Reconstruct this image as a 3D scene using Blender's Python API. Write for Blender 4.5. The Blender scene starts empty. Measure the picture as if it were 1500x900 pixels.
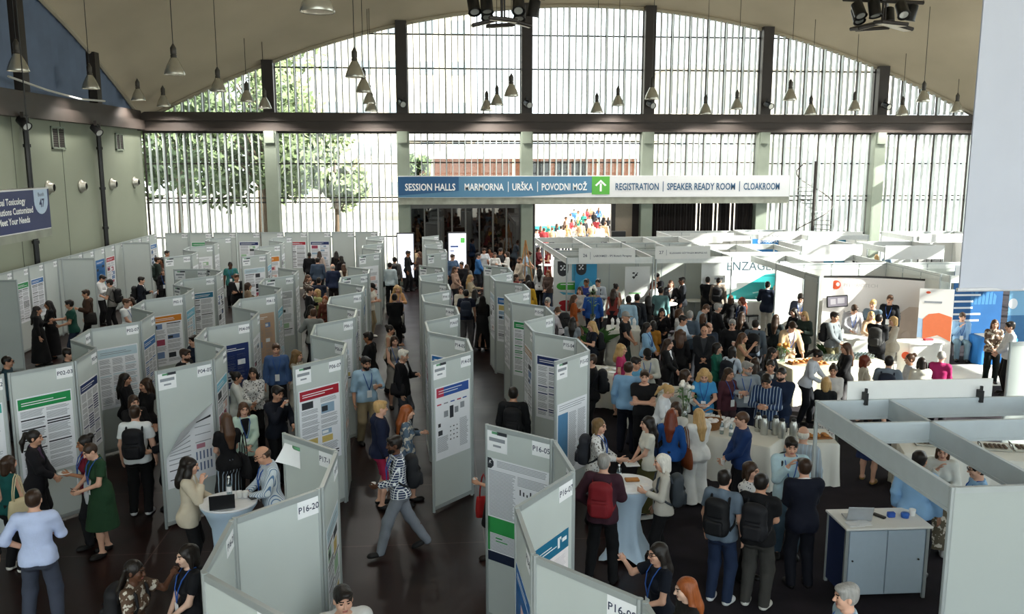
import bpy, math, random
import numpy as np
from mathutils import Vector, Matrix
R = math.radians
C = bpy.context.scene.collection
scene = bpy.context.scene
random.seed(7)

# ------------------------------------------------------------------ camera
F_PX, PITCH, YAW, CAM_H = 1282.0, R(9.52), R(4.7), 5.6
CAM = Vector((0, 0, CAM_H))
FW = Vector((math.sin(YAW)*math.cos(PITCH), math.cos(YAW)*math.cos(PITCH), -math.sin(PITCH)))
RT = Vector((math.cos(YAW), -math.sin(YAW), 0))
UP = RT.cross(FW)
cam = bpy.data.objects.new('camera', bpy.data.cameras.new('camera'))
C.objects.link(cam)
cam.data.sensor_width = 36.0
cam.data.lens = 36.0*F_PX/1500.0
cam.data.clip_start, cam.data.clip_end = 0.05, 600
cam.matrix_world = Matrix(((RT.x, UP.x, -FW.x, CAM.x), (RT.y, UP.y, -FW.y, CAM.y), (RT.z, UP.z, -FW.z, CAM.z), (0, 0, 0, 1)))
scene.camera = cam

def ray(px, py):
    return FW*F_PX + RT*(px-750.0) + UP*(450.0-py)
def at(px, py, z=0.0):
    d = ray(px, py); return CAM + d*((z-CAM_H)/d.z)
def aty(px, py, y):
    d = ray(px, py); return CAM + d*(y/d.y)
def atx(px, py, x):
    d = ray(px, py); return CAM + d*(x/d.x)

# ------------------------------------------------------------------ materials
def lin(c):
    if isinstance(c, str):
        c = [int(c[i:i+2], 16)/255 for i in (0, 2, 4)]
    return tuple((x/12.92 if x <= .04045 else ((x+.055)/1.055)**2.4) for x in c)
_mats = {}
def mat(name, col='808080', rough=.6, metal=0., noise=.06, scale=12., bump=0., spec=.5, coat=0., emit=None, estr=1., trans=0.):
    """procedural principled material: base colour broken up by noise, optional bump"""
    if name in _mats: return _mats[name]
    m = bpy.data.materials.new(name); m.use_nodes = True; _mats[name] = m
    nt = m.node_tree; b = nt.nodes['Principled BSDF']; L = nt.links.new
    col = lin(col)
    b.inputs['Roughness'].default_value = rough; b.inputs['Metallic'].default_value = metal
    b.inputs['Specular IOR Level'].default_value = spec
    if coat: b.inputs['Coat Weight'].default_value = coat
    tc = nt.nodes.new('ShaderNodeTexCoord')
    n = nt.nodes.new('ShaderNodeTexNoise'); n.inputs['Scale'].default_value = scale; n.inputs['Detail'].default_value = 3
    L(tc.outputs['Object'], n.inputs['Vector'])
    mx = nt.nodes.new('ShaderNodeMix'); mx.data_type = 'RGBA'
    mx.inputs[6].default_value = tuple(max(0, c*(1-noise*1.6)) for c in col)+(1,)
    mx.inputs[7].default_value = tuple(min(1, c*(1+noise*1.6)) for c in col)+(1,)
    L(n.outputs['Fac'], mx.inputs[0]); L(mx.outputs[2], b.inputs['Base Color'])
    if bump:
        bp = nt.nodes.new('ShaderNodeBump'); bp.inputs['Strength'].default_value = bump; bp.inputs['Distance'].default_value = .01
        L(n.outputs['Fac'], bp.inputs['Height']); L(bp.outputs[0], b.inputs['Normal'])
    if emit:
        b.inputs['Emission Color'].default_value = lin(emit)+(1,); b.inputs['Emission Strength'].default_value = estr
    if trans:
        b.inputs['Transmission Weight'].default_value = trans
    return m

def cloth_mat(name, pattern=None, rough=.85, bump=.55):
    """cloth / skin / hair: the colour is the object's own colour, woven pattern on top"""
    if name in _mats: return _mats[name]
    m = bpy.data.materials.new(name); m.use_nodes = True; _mats[name] = m
    nt = m.node_tree; b = nt.nodes['Principled BSDF']; L = nt.links.new; N = nt.nodes.new
    b.inputs['Roughness'].default_value = rough; b.inputs['Specular IOR Level'].default_value = .3
    oi = N('ShaderNodeObjectInfo'); tc = N('ShaderNodeTexCoord')
    n = N('ShaderNodeTexNoise'); n.inputs['Scale'].default_value = 6 if not pattern == 'hair' else 5; n.inputs['Detail'].default_value = 5
    L(tc.outputs['Object'], n.inputs['Vector'])
    mr = N('ShaderNodeMapRange'); mr.inputs[3].default_value = .82; mr.inputs[4].default_value = 1.15
    L(n.outputs['Fac'], mr.inputs[0])
    mu = N('ShaderNodeVectorMath'); mu.operation = 'SCALE'
    L(oi.outputs['Color'], mu.inputs[0]); L(mr.outputs[0], mu.inputs['Scale'])
    out = mu.outputs[0]
    def wave(axis, scale, lo, hi):
        w = N('ShaderNodeTexWave'); w.bands_direction = axis; w.inputs['Scale'].default_value = scale; w.inputs['Distortion'].default_value = .12
        L(tc.outputs['Object'], w.inputs['Vector'])
        r = N('ShaderNodeMapRange'); r.inputs[1].default_value = lo; r.inputs[2].default_value = hi
        L(w.outputs['Fac'], r.inputs[0]); return r.outputs[0]
    def mix(fac, colr):
        nonlocal out
        x = N('ShaderNodeMix'); x.data_type = 'RGBA'; L(fac, x.inputs[0]); L(out, x.inputs[6]); x.inputs[7].default_value = lin(colr)+(1,)
        out = x.outputs[2]
    if pattern == 'check':
        mix(wave('X', 9, .80, .9), 'e8ecef'); mix(wave('Z', 9, .80, .9), 'e8ecef')
    elif pattern == 'stripe':
        mix(wave('X', 14, .75, .85), '5f7fa3')
    elif pattern == 'wstripe':
        mix(wave('X', 6, .88, .96), 'a9bccb')
    elif pattern == 'print':
        v = N('ShaderNodeTexVoronoi'); v.inputs['Scale'].default_value = 28; L(tc.outputs['Object'], v.inputs['Vector'])
        r = N('ShaderNodeMapRange'); r.inputs[1].default_value = .30; r.inputs[2].default_value = .34; L(v.outputs['Distance'], r.inputs[0])
        mix(r.outputs[0], 'd8d8d6')
    elif pattern == 'floral':
        v = N('ShaderNodeTexNoise'); v.inputs['Scale'].default_value = 14; L(tc.outputs['Object'], v.inputs['Vector'])
        r = N('ShaderNodeMapRange'); r.inputs[1].default_value = .54; r.inputs[2].default_value = .57; L(v.outputs['Fac'], r.inputs[0])
        mix(r.outputs[0], 'c9c2b4')
    elif pattern == 'camo':
        v = N('ShaderNodeTexNoise'); v.inputs['Scale'].default_value = 8; L(tc.outputs['Object'], v.inputs['Vector'])
        r = N('ShaderNodeMapRange'); r.inputs[1].default_value = .5; r.inputs[2].default_value = .52; L(v.outputs['Fac'], r.inputs[0])
        mix(r.outputs[0], '6f6a4c')
    L(out, b.inputs['Base Color'])
    bp = N('ShaderNodeBump'); bp.inputs['Strength'].default_value = bump; bp.inputs['Distance'].default_value = .03
    if pattern == 'hair':
        mp = N('ShaderNodeMapping'); mp.inputs['Scale'].default_value = (60, 60, 7); L(tc.outputs['Object'], mp.inputs[0])
        w = N('ShaderNodeTexNoise'); w.inputs['Scale'].default_value = 1.; w.inputs['Detail'].default_value = 2
        L(mp.outputs[0], w.inputs['Vector']); L(w.outputs['Fac'], bp.inputs['Height']); bp.inputs['Distance'].default_value = .008
        st = N('ShaderNodeMapRange'); st.inputs[3].default_value = .65; st.inputs[4].default_value = 1.5; L(w.outputs['Fac'], st.inputs[0]); m2 = N('ShaderNodeVectorMath'); m2.operation = 'SCALE'; L(out, m2.inputs[0]); L(st.outputs[0], m2.inputs['Scale']); L(m2.outputs[0], b.inputs['Base Color'])
    else: L(n.outputs['Fac'], bp.inputs['Height'])
    L(bp.outputs[0], b.inputs['Normal'])
    return m

def glass_mat(name, tint='f2f8f8', gloss=.06, rough=.02):
    if name in _mats: return _mats[name]
    m = bpy.data.materials.new(name); m.use_nodes = True; _mats[name] = m
    nt = m.node_tree; nt.nodes.clear(); N = nt.nodes.new; L = nt.links.new
    o = N('ShaderNodeOutputMaterial'); t = N('ShaderNodeBsdfTransparent'); g = N('ShaderNodeBsdfGlossy'); x = N('ShaderNodeMixShader')
    t.inputs[0].default_value = lin(tint)+(1,); g.inputs['Roughness'].default_value = rough
    nz = N('ShaderNodeTexNoise'); nz.inputs['Scale'].default_value = .6; mr = N('ShaderNodeMapRange')
    mr.inputs[3].default_value = gloss*.7; mr.inputs[4].default_value = gloss*1.3
    L(nz.outputs['Fac'], mr.inputs[0]); L(mr.outputs[0], x.inputs[0])
    L(t.outputs[0], x.inputs[1]); L(g.outputs[0], x.inputs[2]); L(x.outputs[0], o.inputs[0])
    return m

# ------------------------------------------------------------------ mesh building
class MB:
    def __init__(s): s.v = []; s.f = []; s.m = []; s.mi = 0; s.T = None
    def mat(s, i): s.mi = i; return s
    def verts(s, pts):
        b = len(s.v)
        if s.T is not None: pts = [tuple(s.T @ Vector(p)) for p in pts]
        s.v += [tuple(p) for p in pts]; return b
    def faces(s, fs, b):
        for f in fs: s.f.append(tuple(i+b for i in f)); s.m.append(s.mi)
    def quad(s, a, b, c, d): s.faces([(0, 1, 2, 3)], s.verts([a, b, c, d]))
    def box(s, x0, x1, y0, y1, z0, z1):
        b = s.verts([(x0, y0, z0), (x1, y0, z0), (x1, y1, z0), (x0, y1, z0), (x0, y0, z1), (x1, y0, z1), (x1, y1, z1), (x0, y1, z1)])
        s.faces([(0, 3, 2, 1), (4, 5, 6, 7), (0, 1, 5, 4), (1, 2, 6, 5), (2, 3, 7, 6), (3, 0, 4, 7)], b); return s
    def bbox(s, x0, x1, y0, y1, z0, z1, r=.01):
        """box with all edges chamfered"""
        P = []
        for sz in (0, 1):
            for sy in (0, 1):
                for sx in (0, 1):
                    X, Y, Z = (x0, x1)[sx], (y0, y1)[sy], (z0, z1)[sz]
                    dx, dy, dz = (r, -r)[sx], (r, -r)[sy], (r, -r)[sz]
                    P += [(X, Y+dy, Z+dz), (X+dx, Y, Z+dz), (X+dx, Y+dy, Z)]
        b = s.verts(P); g = lambda sx, sy, sz, k: (sz*4+sy*2+sx)*3+k
        F = []
        for k, (u, w) in enumerate(((1, 2), (0, 2), (0, 1))):
            for e in (0, 1):
                q = []
                for a, c in ((0, 0), (1, 0), (1, 1), (0, 1)):
                    i = [0, 0, 0]; i[k] = e; i[u] = a; i[w] = c; q.append(g(i[0], i[1], i[2], k))
                F.append(q)
        for k, (u, w) in enumerate(((1, 2), (0, 2), (0, 1))):
            for a in (0, 1):
                for c in (0, 1):
                    i = [0, 0, 0]; i[u] = a; i[w] = c; j = list(i); j[k] = 1
                    F.append([g(*i, u), g(*j, u), g(*j, w), g(*i, w)])
        for sx in (0, 1):
            for sy in (0, 1):
                for sz in (0, 1): F.append([g(sx, sy, sz, 0), g(sx, sy, sz, 1), g(sx, sy, sz, 2)])
        s.faces(F, b); return s
    def tube(s, pts, r, n=8, cap=True):
        pts = [Vector(p) for p in pts]; rs = r if isinstance(r, (list, tuple)) else [r]*len(pts); rings = []
        up = Vector((0, 0, 1)); prev = None
        for i, p in enumerate(pts):
            d = (pts[min(i+1, len(pts)-1)]-pts[max(i-1, 0)]).normalized()
            a = prev if prev is not None else (Vector((1, 0, 0)) if abs(d.z) > .9 else up)
            u = (a-d*a.dot(d)).normalized(); w = d.cross(u); prev = u
            rings.append(s.verts([p+(u*math.cos(t)+w*math.sin(t))*rs[i] for t in [2*math.pi*k/n for k in range(n)]]))
        for a, b in zip(rings, rings[1:]):
            s.faces([(a+k, a+(k+1) % n, b+(k+1) % n, b+k) for k in range(n)], 0)
        if cap:
            s.faces([tuple(rings[0]+k for k in reversed(range(n)))], 0); s.faces([tuple(rings[-1]+k for k in range(n))], 0)
        return s
    def lathe(s, prof, n=20, c=(0, 0, 0), sx=1, sy=1, cap=True):
        rings = [s.verts([(c[0]+r*sx*math.cos(2*math.pi*k/n), c[1]+r*sy*math.sin(2*math.pi*k/n), c[2]+z) for k in range(n)]) for r, z in prof]
        for a, b in zip(rings, rings[1:]):
            s.faces([(a+k, a+(k+1) % n, b+(k+1) % n, b+k) for k in range(n)], 0)
        if cap:
            s.faces([tuple(rings[0]+k for k in reversed(range(n)))], 0); s.faces([tuple(rings[-1]+k for k in range(n))], 0)
        return s
    def prism(s, poly, y0, y1):
        """polygon in xz extruded along y"""
        n = len(poly); a = s.verts([(x, y0, z) for x, z in poly]); b = s.verts([(x, y1, z) for x, z in poly])
        s.faces([tuple(a+k for k in range(n)), tuple(b+k for k in reversed(range(n)))], 0)
        s.faces([(a+k, b+k, b+(k+1) % n, a+(k+1) % n) for k in range(n)], 0); return s
    def ball(s, c, r, n=10, m=7):
        if not isinstance(r, (tuple, list)): r = (r, r, r)
        return s.lathe([(max(.001, math.sin(math.pi*i/m))*1.0, -math.cos(math.pi*i/m)*r[2]) for i in range(m+1)], n, c, r[0], r[1])
    def text(s, txt, x, y, z, h, M=None, align='l', bold=0.):
        """lettering standing in the xz plane, facing -y; h = cap height"""
        V, Fc, w = text_geo(txt, bold)
        k = h/.7; ox = {'l': 0, 'c': -w*k/2, 'r': -w*k}[align]
        s.faces(Fc, s.verts([(x+ox+p[0]*k, y, z+p[1]*k) for p in V])); return w*k
    def build(s, name, mats, parent=None, smooth=False):
        me = bpy.data.meshes.new(name); me.from_pydata(s.v, [], s.f)
        for m in (mats if isinstance(mats, (list, tuple)) else [mats]): me.materials.append(m)
        me.polygons.foreach_set('material_index', s.m)
        if smooth: me.polygons.foreach_set('use_smooth', [True]*len(me.polygons))
        me.update()
        return link(name, me, parent)
def link(name, data, parent=None):
    o = bpy.data.objects.new(name, data); C.objects.link(o)
    if parent is not None: o.parent = parent
    return o
_tx = {}
def text_geo(txt, bold=0.):
    if (txt, bold) not in _tx:
        cu = bpy.data.curves.new('t', 'FONT'); cu.body = txt; cu.size = 1.0; cu.resolution_u = 2; cu.offset = bold
        ob = bpy.data.objects.new('t', cu); me = bpy.data.meshes.new_from_object(ob)
        V = [tuple(v.co) for v in me.vertices]; Fc = [tuple(p.vertices) for p in me.polygons]
        w = max([v[0] for v in V] or [0])
        bpy.data.objects.remove(ob); bpy.data.meshes.remove(me); bpy.data.curves.remove(cu)
        _tx[(txt, bold)] = (V, Fc, w)
    return _tx[(txt, bold)]
def tag(o, label, cat, group=None, kind=None):
    if label: o['label'] = label
    if cat: o['category'] = cat
    if group: o['group'] = group
    if kind: o['kind'] = kind
    return o
def thing(name, label, cat, loc=(0, 0, 0), rz=0., group=None):
    o = bpy.data.objects.new(name, None); C.objects.link(o); o.empty_display_size = .1
    o.location = loc; o.rotation_euler = (0, 0, rz)
    return tag(o, label, cat, group)
def struct(name, mb, mats, parent=None, smooth=False):
    o = mb.build(name, mats, parent, smooth)
    if parent is None: o['kind'] = 'structure'
    return o
def copy_tree(o, parent=None):
    c = o.copy(); C.objects.link(c); c.parent = parent
    for ch in list(o.children): copy_tree(ch, c)
    return c
# ------------------------------------------------------------------ figures: implicit surface -> mesh
class SDF:
    def __init__(s, xs, ys, zs): s.x, s.y, s.z = xs, ys, zs; s.D = np.full((len(xs), len(ys), len(zs)), .5, np.float32)
    def sl(s, lo, hi):
        a = []
        for c, l, h in zip((s.x, s.y, s.z), lo, hi):
            i0 = int(np.searchsorted(c, l)); i1 = int(np.searchsorted(c, h)); a.append(slice(max(0, i0-1), min(len(c), i1+1)))
        return tuple(a)
    def co(s, q): return s.x[q[0]][:, None, None], s.y[q[1]][None, :, None], s.z[q[2]][None, None, :]
    def put(s, q, d, k, sub=False):
        a = s.D[q]
        if sub:
            h = np.maximum(k-np.abs(a+d), 0)/k; s.D[q] = np.maximum(a, -d)+h*h*k*.25
        else:
            h = np.maximum(k-np.abs(a-d), 0)/k; s.D[q] = np.minimum(a, d)-h*h*k*.25
    def cone(s, a, b, ra, rb, k=.03, fy=1., clip=None, sub=False):
        a = np.array(a, np.float32); b = np.array(b, np.float32); r = max(ra, rb)*max(1, fy)+k+.03
        q = s.sl(np.minimum(a, b)-r, np.maximum(a, b)+r)
        X, Y, Z = s.co(q); ab = b-a; l2 = float(ab@ab)+1e-9
        t = np.clip(((X-a[0])*ab[0]+(Y-a[1])*ab[1]+(Z-a[2])*ab[2])/l2, 0, 1)
        d = np.sqrt((X-a[0]-t*ab[0])**2+((Y-a[1]-t*ab[1])/fy)**2+(Z-a[2]-t*ab[2])**2)-(ra+(rb-ra)*t)
        for pn in (clip or []): d = np.maximum(d, (X-pn[0][0])*pn[1][0]+(Y-pn[0][1])*pn[1][1]+(Z-pn[0][2])*pn[1][2])
        s.put(q, d, k, sub)
    def ell(s, c, r, M=None, k=.03, clip=None, sub=False):
        c = np.array(c, np.float32); m = max(r)+k+.03; q = s.sl(c-m, c+m); X, Y, Z = s.co(q); X, Y, Z = X-c[0], Y-c[1], Z-c[2]
        if M is not None:
            M = np.array(M); X, Y, Z = M[0, 0]*X+M[1, 0]*Y+M[2, 0]*Z, M[0, 1]*X+M[1, 1]*Y+M[2, 1]*Z, M[0, 2]*X+M[1, 2]*Y+M[2, 2]*Z
        k0 = np.sqrt((X/r[0])**2+(Y/r[1])**2+(Z/r[2])**2); k1 = np.sqrt((X/r[0]**2)**2+(Y/r[1]**2)**2+(Z/r[2]**2)**2)+1e-6
        d = k0*(k0-1)/k1
        if clip is not None:
            X, Y, Z = s.co(q)
            for pn in clip: d = np.maximum(d, (X-pn[0][0])*pn[1][0]+(Y-pn[0][1])*pn[1][1]+(Z-pn[0][2])*pn[1][2])
        s.put(q, d, k, sub)
    def rbox(s, c, hf, r, k=.02):
        c = np.array(c, np.float32); m = max(hf)+k+.05; q = s.sl(c-m, c+m); X, Y, Z = s.co(q)
        a, b, e = [np.abs(P-c[i])-hf[i]+r for i, P in enumerate((X, Y, Z))]
        d = np.sqrt(np.maximum(a, 0)**2+np.maximum(b, 0)**2+np.maximum(e, 0)**2)+np.minimum(np.maximum(np.maximum(a, b), e), 0)-r; s.put(q, d, k)
    def cut(s, p, n):
        s.D = np.maximum(s.D, ((s.x-p[0])*n[0])[:, None, None]+((s.y-p[1])*n[1])[None, :, None]+((s.z-p[2])*n[2])[None, None, :]).astype(np.float32)
    def folds(s, a):
        X, Y, Z = s.x[:, None, None], s.y[None, :, None], s.z[None, None, :]
        s.D += (a*(np.sin(31*Z+14*X)*np.sin(23*X-19*Z)+np.sin(17*Y+26*Z-9*X)*.7)).astype(np.float32)
    def mesh(s):
        D = s.D; ins = D < 0
        if not ins.any(): return np.zeros((0, 3)), np.zeros((0, 4), np.int32)
        n = np.zeros(tuple(d-1 for d in D.shape), np.int8); cs = [(i, j, k) for i in (0, 1) for j in (0, 1) for k in (0, 1)]
        sh = lambda A, c: A[c[0]:A.shape[0]-1+c[0], c[1]:A.shape[1]-1+c[1], c[2]:A.shape[2]-1+c[2]]
        for c in cs: n += sh(ins, c)
        I, J, K = np.nonzero((n > 0) & (n < 8)); N = len(I)
        val = {c: D[I+c[0], J+c[1], K+c[2]] for c in cs}
        P = np.zeros((N, 3)); W = np.zeros(N)
        for c in cs:
            for ax in range(3):
                if c[ax]: continue
                e = list(c); e[ax] = 1; e = tuple(e); a, b = val[c], val[e]; m = (a < 0) != (b < 0)
                t = np.where(m, a/np.where(m, a-b, 1), 0)
                for q in range(3):
                    P[:, q] += np.where(m, (t if q == ax else c[q]), 0)
                W += m
        P /= W[:, None]
        V = np.stack([np.interp(I+P[:, 0], np.arange(len(s.x)), s.x), np.interp(J+P[:, 1], np.arange(len(s.y)), s.y), np.interp(K+P[:, 2], np.arange(len(s.z)), s.z)], 1)
        cid = np.full(n.shape, -1, np.int32); cid[I, J, K] = np.arange(N)
        Q = []
        a = ins[:-1, 1:-1, 1:-1]; b = ins[1:, 1:-1, 1:-1]; i, j, k = np.nonzero(a != b)
        q = np.stack([cid[i, j, k], cid[i, j+1, k], cid[i, j+1, k+1], cid[i, j, k+1]], 1); fl = ~a[i, j, k]; q[fl] = q[fl][:, ::-1]; Q.append(q)
        a = ins[1:-1, :-1, 1:-1]; b = ins[1:-1, 1:, 1:-1]; i, j, k = np.nonzero(a != b)
        q = np.stack([cid[i, j, k], cid[i, j, k+1], cid[i+1, j, k+1], cid[i+1, j, k]], 1); fl = ~a[i, j, k]; q[fl] = q[fl][:, ::-1]; Q.append(q)
        a = ins[1:-1, 1:-1, :-1]; b = ins[1:-1, 1:-1, 1:]; i, j, k = np.nonzero(a != b)
        q = np.stack([cid[i, j, k], cid[i+1, j, k], cid[i+1, j+1, k], cid[i, j+1, k]], 1); fl = ~a[i, j, k]; q[fl] = q[fl][:, ::-1]; Q.append(q)
        Q = np.concatenate(Q); return V, Q[(Q >= 0).all(1)]
def npmesh(name, V, Q, mats, mi=None, extra=None):
    me = bpy.data.meshes.new(name); nv, nq = len(V), len(Q); ev, ef = extra or ([], [])
    if ev:
        V = np.concatenate([V, np.array(ev)]); Q = np.concatenate([Q, np.array(ef, np.int32)+nv]); nq = len(Q)
        if mi is not None: mi = np.concatenate([mi, np.zeros(len(ef), np.int32)])
    me.vertices.add(len(V)); me.vertices.foreach_set('co', np.ascontiguousarray(V, np.float32).ravel())
    me.loops.add(nq*4); me.loops.foreach_set('vertex_index', np.ascontiguousarray(Q, np.int32).ravel())
    me.polygons.add(nq); me.polygons.foreach_set('loop_start', np.arange(nq, dtype=np.int32)*4)
    for m in mats: me.materials.append(m)
    if mi is not None: me.polygons.foreach_set('material_index', np.ascontiguousarray(mi, np.int32))
    me.polygons.foreach_set('use_smooth', np.ones(nq, bool)); me.update(calc_edges=True); me.validate(); return me

def axis(lo, hi, c, w, fine, coarse):
    """coordinates from lo to hi, fine inside c +- w"""
    a = list(np.arange(lo, c-w, coarse)) if c-w > lo else []
    s0 = max(lo, c-w); a += list(np.arange(s0, min(hi, c+w), fine))
    if c+w < hi: a += list(np.arange(c+w, hi, coarse))
    return np.array(sorted(set(round(float(v), 5) for v in a)), np.float32)

ARM = {  # wrist target for the left arm (x mirrored for the right), elbow pole, finger curl
 'down': ((.25, -.06, .90), (.3, .6, 0), .5), 'fwd': ((.09, -.30, 1.10), (.6, .3, -.6), .8), 'cup': ((.12, -.27, 1.22), (.5, .1, -.9), 1.),
 'mouth': ((.055, -.205, 1.45), (.6, -.2, -.8), 1.), 'chin': ((.045, -.17, 1.40), (.35, -.2, -.9), .9), 'gest': ((.26, -.38, 1.22), (.5, .3, -.8), .3),
 'raise': ((.26, -.30, 1.50), (.5, .1, -.9), .2), 'hip': ((.17, -.09, 1.03), (.9, .5, 0), .7), 'cross': ((-.09, -.20, 1.17), (.7, .0, -.7), .6),
 'clasp': ((.03, -.24, 1.00), (.7, .4, -.2), .7), 'strap': ((.15, -.14, 1.30), (.6, .0, -.8), 1.), 'table': ((.17, -.40, 1.10), (.6, .3, -.5), .5),
 'phone': ((.05, -.29, 1.20), (.6, .2, -.7), .9), 'out': ((.16, -.50, 1.12), (.5, .3, -.8), .4), 'low': ((.12, -.28, .93), (.5, .5, 0), .7)}
def rotx(a): return np.array([[1, 0, 0], [0, math.cos(a), -math.sin(a)], [0, math.sin(a), math.cos(a)]])
def rotz(a): return np.array([[math.cos(a), -math.sin(a), 0], [math.sin(a), math.cos(a), 0], [0, 0, 1]])
def ik(S, Wt, pole, l1, l2):
    S, Wt, pole = map(np.array, (S, Wt, pole)); d = Wt-S; L = min(np.linalg.norm(d), (l1+l2)*.995); u = d/np.linalg.norm(d); Wt = S+u*L
    a = (l1*l1-l2*l2+L*L)/(2*L); h = math.sqrt(max(l1*l1-a*a, 0)); p = pole-u*(pole@u); p = p/(np.linalg.norm(p)+1e-9)
    return S+u*a+p*h, Wt
def skel(sex, la, ra, legs, lean, hy, hp):
    f = sex == 'f'; J = {'sex': sex}
    piv = np.array([0, .0, .95]); Rl = rotx(R(lean)); dz = -.43 if legs == 'sit' else 0.
    T = lambda p: Rl@(np.array(p)-piv)+piv+np.array([0, 0, dz])
    J['T'] = T; J['Rl'] = Rl; J['dz'] = dz
    sx = .158 if f else .182
    for s, n, arm in ((1, 'L', la), (-1, 'R', ra)):
        w, pole, curl = ARM[arm]; S = np.array((s*sx, .01, 1.425)); E, Wr = ik(S, (w[0]*s, w[1], w[2]), (pole[0]*s, pole[1], pole[2]), .285, .255)
        J['S'+n], J['E'+n], J['W'+n], J['c'+n] = T(S), T(E), T(Wr), curl
    hx = .088
    if legs == 'sit':
        for s, n in ((1, 'L'), (-1, 'R')): J['H'+n], J['K'+n], J['A'+n], J['f'+n] = np.array((s*hx, 0, .52)), np.array((s*.13, -.42, .50)), np.array((s*.12, -.40, .09)), 0.
    else:
        st = {'st': ((.11, .0), (-.11, .0)), 'cp': ((.11, -.11), (-.10, .06)), 'walk': ((.08, -.33), (-.08, .36)), 'wide': ((.17, -.02), (-.16, .03))}[legs]
        for (x, y), n, s in zip(st, 'LR', (1, -1)):
            H = np.array((s*hx, 0, .92)); up = .06 if (legs == 'walk' and n == 'R') else 0
            K, A = ik(H, (x, y+.02, .085+up), (s*.1, -1, 0), .43, .425); J['H'+n], J['K'+n], J['A'+n], J['f'+n] = H, K, A, (.55 if up else 0.)
    Rh = Rl@rotz(R(hy))@rotx(R(hp)); nk = np.array((0, .005, 1.50)); J['Rh'] = Rh; J['Hc'] = T(nk)+Rh@np.array((0, -.012, .135)); J['N0'] = T((0, .02, 1.42)); J['N1'] = T(nk)+Rh@np.array((0, 0, .07))
    J['top'] = J['Hc']+Rh@np.array((0, .01, .115))
    return J
def torso(s, J, off=0., k=.05):
    T, M = J['T'], J['Rl']; f = J['sex'] == 'f'; o = off
    E = lambda c, r, k=k: s.ell(T(c), tuple(v+o for v in r), M, k)
    if f:
        E((0, .005, 1.30), (.132, .095, .20)); E((0, .0, 1.10), (.112, .088, .16)); E((0, .01, .94), (.165, .112, .135))
        for x in (-1, 1): E((x*.062, -.075, 1.265), (.058, .05, .058), .04); E((x*.085, .06, .90), (.08, .075, .09))
        s.cone(T((-.13, .012, 1.425)), T((.13, .012, 1.425)), .05+o, .05+o, .06)
    else:
        E((0, .005, 1.29), (.162, .108, .21)); E((0, -.005, 1.09), (.142, .105, .18)); E((0, .01, .94), (.158, .115, .13))
        for x in (-1, 1): E((x*.075, .06, .90), (.078, .07, .09)); E((x*.075, -.055, 1.31), (.08, .05, .07))
        s.cone(T((-.155, .012, 1.43)), T((.155, .012, 1.43)), .058+o, .058+o, .06)
def armf(s, J, n, off=0., end=2., k=.03, clipend=False, flare=0.):
    S, E, W = J['S'+n], J['E'+n], J['W'+n]; q = .88 if J['sex'] == 'f' else 1.
    def seg(a, b, ra, rb, t):
        e = a+(b-a)*t; u = (b-a)/np.linalg.norm(b-a)
        s.cone(a, e+u*(.03 if clipend else 0), ra+off, ra+(rb-ra)*t+off+flare, k, clip=[(e, u)] if clipend else None)
    if end <= 1: seg(S, E, .053*q, .040*q, end)
    else:
        s.cone(S, E, .053*q+off, .041*q+off, k); e = end-1; a, b = E, W; c = a+(b-a)*e; u = (b-a)/np.linalg.norm(b-a)
        s.cone(a, c+u*(.03 if clipend else 0), .040*q+off, (.040+(.028-.040)*e)*q+off+flare, k, clip=[(c, u)] if clipend else None)
def grid(J, lod, pad=.0, zlo=-.02, zhi=None):
    hc = J['Hc']; pts = np.array([J[k] for k in ('EL', 'WL', 'ER', 'WR', 'KL', 'KR', 'AL', 'AR', 'SL', 'SR', 'Hc')])
    lo = pts.min(0)-.17-pad; hi = pts.max(0)+.17+pad; lo[0] = min(lo[0], -.27-pad); hi[0] = max(hi[0], .27+pad); lo[1] = min(lo[1], -.20-pad); hi[1] = max(hi[1], .20+pad)
    fn, cr = ((.0058, .0095), (.009, .0135))[lod]
    return SDF(axis(lo[0], hi[0], hc[0], .10, fn, cr), axis(lo[1], hi[1], hc[1]-.02, .125, fn, cr), axis(zlo, (hc[2]+.16) if zhi is None else zhi, hc[2]-.01, .15, fn, cr))
def hand_geo(J, n):
    """five separate bent fingers rooted in the palm"""
    mb = MB(); E, W = J['E'+n], J['W'+n]; d = (W-E)/np.linalg.norm(W-E); s = 1 if n == 'L' else -1; cu = J['c'+n]
    inn = np.array((-s, -.25, 0.)); inn = inn-d*(inn@d); inn /= np.linalg.norm(inn); side = np.cross(d, inn)*s
    if side[1] > 0 or (abs(side[1]) < .3 and side[2] < 0): side = -side
    W = W+d*.012; pk = W+d*.085; q = .9 if J['sex'] == 'f' else 1.
    for i, ln in enumerate((.074, .083, .077, .060)):
        o = pk-d*.012+side*(.030-.020*i)*q; p = [o]; c = cu*.75
        for j, fr in enumerate((.45, .32, .25)):
            a = c*(j+.5)*.75; p.append(p[-1]+(d*math.cos(a)+inn*math.sin(a))*ln*fr)
        mb.tube(p, [.0092*q, .0088*q, .0078*q, .0052*q], 6)
    o = W+d*.035+side*.028*q; t = d*.62+side*.62+inn*.35; t /= np.linalg.norm(t); t2 = d*.85+side*.15+inn*.45; t2 /= np.linalg.norm(t2)
    mb.tube([o, o+t*.036, o+t*.036+t2*.028, o+t*.036+t2*.05], [.0125*q, .0105*q, .0095*q, .006*q], 6)
    quads = []
    for f in mb.f:
        if len(f) == 4: quads.append(f)
        else: quads += [(f[0], f[1], f[2], f[3]), (f[0], f[3], f[4], f[5])]
    return mb.v, quads, (W, pk, d, inn, side)
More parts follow.
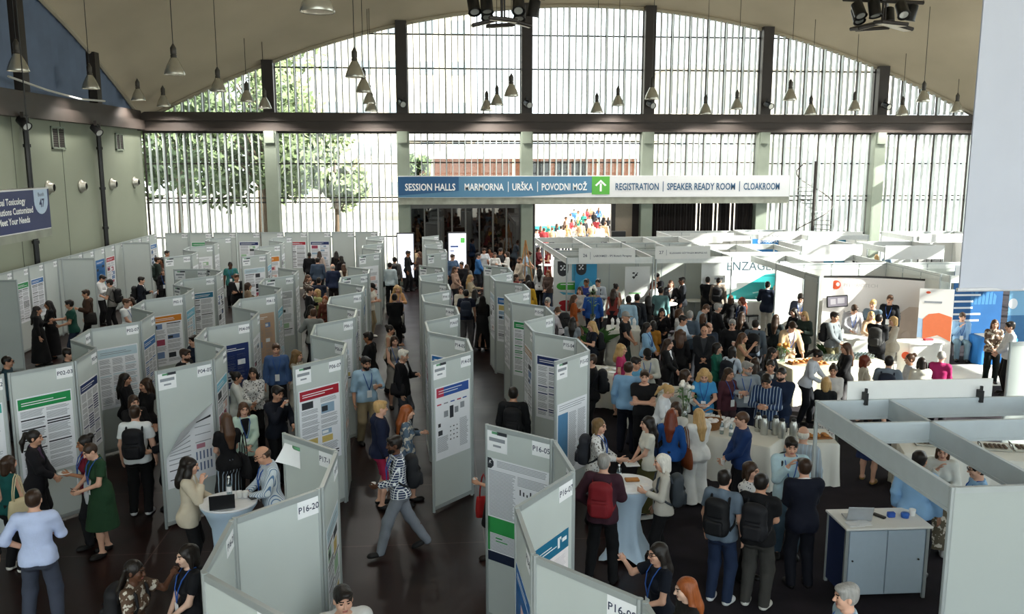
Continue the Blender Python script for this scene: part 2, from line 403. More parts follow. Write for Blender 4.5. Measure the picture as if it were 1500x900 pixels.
def body_mesh(J, lod):
    s = grid(J, lod); torso(s, J)
    for n in 'LR':
        armf(s, J, n)
        H, K, A = J['H'+n], J['K'+n], J['A'+n]; q = 1.0
        s.cone(H, K, .082, .054, .04); s.cone(K, (K+A)/2+np.array((0, .012, .03)), .052, .052, .03); s.cone((K+A)/2+np.array((0, .012, .03)), A, .050, .034, .03)
        hv = hand_geo(J, n)[2]; Wp, pk, d, inn, side = hv
        Mx = np.stack([side, inn, d], 1); s.ell(Wp+d*.045, (.040, .0165, .056), Mx, .015)
        ft = J['f'+n]; fd = np.array((0, -math.cos(ft), -math.sin(ft)*1.0)); s.cone(A-np.array((0, -.03, .035)), A+fd*.13-np.array((0, 0, .05)), .036, .026, .03)
    s.cone(J['N0'], J['N1'], .058 if J['sex'] == 'm' else .049, .052 if J['sex'] == 'm' else .046, .035)
    M, h = J['Rh'], J['Hc']; P = lambda *c: h+M@np.array(c); f = J['sex'] == 'f'
    s.ell(P(0, .012, .018), (.075, .094, .096), M, .03); s.ell(P(0, -.026, -.045), (.056 if f else .060, .062, .066), M, .035); s.ell(P(0, -.066, -.090), (.022 if f else .028, .022, .02), M, .03)
    for x in (-1, 1):
        s.ell(P(x*.038, -.062, -.022), (.026, .024, .028), M, .03); s.ell(P(x*.078, .008, -.008), (.010, .020, .032), M, .008)
        s.ell(P(x*.031, -.099, .010), (.018, .014, .012), M, .014, sub=True); s.ell(P(x*.031, -.082, .010), (.013, .011, .011), M, .006)
        s.cone(P(x*.012, -.090, .030), P(x*.048, -.078, .030), .010, .008, .014)
    s.cone(P(0, -.088, .018), P(0, -.112, -.026), .008, .013, .012); s.ell(P(0, -.097, -.030), (.019, .012, .009), M, .01)
    s.ell(P(0, -.084, -.058), (.024, .012, .0065), M, .008); s.ell(P(0, -.083, -.068), (.020, .012, .007), M, .008)
    V, Q = s.mesh()
    Cn = V[Q].mean(1); L = (Cn-h)@M; mi = np.zeros(len(Q), np.int32)
    for x in (-1, 1):
        mi[(np.abs(L[:, 0]-x*.031) < .012) & (np.abs(L[:, 2]-.010) < .0075) & (L[:, 1] < -.06)] = 1
        mi[(np.abs(L[:, 0]-x*.032) < .019) & (np.abs(L[:, 2]-.033) < .0055) & (L[:, 1] < -.06)] = 3
    mi[(np.abs(L[:, 0]) < .023) & (np.abs(L[:, 2]+.063) < .010) & (L[:, 1] < -.06)] = 2
    ev, ef = [], []
    for n in 'LR':
        v, q, _ = hand_geo(J, n); b = len(ev); ev += v; ef += [tuple(i+b for i in f) for f in q]
    return npmesh('body', V, Q, [cloth_mat('skin', rough=.55, bump=.08), mat('eye', '1c1512', .25), cloth_lip(), mat('brow', '2a1d15', .9)], mi, (ev, ef))
def cloth_lip(): return mat('lip', '9a5a52', .5)
def top_mesh(J, lod, kind):
    """kind: t tee, s shirt, r rolled sleeves, n sleeveless, b blazer, j jacket, d dress, g long dress, i inner shirt"""
    s = grid(J, 1, .03); T, M = J['T'], J['Rl']; s_end = {'t': .62, 'd': .62, 's': 1.9, 'r': 1.25, 'b': 1.9, 'j': 1.9, 'n': 0, 'i': 0, 'g': 1.9, 'e': 0}[kind]
    off = {'b': .024, 'j': .030, 'g': .024, 'i': .008}.get(kind, .014); hem = {'b': .78, 'j': .86, 's': .88, 't': .87, 'r': .88, 'n': .90, 'i': .95}.get(kind, .9)
    torso(s, J, off)
    s.cone(J['N0'], T((0, .008, 1.515)), .068+off*.5, .062+off*.4, .03)
    if kind in 'srbj': s.cone(T((0, .012, 1.46)), T((0, .004, 1.535)), .066+off*.3, .060+off*.3, .015)
    if kind not in 'dgei':
        for n in 'LR':
            H, K = J['H'+n], J['K'+n]; s.cone(H+np.array((0, .0, .06)), H+(K-H)*.2, .108+off*.3, .106+off*.3, .05)
        for x in (-1, 1): s.ell(T((x*.08, .062, .905)), (.082+off, .078+off, .10+off), M, .05)
    if kind == 'j': s.ell(T((0, .10, 1.44)), (.10, .055, .07), M, .04)
    if kind in 'dge':
        hz = {'d': .42, 'g': .12, 'e': .50}[kind]; yc = (J['AL'][1]+J['AR'][1])/2
        s.cone((0, .01, 1.0), (0, yc*.6-.01, hz-.05), .15+off, {'d': .26, 'g': .29, 'e': .23}[kind], .05, fy=.95)
    if not kind in 'dge': s.cut(T((0, 0, hem)), M@np.array((0, 0, -1)))
    else: s.cut((0, 0, hz), (0, 0, -1))
    s.cut(T((0, 0, 1.50)), M@np.array((0, -.45, .9)) if kind in 'tnideg' else M@np.array((0, -.25, .97))*1)
    if kind in 'tnid': pass
    for n in 'LR':
        if s_end: armf(s, J, n, off*.9+.004, s_end, .035, True, .012 if kind in 'td' else .004)
    s.folds(.0022)
    if kind in 'b':
        a = T((0, -.16, 1.02)); X, Y, Z = s.x[:, None, None], s.y[None, :, None], s.z[None, None, :]
        iv = M.T; zl = iv[2, 0]*X+iv[2, 1]*(Y)+iv[2, 2]*(Z-.95-J['dz'])+.95; yl = iv[1, 1]*Y+iv[1, 2]*(Z-.95-J['dz'])
        w = np.maximum(np.abs(X)-np.clip((zl-1.12)*.22, 0.0, .075), yl+.055); s.D = np.maximum(s.D, -w).astype(np.float32)
    V, Q = s.mesh(); return V, Q
def bottom_mesh(J, lod, kind):
    """t trousers, w wide trousers, h shorts, k skirt, l long skirt"""
    s = grid(J, 1, .04, -.02, 1.2 if J['dz'] == 0 else .8); T, M = J['T'], J['Rl']; o = .012; E = lambda c, r, k=.05: s.ell(T(c), tuple(v+o for v in r), M, k)
    E((0, .01, .94), (.165, .115, .13)); E((0, 0, 1.04), (.128, .095, .09))
    for x in (-1, 1): E((x*.078, .06, .90), (.08, .07, .09))
    if kind in 'twh':
        w = .03 if kind == 'w' else 0
        for n in 'LR':
            H, K, A = J['H'+n], J['K'+n], J['A'+n]; dn = A+(A-K)*.12
            s.cone(H, K, .096, .084+w*.7, .03); s.cone(K+np.array((0, .008, 0)), dn+np.array((0, .010, 0)), .084+w*.7, .062+w*1.6, .03)
        if kind == 'h': s.cut((0, 0, .50), (0, 0, -1))
        else: s.cut((0, 0, .055), (0, 0, -1))
    else:
        hz = .48 if kind == 'k' else .16; yc = (J['AL'][1]+J['AR'][1])/2
        s.cone((0, .01, .98), (0, yc*.6-.01, hz-.05), .15, .235 if kind == 'k' else .30, .05, fy=.95); s.cut((0, 0, hz), (0, 0, -1))
    s.cut(T((0, 0, 1.045)), M@np.array((0, 0, 1))); s.folds(.0025)
    return s.mesh()
_hair = {}
def hair_mesh(st):
    """hair in head space (origin = head centre, face towards -y)"""
    if st in _hair: return _hair[st]
    h = .0075; s = SDF(*[np.arange(a, b, h, dtype=np.float32) for a, b in ((-.22, .22), (-.2, .30), (-.55, .24))]); I = np.eye(3)
    face = lambda: (s.ell((0, -.085, -.045), (.064, .075, .085), I, .012, sub=True))
    if st in ('short', 'crop', 'thin'):
        o = {'short': .012, 'crop': .007, 'thin': .006}[st]
        s.ell((0, .014, .022), (.075+o, .094+o, .096+o), I, .02)
        if st == 'short': s.ell((.015, -.05, .088), (.062, .055, .034), I, .03); s.ell((0, .05, .07), (.068, .06, .055), I, .03)
        s.cut((0, 0, -.050 if st == 'short' else -.035), (0, -.45, -.9)); face(); s.ell((0, -.115, -.005), (.072, .060, .078), I, .01, sub=True)
        for x in (-1, 1): s.ell((x*.092, -.012, -.028), (.035, .040, .048), I, .01, sub=True)
        if st == 'thin': s.ell((0, -.03, .13), (.065, .10, .09), I, .01, sub=True)
    elif st == 'fringe':
        s.ell((0, .014, .0), (.083, .102, .075), I, .02); s.cut((0, 0, -.05), (0, -.3, -.95)); s.ell((0, -.10, .03), (.13, .11, .16), I, .01, sub=True); s.ell((0, 0, .12), (.09, .11, .085), I, .01, sub=True)
    elif st == 'cap':
        s.ell((0, .010, .035), (.088, .106, .098), I, .02); s.cut((0, 0, .012), (0, 0, -1)); s.ell((0, -.125, .022), (.068, .075, .010), I, .01)
    else:
        s.ell((0, .018, .022), (.086, .103, .108), I, .02)
        if st == 'bob':
            for x in (-1, 1): s.cone((x*.072, .015, .0), (x*.080, .005, -.115), .030, .024, .03)
            s.cone((0, .07, .02), (0, .07, -.12), .075, .06, .03)
        elif st in ('long', 'wavy'):
            for x in (-1, 1): s.cone((x*.070, .025, .0), (x*.088, .025, -.17), .028, .034, .03); s.cone((x*.088, .025, -.17), (x*.095, -.03, -.31), .034, .018, .03)
            s.cone((0, .075, .02), (0, .115, -.22), .078, .085, .03, fy=.75); s.cone((0, .115, -.22), (0, .125, -.40), .085, .045, .03, fy=.6)
        elif st in ('curly', 'afro'):
            for x in (-1, 1): s.cone((x*.085, .01, .03), (x*.115, .01, -.17), .055, .052, .03)
            s.cone((0, .07, .04), (0, .115, -.25), .095, .095, .03, fy=.8)
        elif st == 'pony':
            s.cut((0, 0, -.06), (0, -.35, -.9)); s.ell((0, .125, .05), (.03, .03, .03), I, .02); s.cone((0, .13, .05), (0, .175, -.08), .032, .036, .03); s.cone((0, .175, -.08), (0, .165, -.24), .036, .015, .03)
        elif st == 'bun':
            s.cut((0, 0, -.06), (0, -.35, -.9)); s.ell((0, .105, .085), (.05, .05, .048), I, .01)
        elif st == 'braids':
            for i in range(-3, 4): s.cone((i*.026, .07, .03), (i*.032, .13, -.20), .026, .022, .008); s.cone((i*.032, .13, -.20), (i*.030, .15, -.46), .022, .014, .008)
        elif st == 'scarf':
            s.cone((0, .03, .0), (0, .03, -.20), .098, .12, .04); s.cone((0, .02, -.18), (0, .02, -.30), .14, .18, .04, fy=.7)
        s.ell((0, -.094, -.040), (.064, .080, .100), I, .012, sub=True); s.ell((0, -.115, .02), (.056, .05, .052), I, .01, sub=True)
    if st in ('wavy', 'curly', 'afro'): s.folds(.006)
    elif st not in ('cap', 'scarf', 'crop', 'thin', 'fringe'): s.folds(.0022)
    V, Q = s.mesh(); _hair[st] = npmesh('hair', V, Q, [cloth_mat('hair', 'hair', .4, .5) if st not in ('cap', 'scarf') else cloth_mat('cloth')]); return _hair[st]
def shoe_mesh(st):
    if ('shoe', st) in _hair: return _hair[('shoe', st)]
    h = .007; s = SDF(*[np.arange(a, b, h, dtype=np.float32) for a, b in ((-.08, .08), (-.25, .14), (-.02, .16))]); I = np.eye(3)
    s.cone((0, .035, .045), (0, -.14, .030), .042, .040, .04); s.ell((0, -.09, .025), (.048, .11, .04), I, .03)
    if st == 'sneak': s.cone((0, .02, .05), (0, .02, .10), .046, .046, .03); s.cut((0, .0, .095), (0, .2, .98))
    else: s.cut((0, 0, .065), (0, .1, .99))
    s.cut((0, 0, .0), (0, 0, -1)); V, Q = s.mesh()
    mi = (V[Q].mean(1)[:, 2] < .018).astype(np.int32)
    _hair[('shoe', st)] = npmesh('shoe', V, Q, [cloth_mat('leather', rough=.5, bump=.1), mat('sole', 'd8d6d0' if st == 'sneak' else '191614', .7)], mi); return _hair[('shoe', st)]

SKIN = {'a': 'd2a48c', 'b': 'c39378', 'c': '9b6a4c', 'd': '5a3b2b', 'e': 'd9b49e'}
HAIRC = {'k': '1d1815', 'd': '33241a', 'b': '4a3222', 'l': 'b08f5e', 'g': '8c8a86', 'w': 'd6d2c8', 'r': '6a2f1c', 'o': '8a4a24', 'c': '6e5636'}
POSE = {  # left arm, right arm, legs, lean, head yaw, head pitch
 'st': ('down', 'down', 'st', 0, 0, 4), 'sl': ('down', 'down', 'cp', 0, 25, 6), 'cu': ('cup', 'down', 'cp', 0, 0, 8), 'cr': ('down', 'cup', 'cp', 0, -25, 6),
 'cl': ('clasp', 'clasp', 'st', 0, 0, 6), 'xa': ('cross', 'cross', 'cp', 0, 0, 4), 'ge': ('gest', 'fwd', 'cp', 3, 0, 3), 'gr': ('fwd', 'gest', 'cp', 3, -20, 3),
 'hp': ('hip', 'fwd', 'wide', 0, 0, 5), 'ch': ('fwd', 'chin', 'st', 2, 0, 8), 'mo': ('fwd', 'mouth', 'st', 2, 0, 10), 'wk': ('fwd', 'down', 'walk', 3, 0, 3),
 'pl': ('fwd', 'fwd', 'cp', 4, 0, 22), 'ph': ('phone', 'phone', 'st', 3, 0, 28), 'ra': ('fwd', 'raise', 'cp', 4, 0, 2), 'rl': ('raise', 'fwd', 'cp', 4, 0, 2), 'lo': ('table', 'fwd', 'cp', 14, 0, 22),
 'bd': ('table', 'table', 'cp', 38, 0, 12), 'sp': ('strap', 'down', 'cp', 0, 15, 2), 'si': ('low', 'chin', 'sit', 4, 0, 8), 'sc': ('fwd', 'fwd', 'sit', 4, 0, 10), 'bk': ('down', 'cup', 'st', 0, 30, 6), 'ou': ('out', 'down', 'cp', 8, 0, 12)}
_pc = {}
def cache(key, fn):
    if key not in _pc: _pc[key] = fn()
    return _pc[key]
PCOUNT = 0
def child(name, me, par, col):
    c = lin(col); k = .55 if max(c) < .03 and name != 'hair' else 1.; o = link(name, me, par); o.color = tuple(v*k for v in c)+(1,); return o
def person(px, py, a, sex, pose, hair, top, bot, label, skin='a', shoe='1a1818', h=None, ex='', inner=None, base=None, dlod=17., wid=1.0, off=(0, 0)):
    """px, py: where the crown of the head stands in the photograph's frame; a: facing (0 to the camera, 90 right, 180 away)"""
    global PCOUNT; PCOUNT += 1
    rr = random.Random(PCOUNT*17+3)
    h = h or ((1.66 if sex == 'f' else 1.77)+rr.uniform(-.03, .03)); sc = h/1.75
    la, ra, legs, lean, hy, hp = POSE[pose]
    J = cache(('J', sex, pose), lambda: skel(sex, la, ra, legs, lean, hy, hp)); tp = J['top']
    if base is None:
        p = at(px, py, tp[2]*sc); phi = math.atan2(p.x, p.y); rz = R(a)-phi
        cz, sz = math.cos(rz), math.sin(rz); p = Vector((p.x-(tp[0]*cz-tp[1]*sz)*sc, p.y-(tp[0]*sz+tp[1]*cz)*sc, 0))+Vector((off[0], off[1], 0))
    else: p = Vector(base); rz = R(a)-math.atan2(p.x, p.y)
    lod = 0 if p.y < dlod else 1
    t = thing('person', label, 'person', p, rz, 'people at the poster and exhibition hall'); t.scale = (sc*wid*rr.uniform(.97, 1.04), sc*wid, sc)
    child('body', cache(('body', sex, pose, lod), lambda: body_mesh(J, lod)), t, SKIN[skin])
    hs, hc = hair[:-1], hair[-1]
    if hs:
        hm = child('hair' if hs not in ('cap', 'scarf') else ('cap' if hs == 'cap' else 'headscarf'), hair_mesh(hs), t, HAIRC[hc]); M4 = Matrix([list(r)+[0] for r in J['Rh']]).to_4x4(); M4.translation = Vector(J['Hc']); hm.matrix_local = M4
    tk, tc, pat = top[0], top[1:7], top[7:]
    def tm():
        V, Q = top_mesh(J, lod, tk); return (V, Q)
    V, Q = cache(('topv', sex, pose, tk), tm)
    nm = {'t': 'shirt', 's': 'shirt', 'r': 'shirt', 'n': 'sleeveless_top', 'b': 'blazer', 'j': 'jacket', 'd': 'dress', 'g': 'long_dress', 'e': 'dress'}[tk]
    child(nm, cache(('top', sex, pose, tk, pat), lambda: npmesh(nm, V, Q, [cloth_mat('cloth_'+pat if pat else 'cloth', pat or None)])), t, tc)
    if tk == 'b':
        child('undershirt', cache(('inn', sex, pose), lambda: npmesh('undershirt', *top_mesh(J, lod, 'i'), [cloth_mat('cloth')])), t, inner or 'e4e6e8')
    if bot:
        bk, bc, bp = bot[0], bot[1:7], bot[7:]; nb = {'t': 'trousers', 'w': 'trousers', 'h': 'shorts', 'k': 'skirt', 'l': 'long_skirt'}[bk]
        child(nb, cache(('bot', sex, pose, bk, bp), lambda: npmesh(nb, *bottom_mesh(J, lod, bk), [cloth_mat('cloth_'+bp if bp else 'cloth', bp or None)])), t, bc)
    for n in 'LR':
        sh = child('shoe', shoe_mesh('sneak' if shoe[0] in 'bcdef' else 'low'), t, shoe); A = J['A'+n]; sh.location = (A[0], A[1]-.0, A[2]-.085); sh.rotation_euler = (J['f'+n]*.8, 0, .12*(1 if n == 'L' else -1))
    T, Rl = J['T'], J['Rl']
    if 'L' in ex:
        def lan():
            mb = MB(); yo = -.155 if tk != 'j' else -.165
            for x in (-1, 1):
                pts = [T((x*.070, .05, 1.500)), T((x*.080, -.03, 1.497)), T((x*.072, -.115, 1.40)), T((x*.045, yo, 1.28)), T((0, yo-.004, 1.13))]
                mb.tube(pts, .0075, 5)
            mb.mat(1); c = T((0, yo-.008, 1.055)); b = len(mb.v); mb.box(c[0]-.045, c[0]+.045, c[1]-.004, c[1]+.003, c[2]-.07, c[2]+.07)
            return mb.build('lanyard', [mat('lanyard', '1f4f9a', .7), mat('badge', 'e8ecee', .5)]).data
        k = ('lan', sex, pose, tk == 'j'); first = k not in _pc; me = cache(k, lan)
        if first:
            for o in list(C.objects):
                if o.data is me and o.parent is None: bpy.data.objects.remove(o)
        link('lanyard', me, t)
    if 'G' in ex:
        def gl():
            mb = MB()
            for x in (-1, 1):
                mb.tube([(x*.033+.022*math.cos(q), -.106, .010+.018*math.sin(q)) for q in [i*math.pi/5 for i in range(11)]], .0035, 5, False)
                mb.tube([(x*.055, -.104, .014), (x*.080, -.04, .012), (x*.083, .02, .005)], .003, 5)
            mb.tube([(-.011, -.108, .014), (.011, -.108, .014)], .003, 5); o = mb.build('glasses', mat('glasses', '15130f', .3)); me = o.data; bpy.data.objects.remove(o); return me
        g = link('glasses', cache('glasses', gl), t); M4 = Matrix([list(r)+[0] for r in J['Rh']]).to_4x4(); M4.translation = Vector(J['Hc']); g.matrix_local = M4
    if 'B' in ex:
        def bd():
            s = SDF(*[np.arange(a, b, .006, dtype=np.float32) for a, b in ((-.1, .1), (-.14, .08), (-.16, .03))]); I = np.eye(3)
            s.ell((0, -.030, -.062), (.066, .066, .062), I, .02); s.ell((0, -.072, -.095), (.034, .028, .035), I, .03); s.cut((0, 0, -.030), (0, .55, .85)); s.ell((0, -.10, -.058), (.022, .02, .010), I, .008, sub=True); s.cut((0, .03, 0), (0, 1, .1))
            return npmesh('beard', *s.mesh(), [cloth_mat('hair', 'hair', .4, .5)])
        g = child('beard', cache('beard', bd), t, HAIRC[hc] if hc != 'w' else 'b8b4aa'); M4 = Matrix([list(r)+[0] for r in J['Rh']]).to_4x4(); M4.translation = Vector(J['Hc']); g.matrix_local = M4
    Mw = Matrix.Translation(p) @ Matrix.Rotation(rz, 4, 'Z') @ Matrix.Diagonal((t.scale[0], t.scale[1], t.scale[2], 1))
    return {'t': t, 'J': J, 'M': Mw, 'p': p, 'rz': rz, 'sc': sc, 'Rl': Rl, 'T': T}

# ---------------------------------------------------------------- things people carry
def place_on(o, P, loc, rot=(0, 0, 0)):
    """o rests at torso-space point loc of person P"""
    q = Matrix([list(r)+[0] for r in P['Rl']]).to_4x4()
    lp = Vector(P['T'](loc))
    o.matrix_world = Matrix.Translation(P['M'] @ lp) @ Matrix.Rotation(P['rz'], 4, 'Z') @ q @ Matrix.Rotation(rot[2], 4, 'Z') @ Matrix.Rotation(rot[0], 4, 'X') @ Matrix.Rotation(rot[1], 4, 'Y') @ Matrix.Scale(P['sc'], 4)
def sdf_obj(name, fn, box, h, parent, m, col=None):
    key = ('sdf', name, fn.__name__)
    def mk():
        s = SDF(*[np.arange(a, b, h, dtype=np.float32) for a, b in box]); fn(s); return npmesh(name, *s.mesh(), [m])
    o = link(name, cache(key, mk), parent)
    if col: o.color = lin(col)+(1,)
    return o
def _pack(s):
    I = np.eye(3); s.rbox((0, 0, -.02), (.155, .085, .225), .075, .02); s.ell((0, .02, .17), (.12, .07, .075), I, .05); s.ell((0, .02, -.10), (.16, .10, .14), I, .05); s.cut((0, -.078, 0), (0, -1, 0)); s.folds(.003)
def _pocket(s):
    s.rbox((0, .095, -.115), (.115, .045, .095), .035, .02); s.rbox((0, .09, .045), (.10, .030, .035), .025, .01)
def backpack(P, col, label, z=1.22):
    t = thing('backpack', label, 'backpack'); m = cloth_mat('nylon', rough=.7, bump=.15)
    sdf_obj('pack_body', _pack, ((-.22, .22), (-.16, .2), (-.3, .3)), .012, t, m, col); sdf_obj('front_pocket', _pocket, ((-.2, .2), (-.02, .2), (-.26, .05)), .012, t, m, col)
    for x in (-1, 1):
        def st():
            mb = MB(); w = .115*x; pts = [(w, -.085, .13), (w, -.11, .215), (w, -.20, .262), (w, -.285, .20), (w*1.08, -.312, .06), (w*1.15, -.27, -.06), (w*1.4, -.17, -.14), (w*1.2, -.09, -.19)]
            mb.tube(pts, .017, 6); o = mb.build('shoulder_strap', m); me = o.data; bpy.data.objects.remove(o); return me
        s = link('shoulder_strap', cache(('strap', x), st), t); s.color = lin(col)+(1,)
    place_on(t, P, (0, .205, z)); return t
def tote(P, col, label, side=1, z=.98, y=.02, w=.36, hh=.36, leather=False, name='tote_bag'):
    t = thing(name, label, 'bag'); m = cloth_mat('leather' if leather else 'cloth'); mb = MB()
    n = 14; W = w/2; D = .06
    rows = []
    for i, (fz, fw, fd) in enumerate(((0, .86, .5), (.04, .95, 1.), (.4, 1.0, 1.05), (.8, .92, .7), (1., .84, .3))):
        rows.append(mb.verts([(math.copysign(abs(math.cos(q))**.5, math.cos(q))*W*fw, math.copysign(abs(math.sin(q))**.7, math.sin(q))*D*fd, fz*hh-hh) for q in [2*math.pi*k/n for k in range(n)]]))
    for a, b in zip(rows, rows[1:]): mb.faces([(a+k, a+(k+1) % n, b+(k+1) % n, b+k) for k in range(n)], 0)
    mb.faces([tuple(rows[0]+k for k in reversed(range(n))), tuple(rows[-1]+k for k in range(n))], 0)
    b = mb.build('bag_body', m, t, True); b.color = lin(col)+(1,)
    for s in (-1, 1):
        hb = MB(); hb.tube([(-W*.5, s*.015, -.05), (-W*.42, s*.018, .12), (-W*.2, s*.02, .30), (0, s*.02, .36), (W*.2, s*.02, .30), (W*.42, s*.018, .12), (W*.5, s*.015, -.05)], .009, 5)
        q = hb.build('handle', m, t, True); q.color = lin(col)+(1,)
    place_on(t, P, (side*.245, y, z+.12), (0, 0, R(90))); return t
_cup = MB(); _cup.lathe([(.026, 0), (.029, .03), (.034, .085), (.036, .09), (.033, .088), (.027, .01)], 14)
def hand_pt(P, n, k=.075):
    J = P['J']; _, _, (W, pk, d, inn, side) = hand_geo(J, n); return P['M'] @ Vector(W+d*k+inn*.035)
def cup(P, label, n='R', col='e9e7e2'):
    o = MB(); o.v, o.f, o.m = list(_cup.v), list(_cup.f), list(_cup.m); q = o.build('paper_cup', mat('paper_cup', 'ece9e4', .6), None, True); q.location = hand_pt(P, n)-Vector((0, 0, .045)); return tag(q, label, 'cup', 'paper cups')
def plate_at(loc, label, grp='white plates'):
    mb = MB(); mb.lathe([(.05, 0), (.06, .004), (.105, .016), (.107, .019), (.06, .008), (.001, .007)], 20); q = mb.build('plate', mat('porcelain', 'eeeeec', .25), None, True); q.location = loc; return tag(q, label, 'plate', grp)
def phone(P, label, n='R'):
    t = thing('smartphone', label, 'phone', hand_pt(P, n), P['rz']); mb = MB(); mb.bbox(-.036, .036, -.004, .004, -.07, .07, .003); mb.build('phone_body', mat('phone_black', '101114', .3), t)
    mb = MB(); mb.box(-.032, .032, .0042, .005, -.064, .064); mb.build('screen', mat('phone_screen', '20262e', .15), t); t.rotation_euler = (R(35), 0, P['rz']); return t
# ------------------------------------------------------------------ the hall
XL, XR, YN, YF = -12.9, 25.8, -2.0, 40.0
XC, YC = (XL+XR)/2, (YN+YF)/2; AX, AY = (XR-XL)/2, (YF-YN)/2
Z0 = 7.3
def arch_x(x): return Z0+5.1*(1-((x-XC)/AX)**2)
def arch_y(y): return Z0+5.1*(1-((y-YC)/AY)**2)
def shell(x, y): return Z0+5.1*(1-((x-XC)/AX)**2)+5.1*(1-((y-YC)/AY)**2)
COLS = [XL, -7.33, -1.58, 3.92, 9.42, 14.8, 20.3, XR]

def floor_mat():
    m = mat('floor_stone', '20100e', .30, 0, .25, 1.3, 0, .25); nt = m.node_tree; b = nt.nodes['Principled BSDF']; N = nt.nodes.new; L = nt.links.new
    src = b.inputs['Base Color'].links[0].from_socket
    tc = N('ShaderNodeTexCoord'); sp = N('ShaderNodeSeparateXYZ'); L(tc.outputs['Object'], sp.inputs[0]); tot = None
    for ax, w, o in ((0, 2.4, .2), (1, 2.4, .55)):
        a = N('ShaderNodeMath'); a.operation = 'ADD'; a.inputs[1].default_value = 100+o; L(sp.outputs[ax], a.inputs[0])
        q = N('ShaderNodeMath'); q.operation = 'PINGPONG'; q.inputs[1].default_value = w/2; L(a.outputs[0], q.inputs[0])
        c = N('ShaderNodeMath'); c.operation = 'LESS_THAN'; c.inputs[1].default_value = .009; L(q.outputs[0], c.inputs[0])
        if tot is None: tot = c.outputs[0]
        else:
            x = N('ShaderNodeMath'); x.operation = 'MAXIMUM'; L(tot, x.inputs[0]); L(c.outputs[0], x.inputs[1]); tot = x.outputs[0]
    mx = N('ShaderNodeMix'); mx.data_type = 'RGBA'; L(tot, mx.inputs[0]); L(src, mx.inputs[6]); mx.inputs[7].default_value = lin('4a3a35')+(1,); L(mx.outputs[2], b.inputs['Base Color'])
    n = N('ShaderNodeTexNoise'); n.inputs['Scale'].default_value = .9; n.inputs['Detail'].default_value = 4; L(tc.outputs['Object'], n.inputs['Vector'])
    r = N('ShaderNodeMapRange'); r.inputs[3].default_value = .24; r.inputs[4].default_value = .48; L(n.outputs['Fac'], r.inputs[0]); L(r.outputs[0], b.inputs['Roughness'])
    return m
M_floor = floor_mat()
M_carpet = mat('carpet', '2a272c', .95, 0, .18, 3.0, .15, .1)
M_frame = mat('steel_dark', '322d2a', .5, .3, .12, 4)
M_beam = mat('steel_brown', '413934', .55, .2, .12, 2)
M_fin = mat('louvre_grey', 'b2b9b8', .5, .1, .08, 3)
M_col = mat('column_green_grey', '828b7d', .6, 0, .08, 2)
M_conc = mat('shell_concrete', 'bcb19c', .9, 0, .16, .35, .1, .2)
M_wallp = mat('wall_panel', '828877', .6, 0, .06, .5)
M_blue = mat('corrugated_blue', '56657c', .5, .3, .15, 1.2)
M_glass = glass_mat('window_glass')
M_black = mat('black_plastic', '131314', .45, 0, .1)
M_alu = mat('aluminium', 'a9b0b0', .38, .35, .05, 5)
M_alud = mat('aluminium_grey', 'c0c9cc', .45, .1, .05, 5)
M_white = mat('white_laminate', 'e4e4e0', .5, 0, .03, 4)
M_curtain = mat('dark_curtain', '211b19', .9, 0, .2, 2)

mb = MB(); mb.box(XL-.3, XR+.3, YN-.3, YF+.3, -.2, 0); struct('floor', mb, M_floor)
mb = MB(); mb.box(2.75, XR, 4.0, YF-.8, 0.0, .008); struct('floor_carpet', mb, M_carpet)

mb = MB(); mb.box(10.0, 13.8, 20.5, 25.9, .008, .03); mb.box(13.8, 16.2, 20.3, 22.5, .008, .03); mb.box(14.0, 15.8, 18.8, 19.9, .008, .03); struct('floor_platform_sunpatch', mb, mat('platform_sunlit_white', 'dedcd6', .5, 0, .03, 2))  # white stand floor; outer patches paint sunlit floor into the colour
# shell roof: a thin concrete vault carried on the four corners
mb = MB(); n = 40
for dz in (0, .16):
    b = len(mb.v)
    mb.verts([(XL+(XR-XL)*i/n, YN+(YF-YN)*j/n, shell(XL+(XR-XL)*i/n, YN+(YF-YN)*j/n)+dz) for j in range(n+1) for i in range(n+1)])
    mb.faces([(q, q+n+1, q+n+2, q+1) if dz == 0 else (q, q+1, q+n+2, q+n+1) for j in range(n) for i in range(n) for q in [j*(n+1)+i]], b)
K = (n+1)*(n+1); e = [(j*(n+1)) for j in range(n+1)]
for line in (e, [q+n for q in e], list(range(n+1)), [n*(n+1)+i for i in range(n+1)]):
    mb.faces([(a, c, c+K, a+K) for a, c in zip(line, line[1:])], 0)
struct('ceiling', mb, M_conc, smooth=True)
# pale edge beam of the vault
mb = MB()
for f, ax in ((arch_x, 0), (arch_y, 1)):
    for side in (0, 1):
        lo, hi = ((XL, XR), (YN, YF))[ax]; fix = ((YF-.10, YN+.10), (XL+.12, XR-.12))[ax][side]; pts = []
        for i in range(41):
            u = lo+(hi-lo)*i/40; pts.append((u, fix, f(u)-.07) if ax == 0 else (fix, u, f(u)-.07))
        mb.tube(pts, .085, 6)
struct('trim_1', mb, mat('edge_concrete', 'b3aa97', .85, 0, .12, 1))

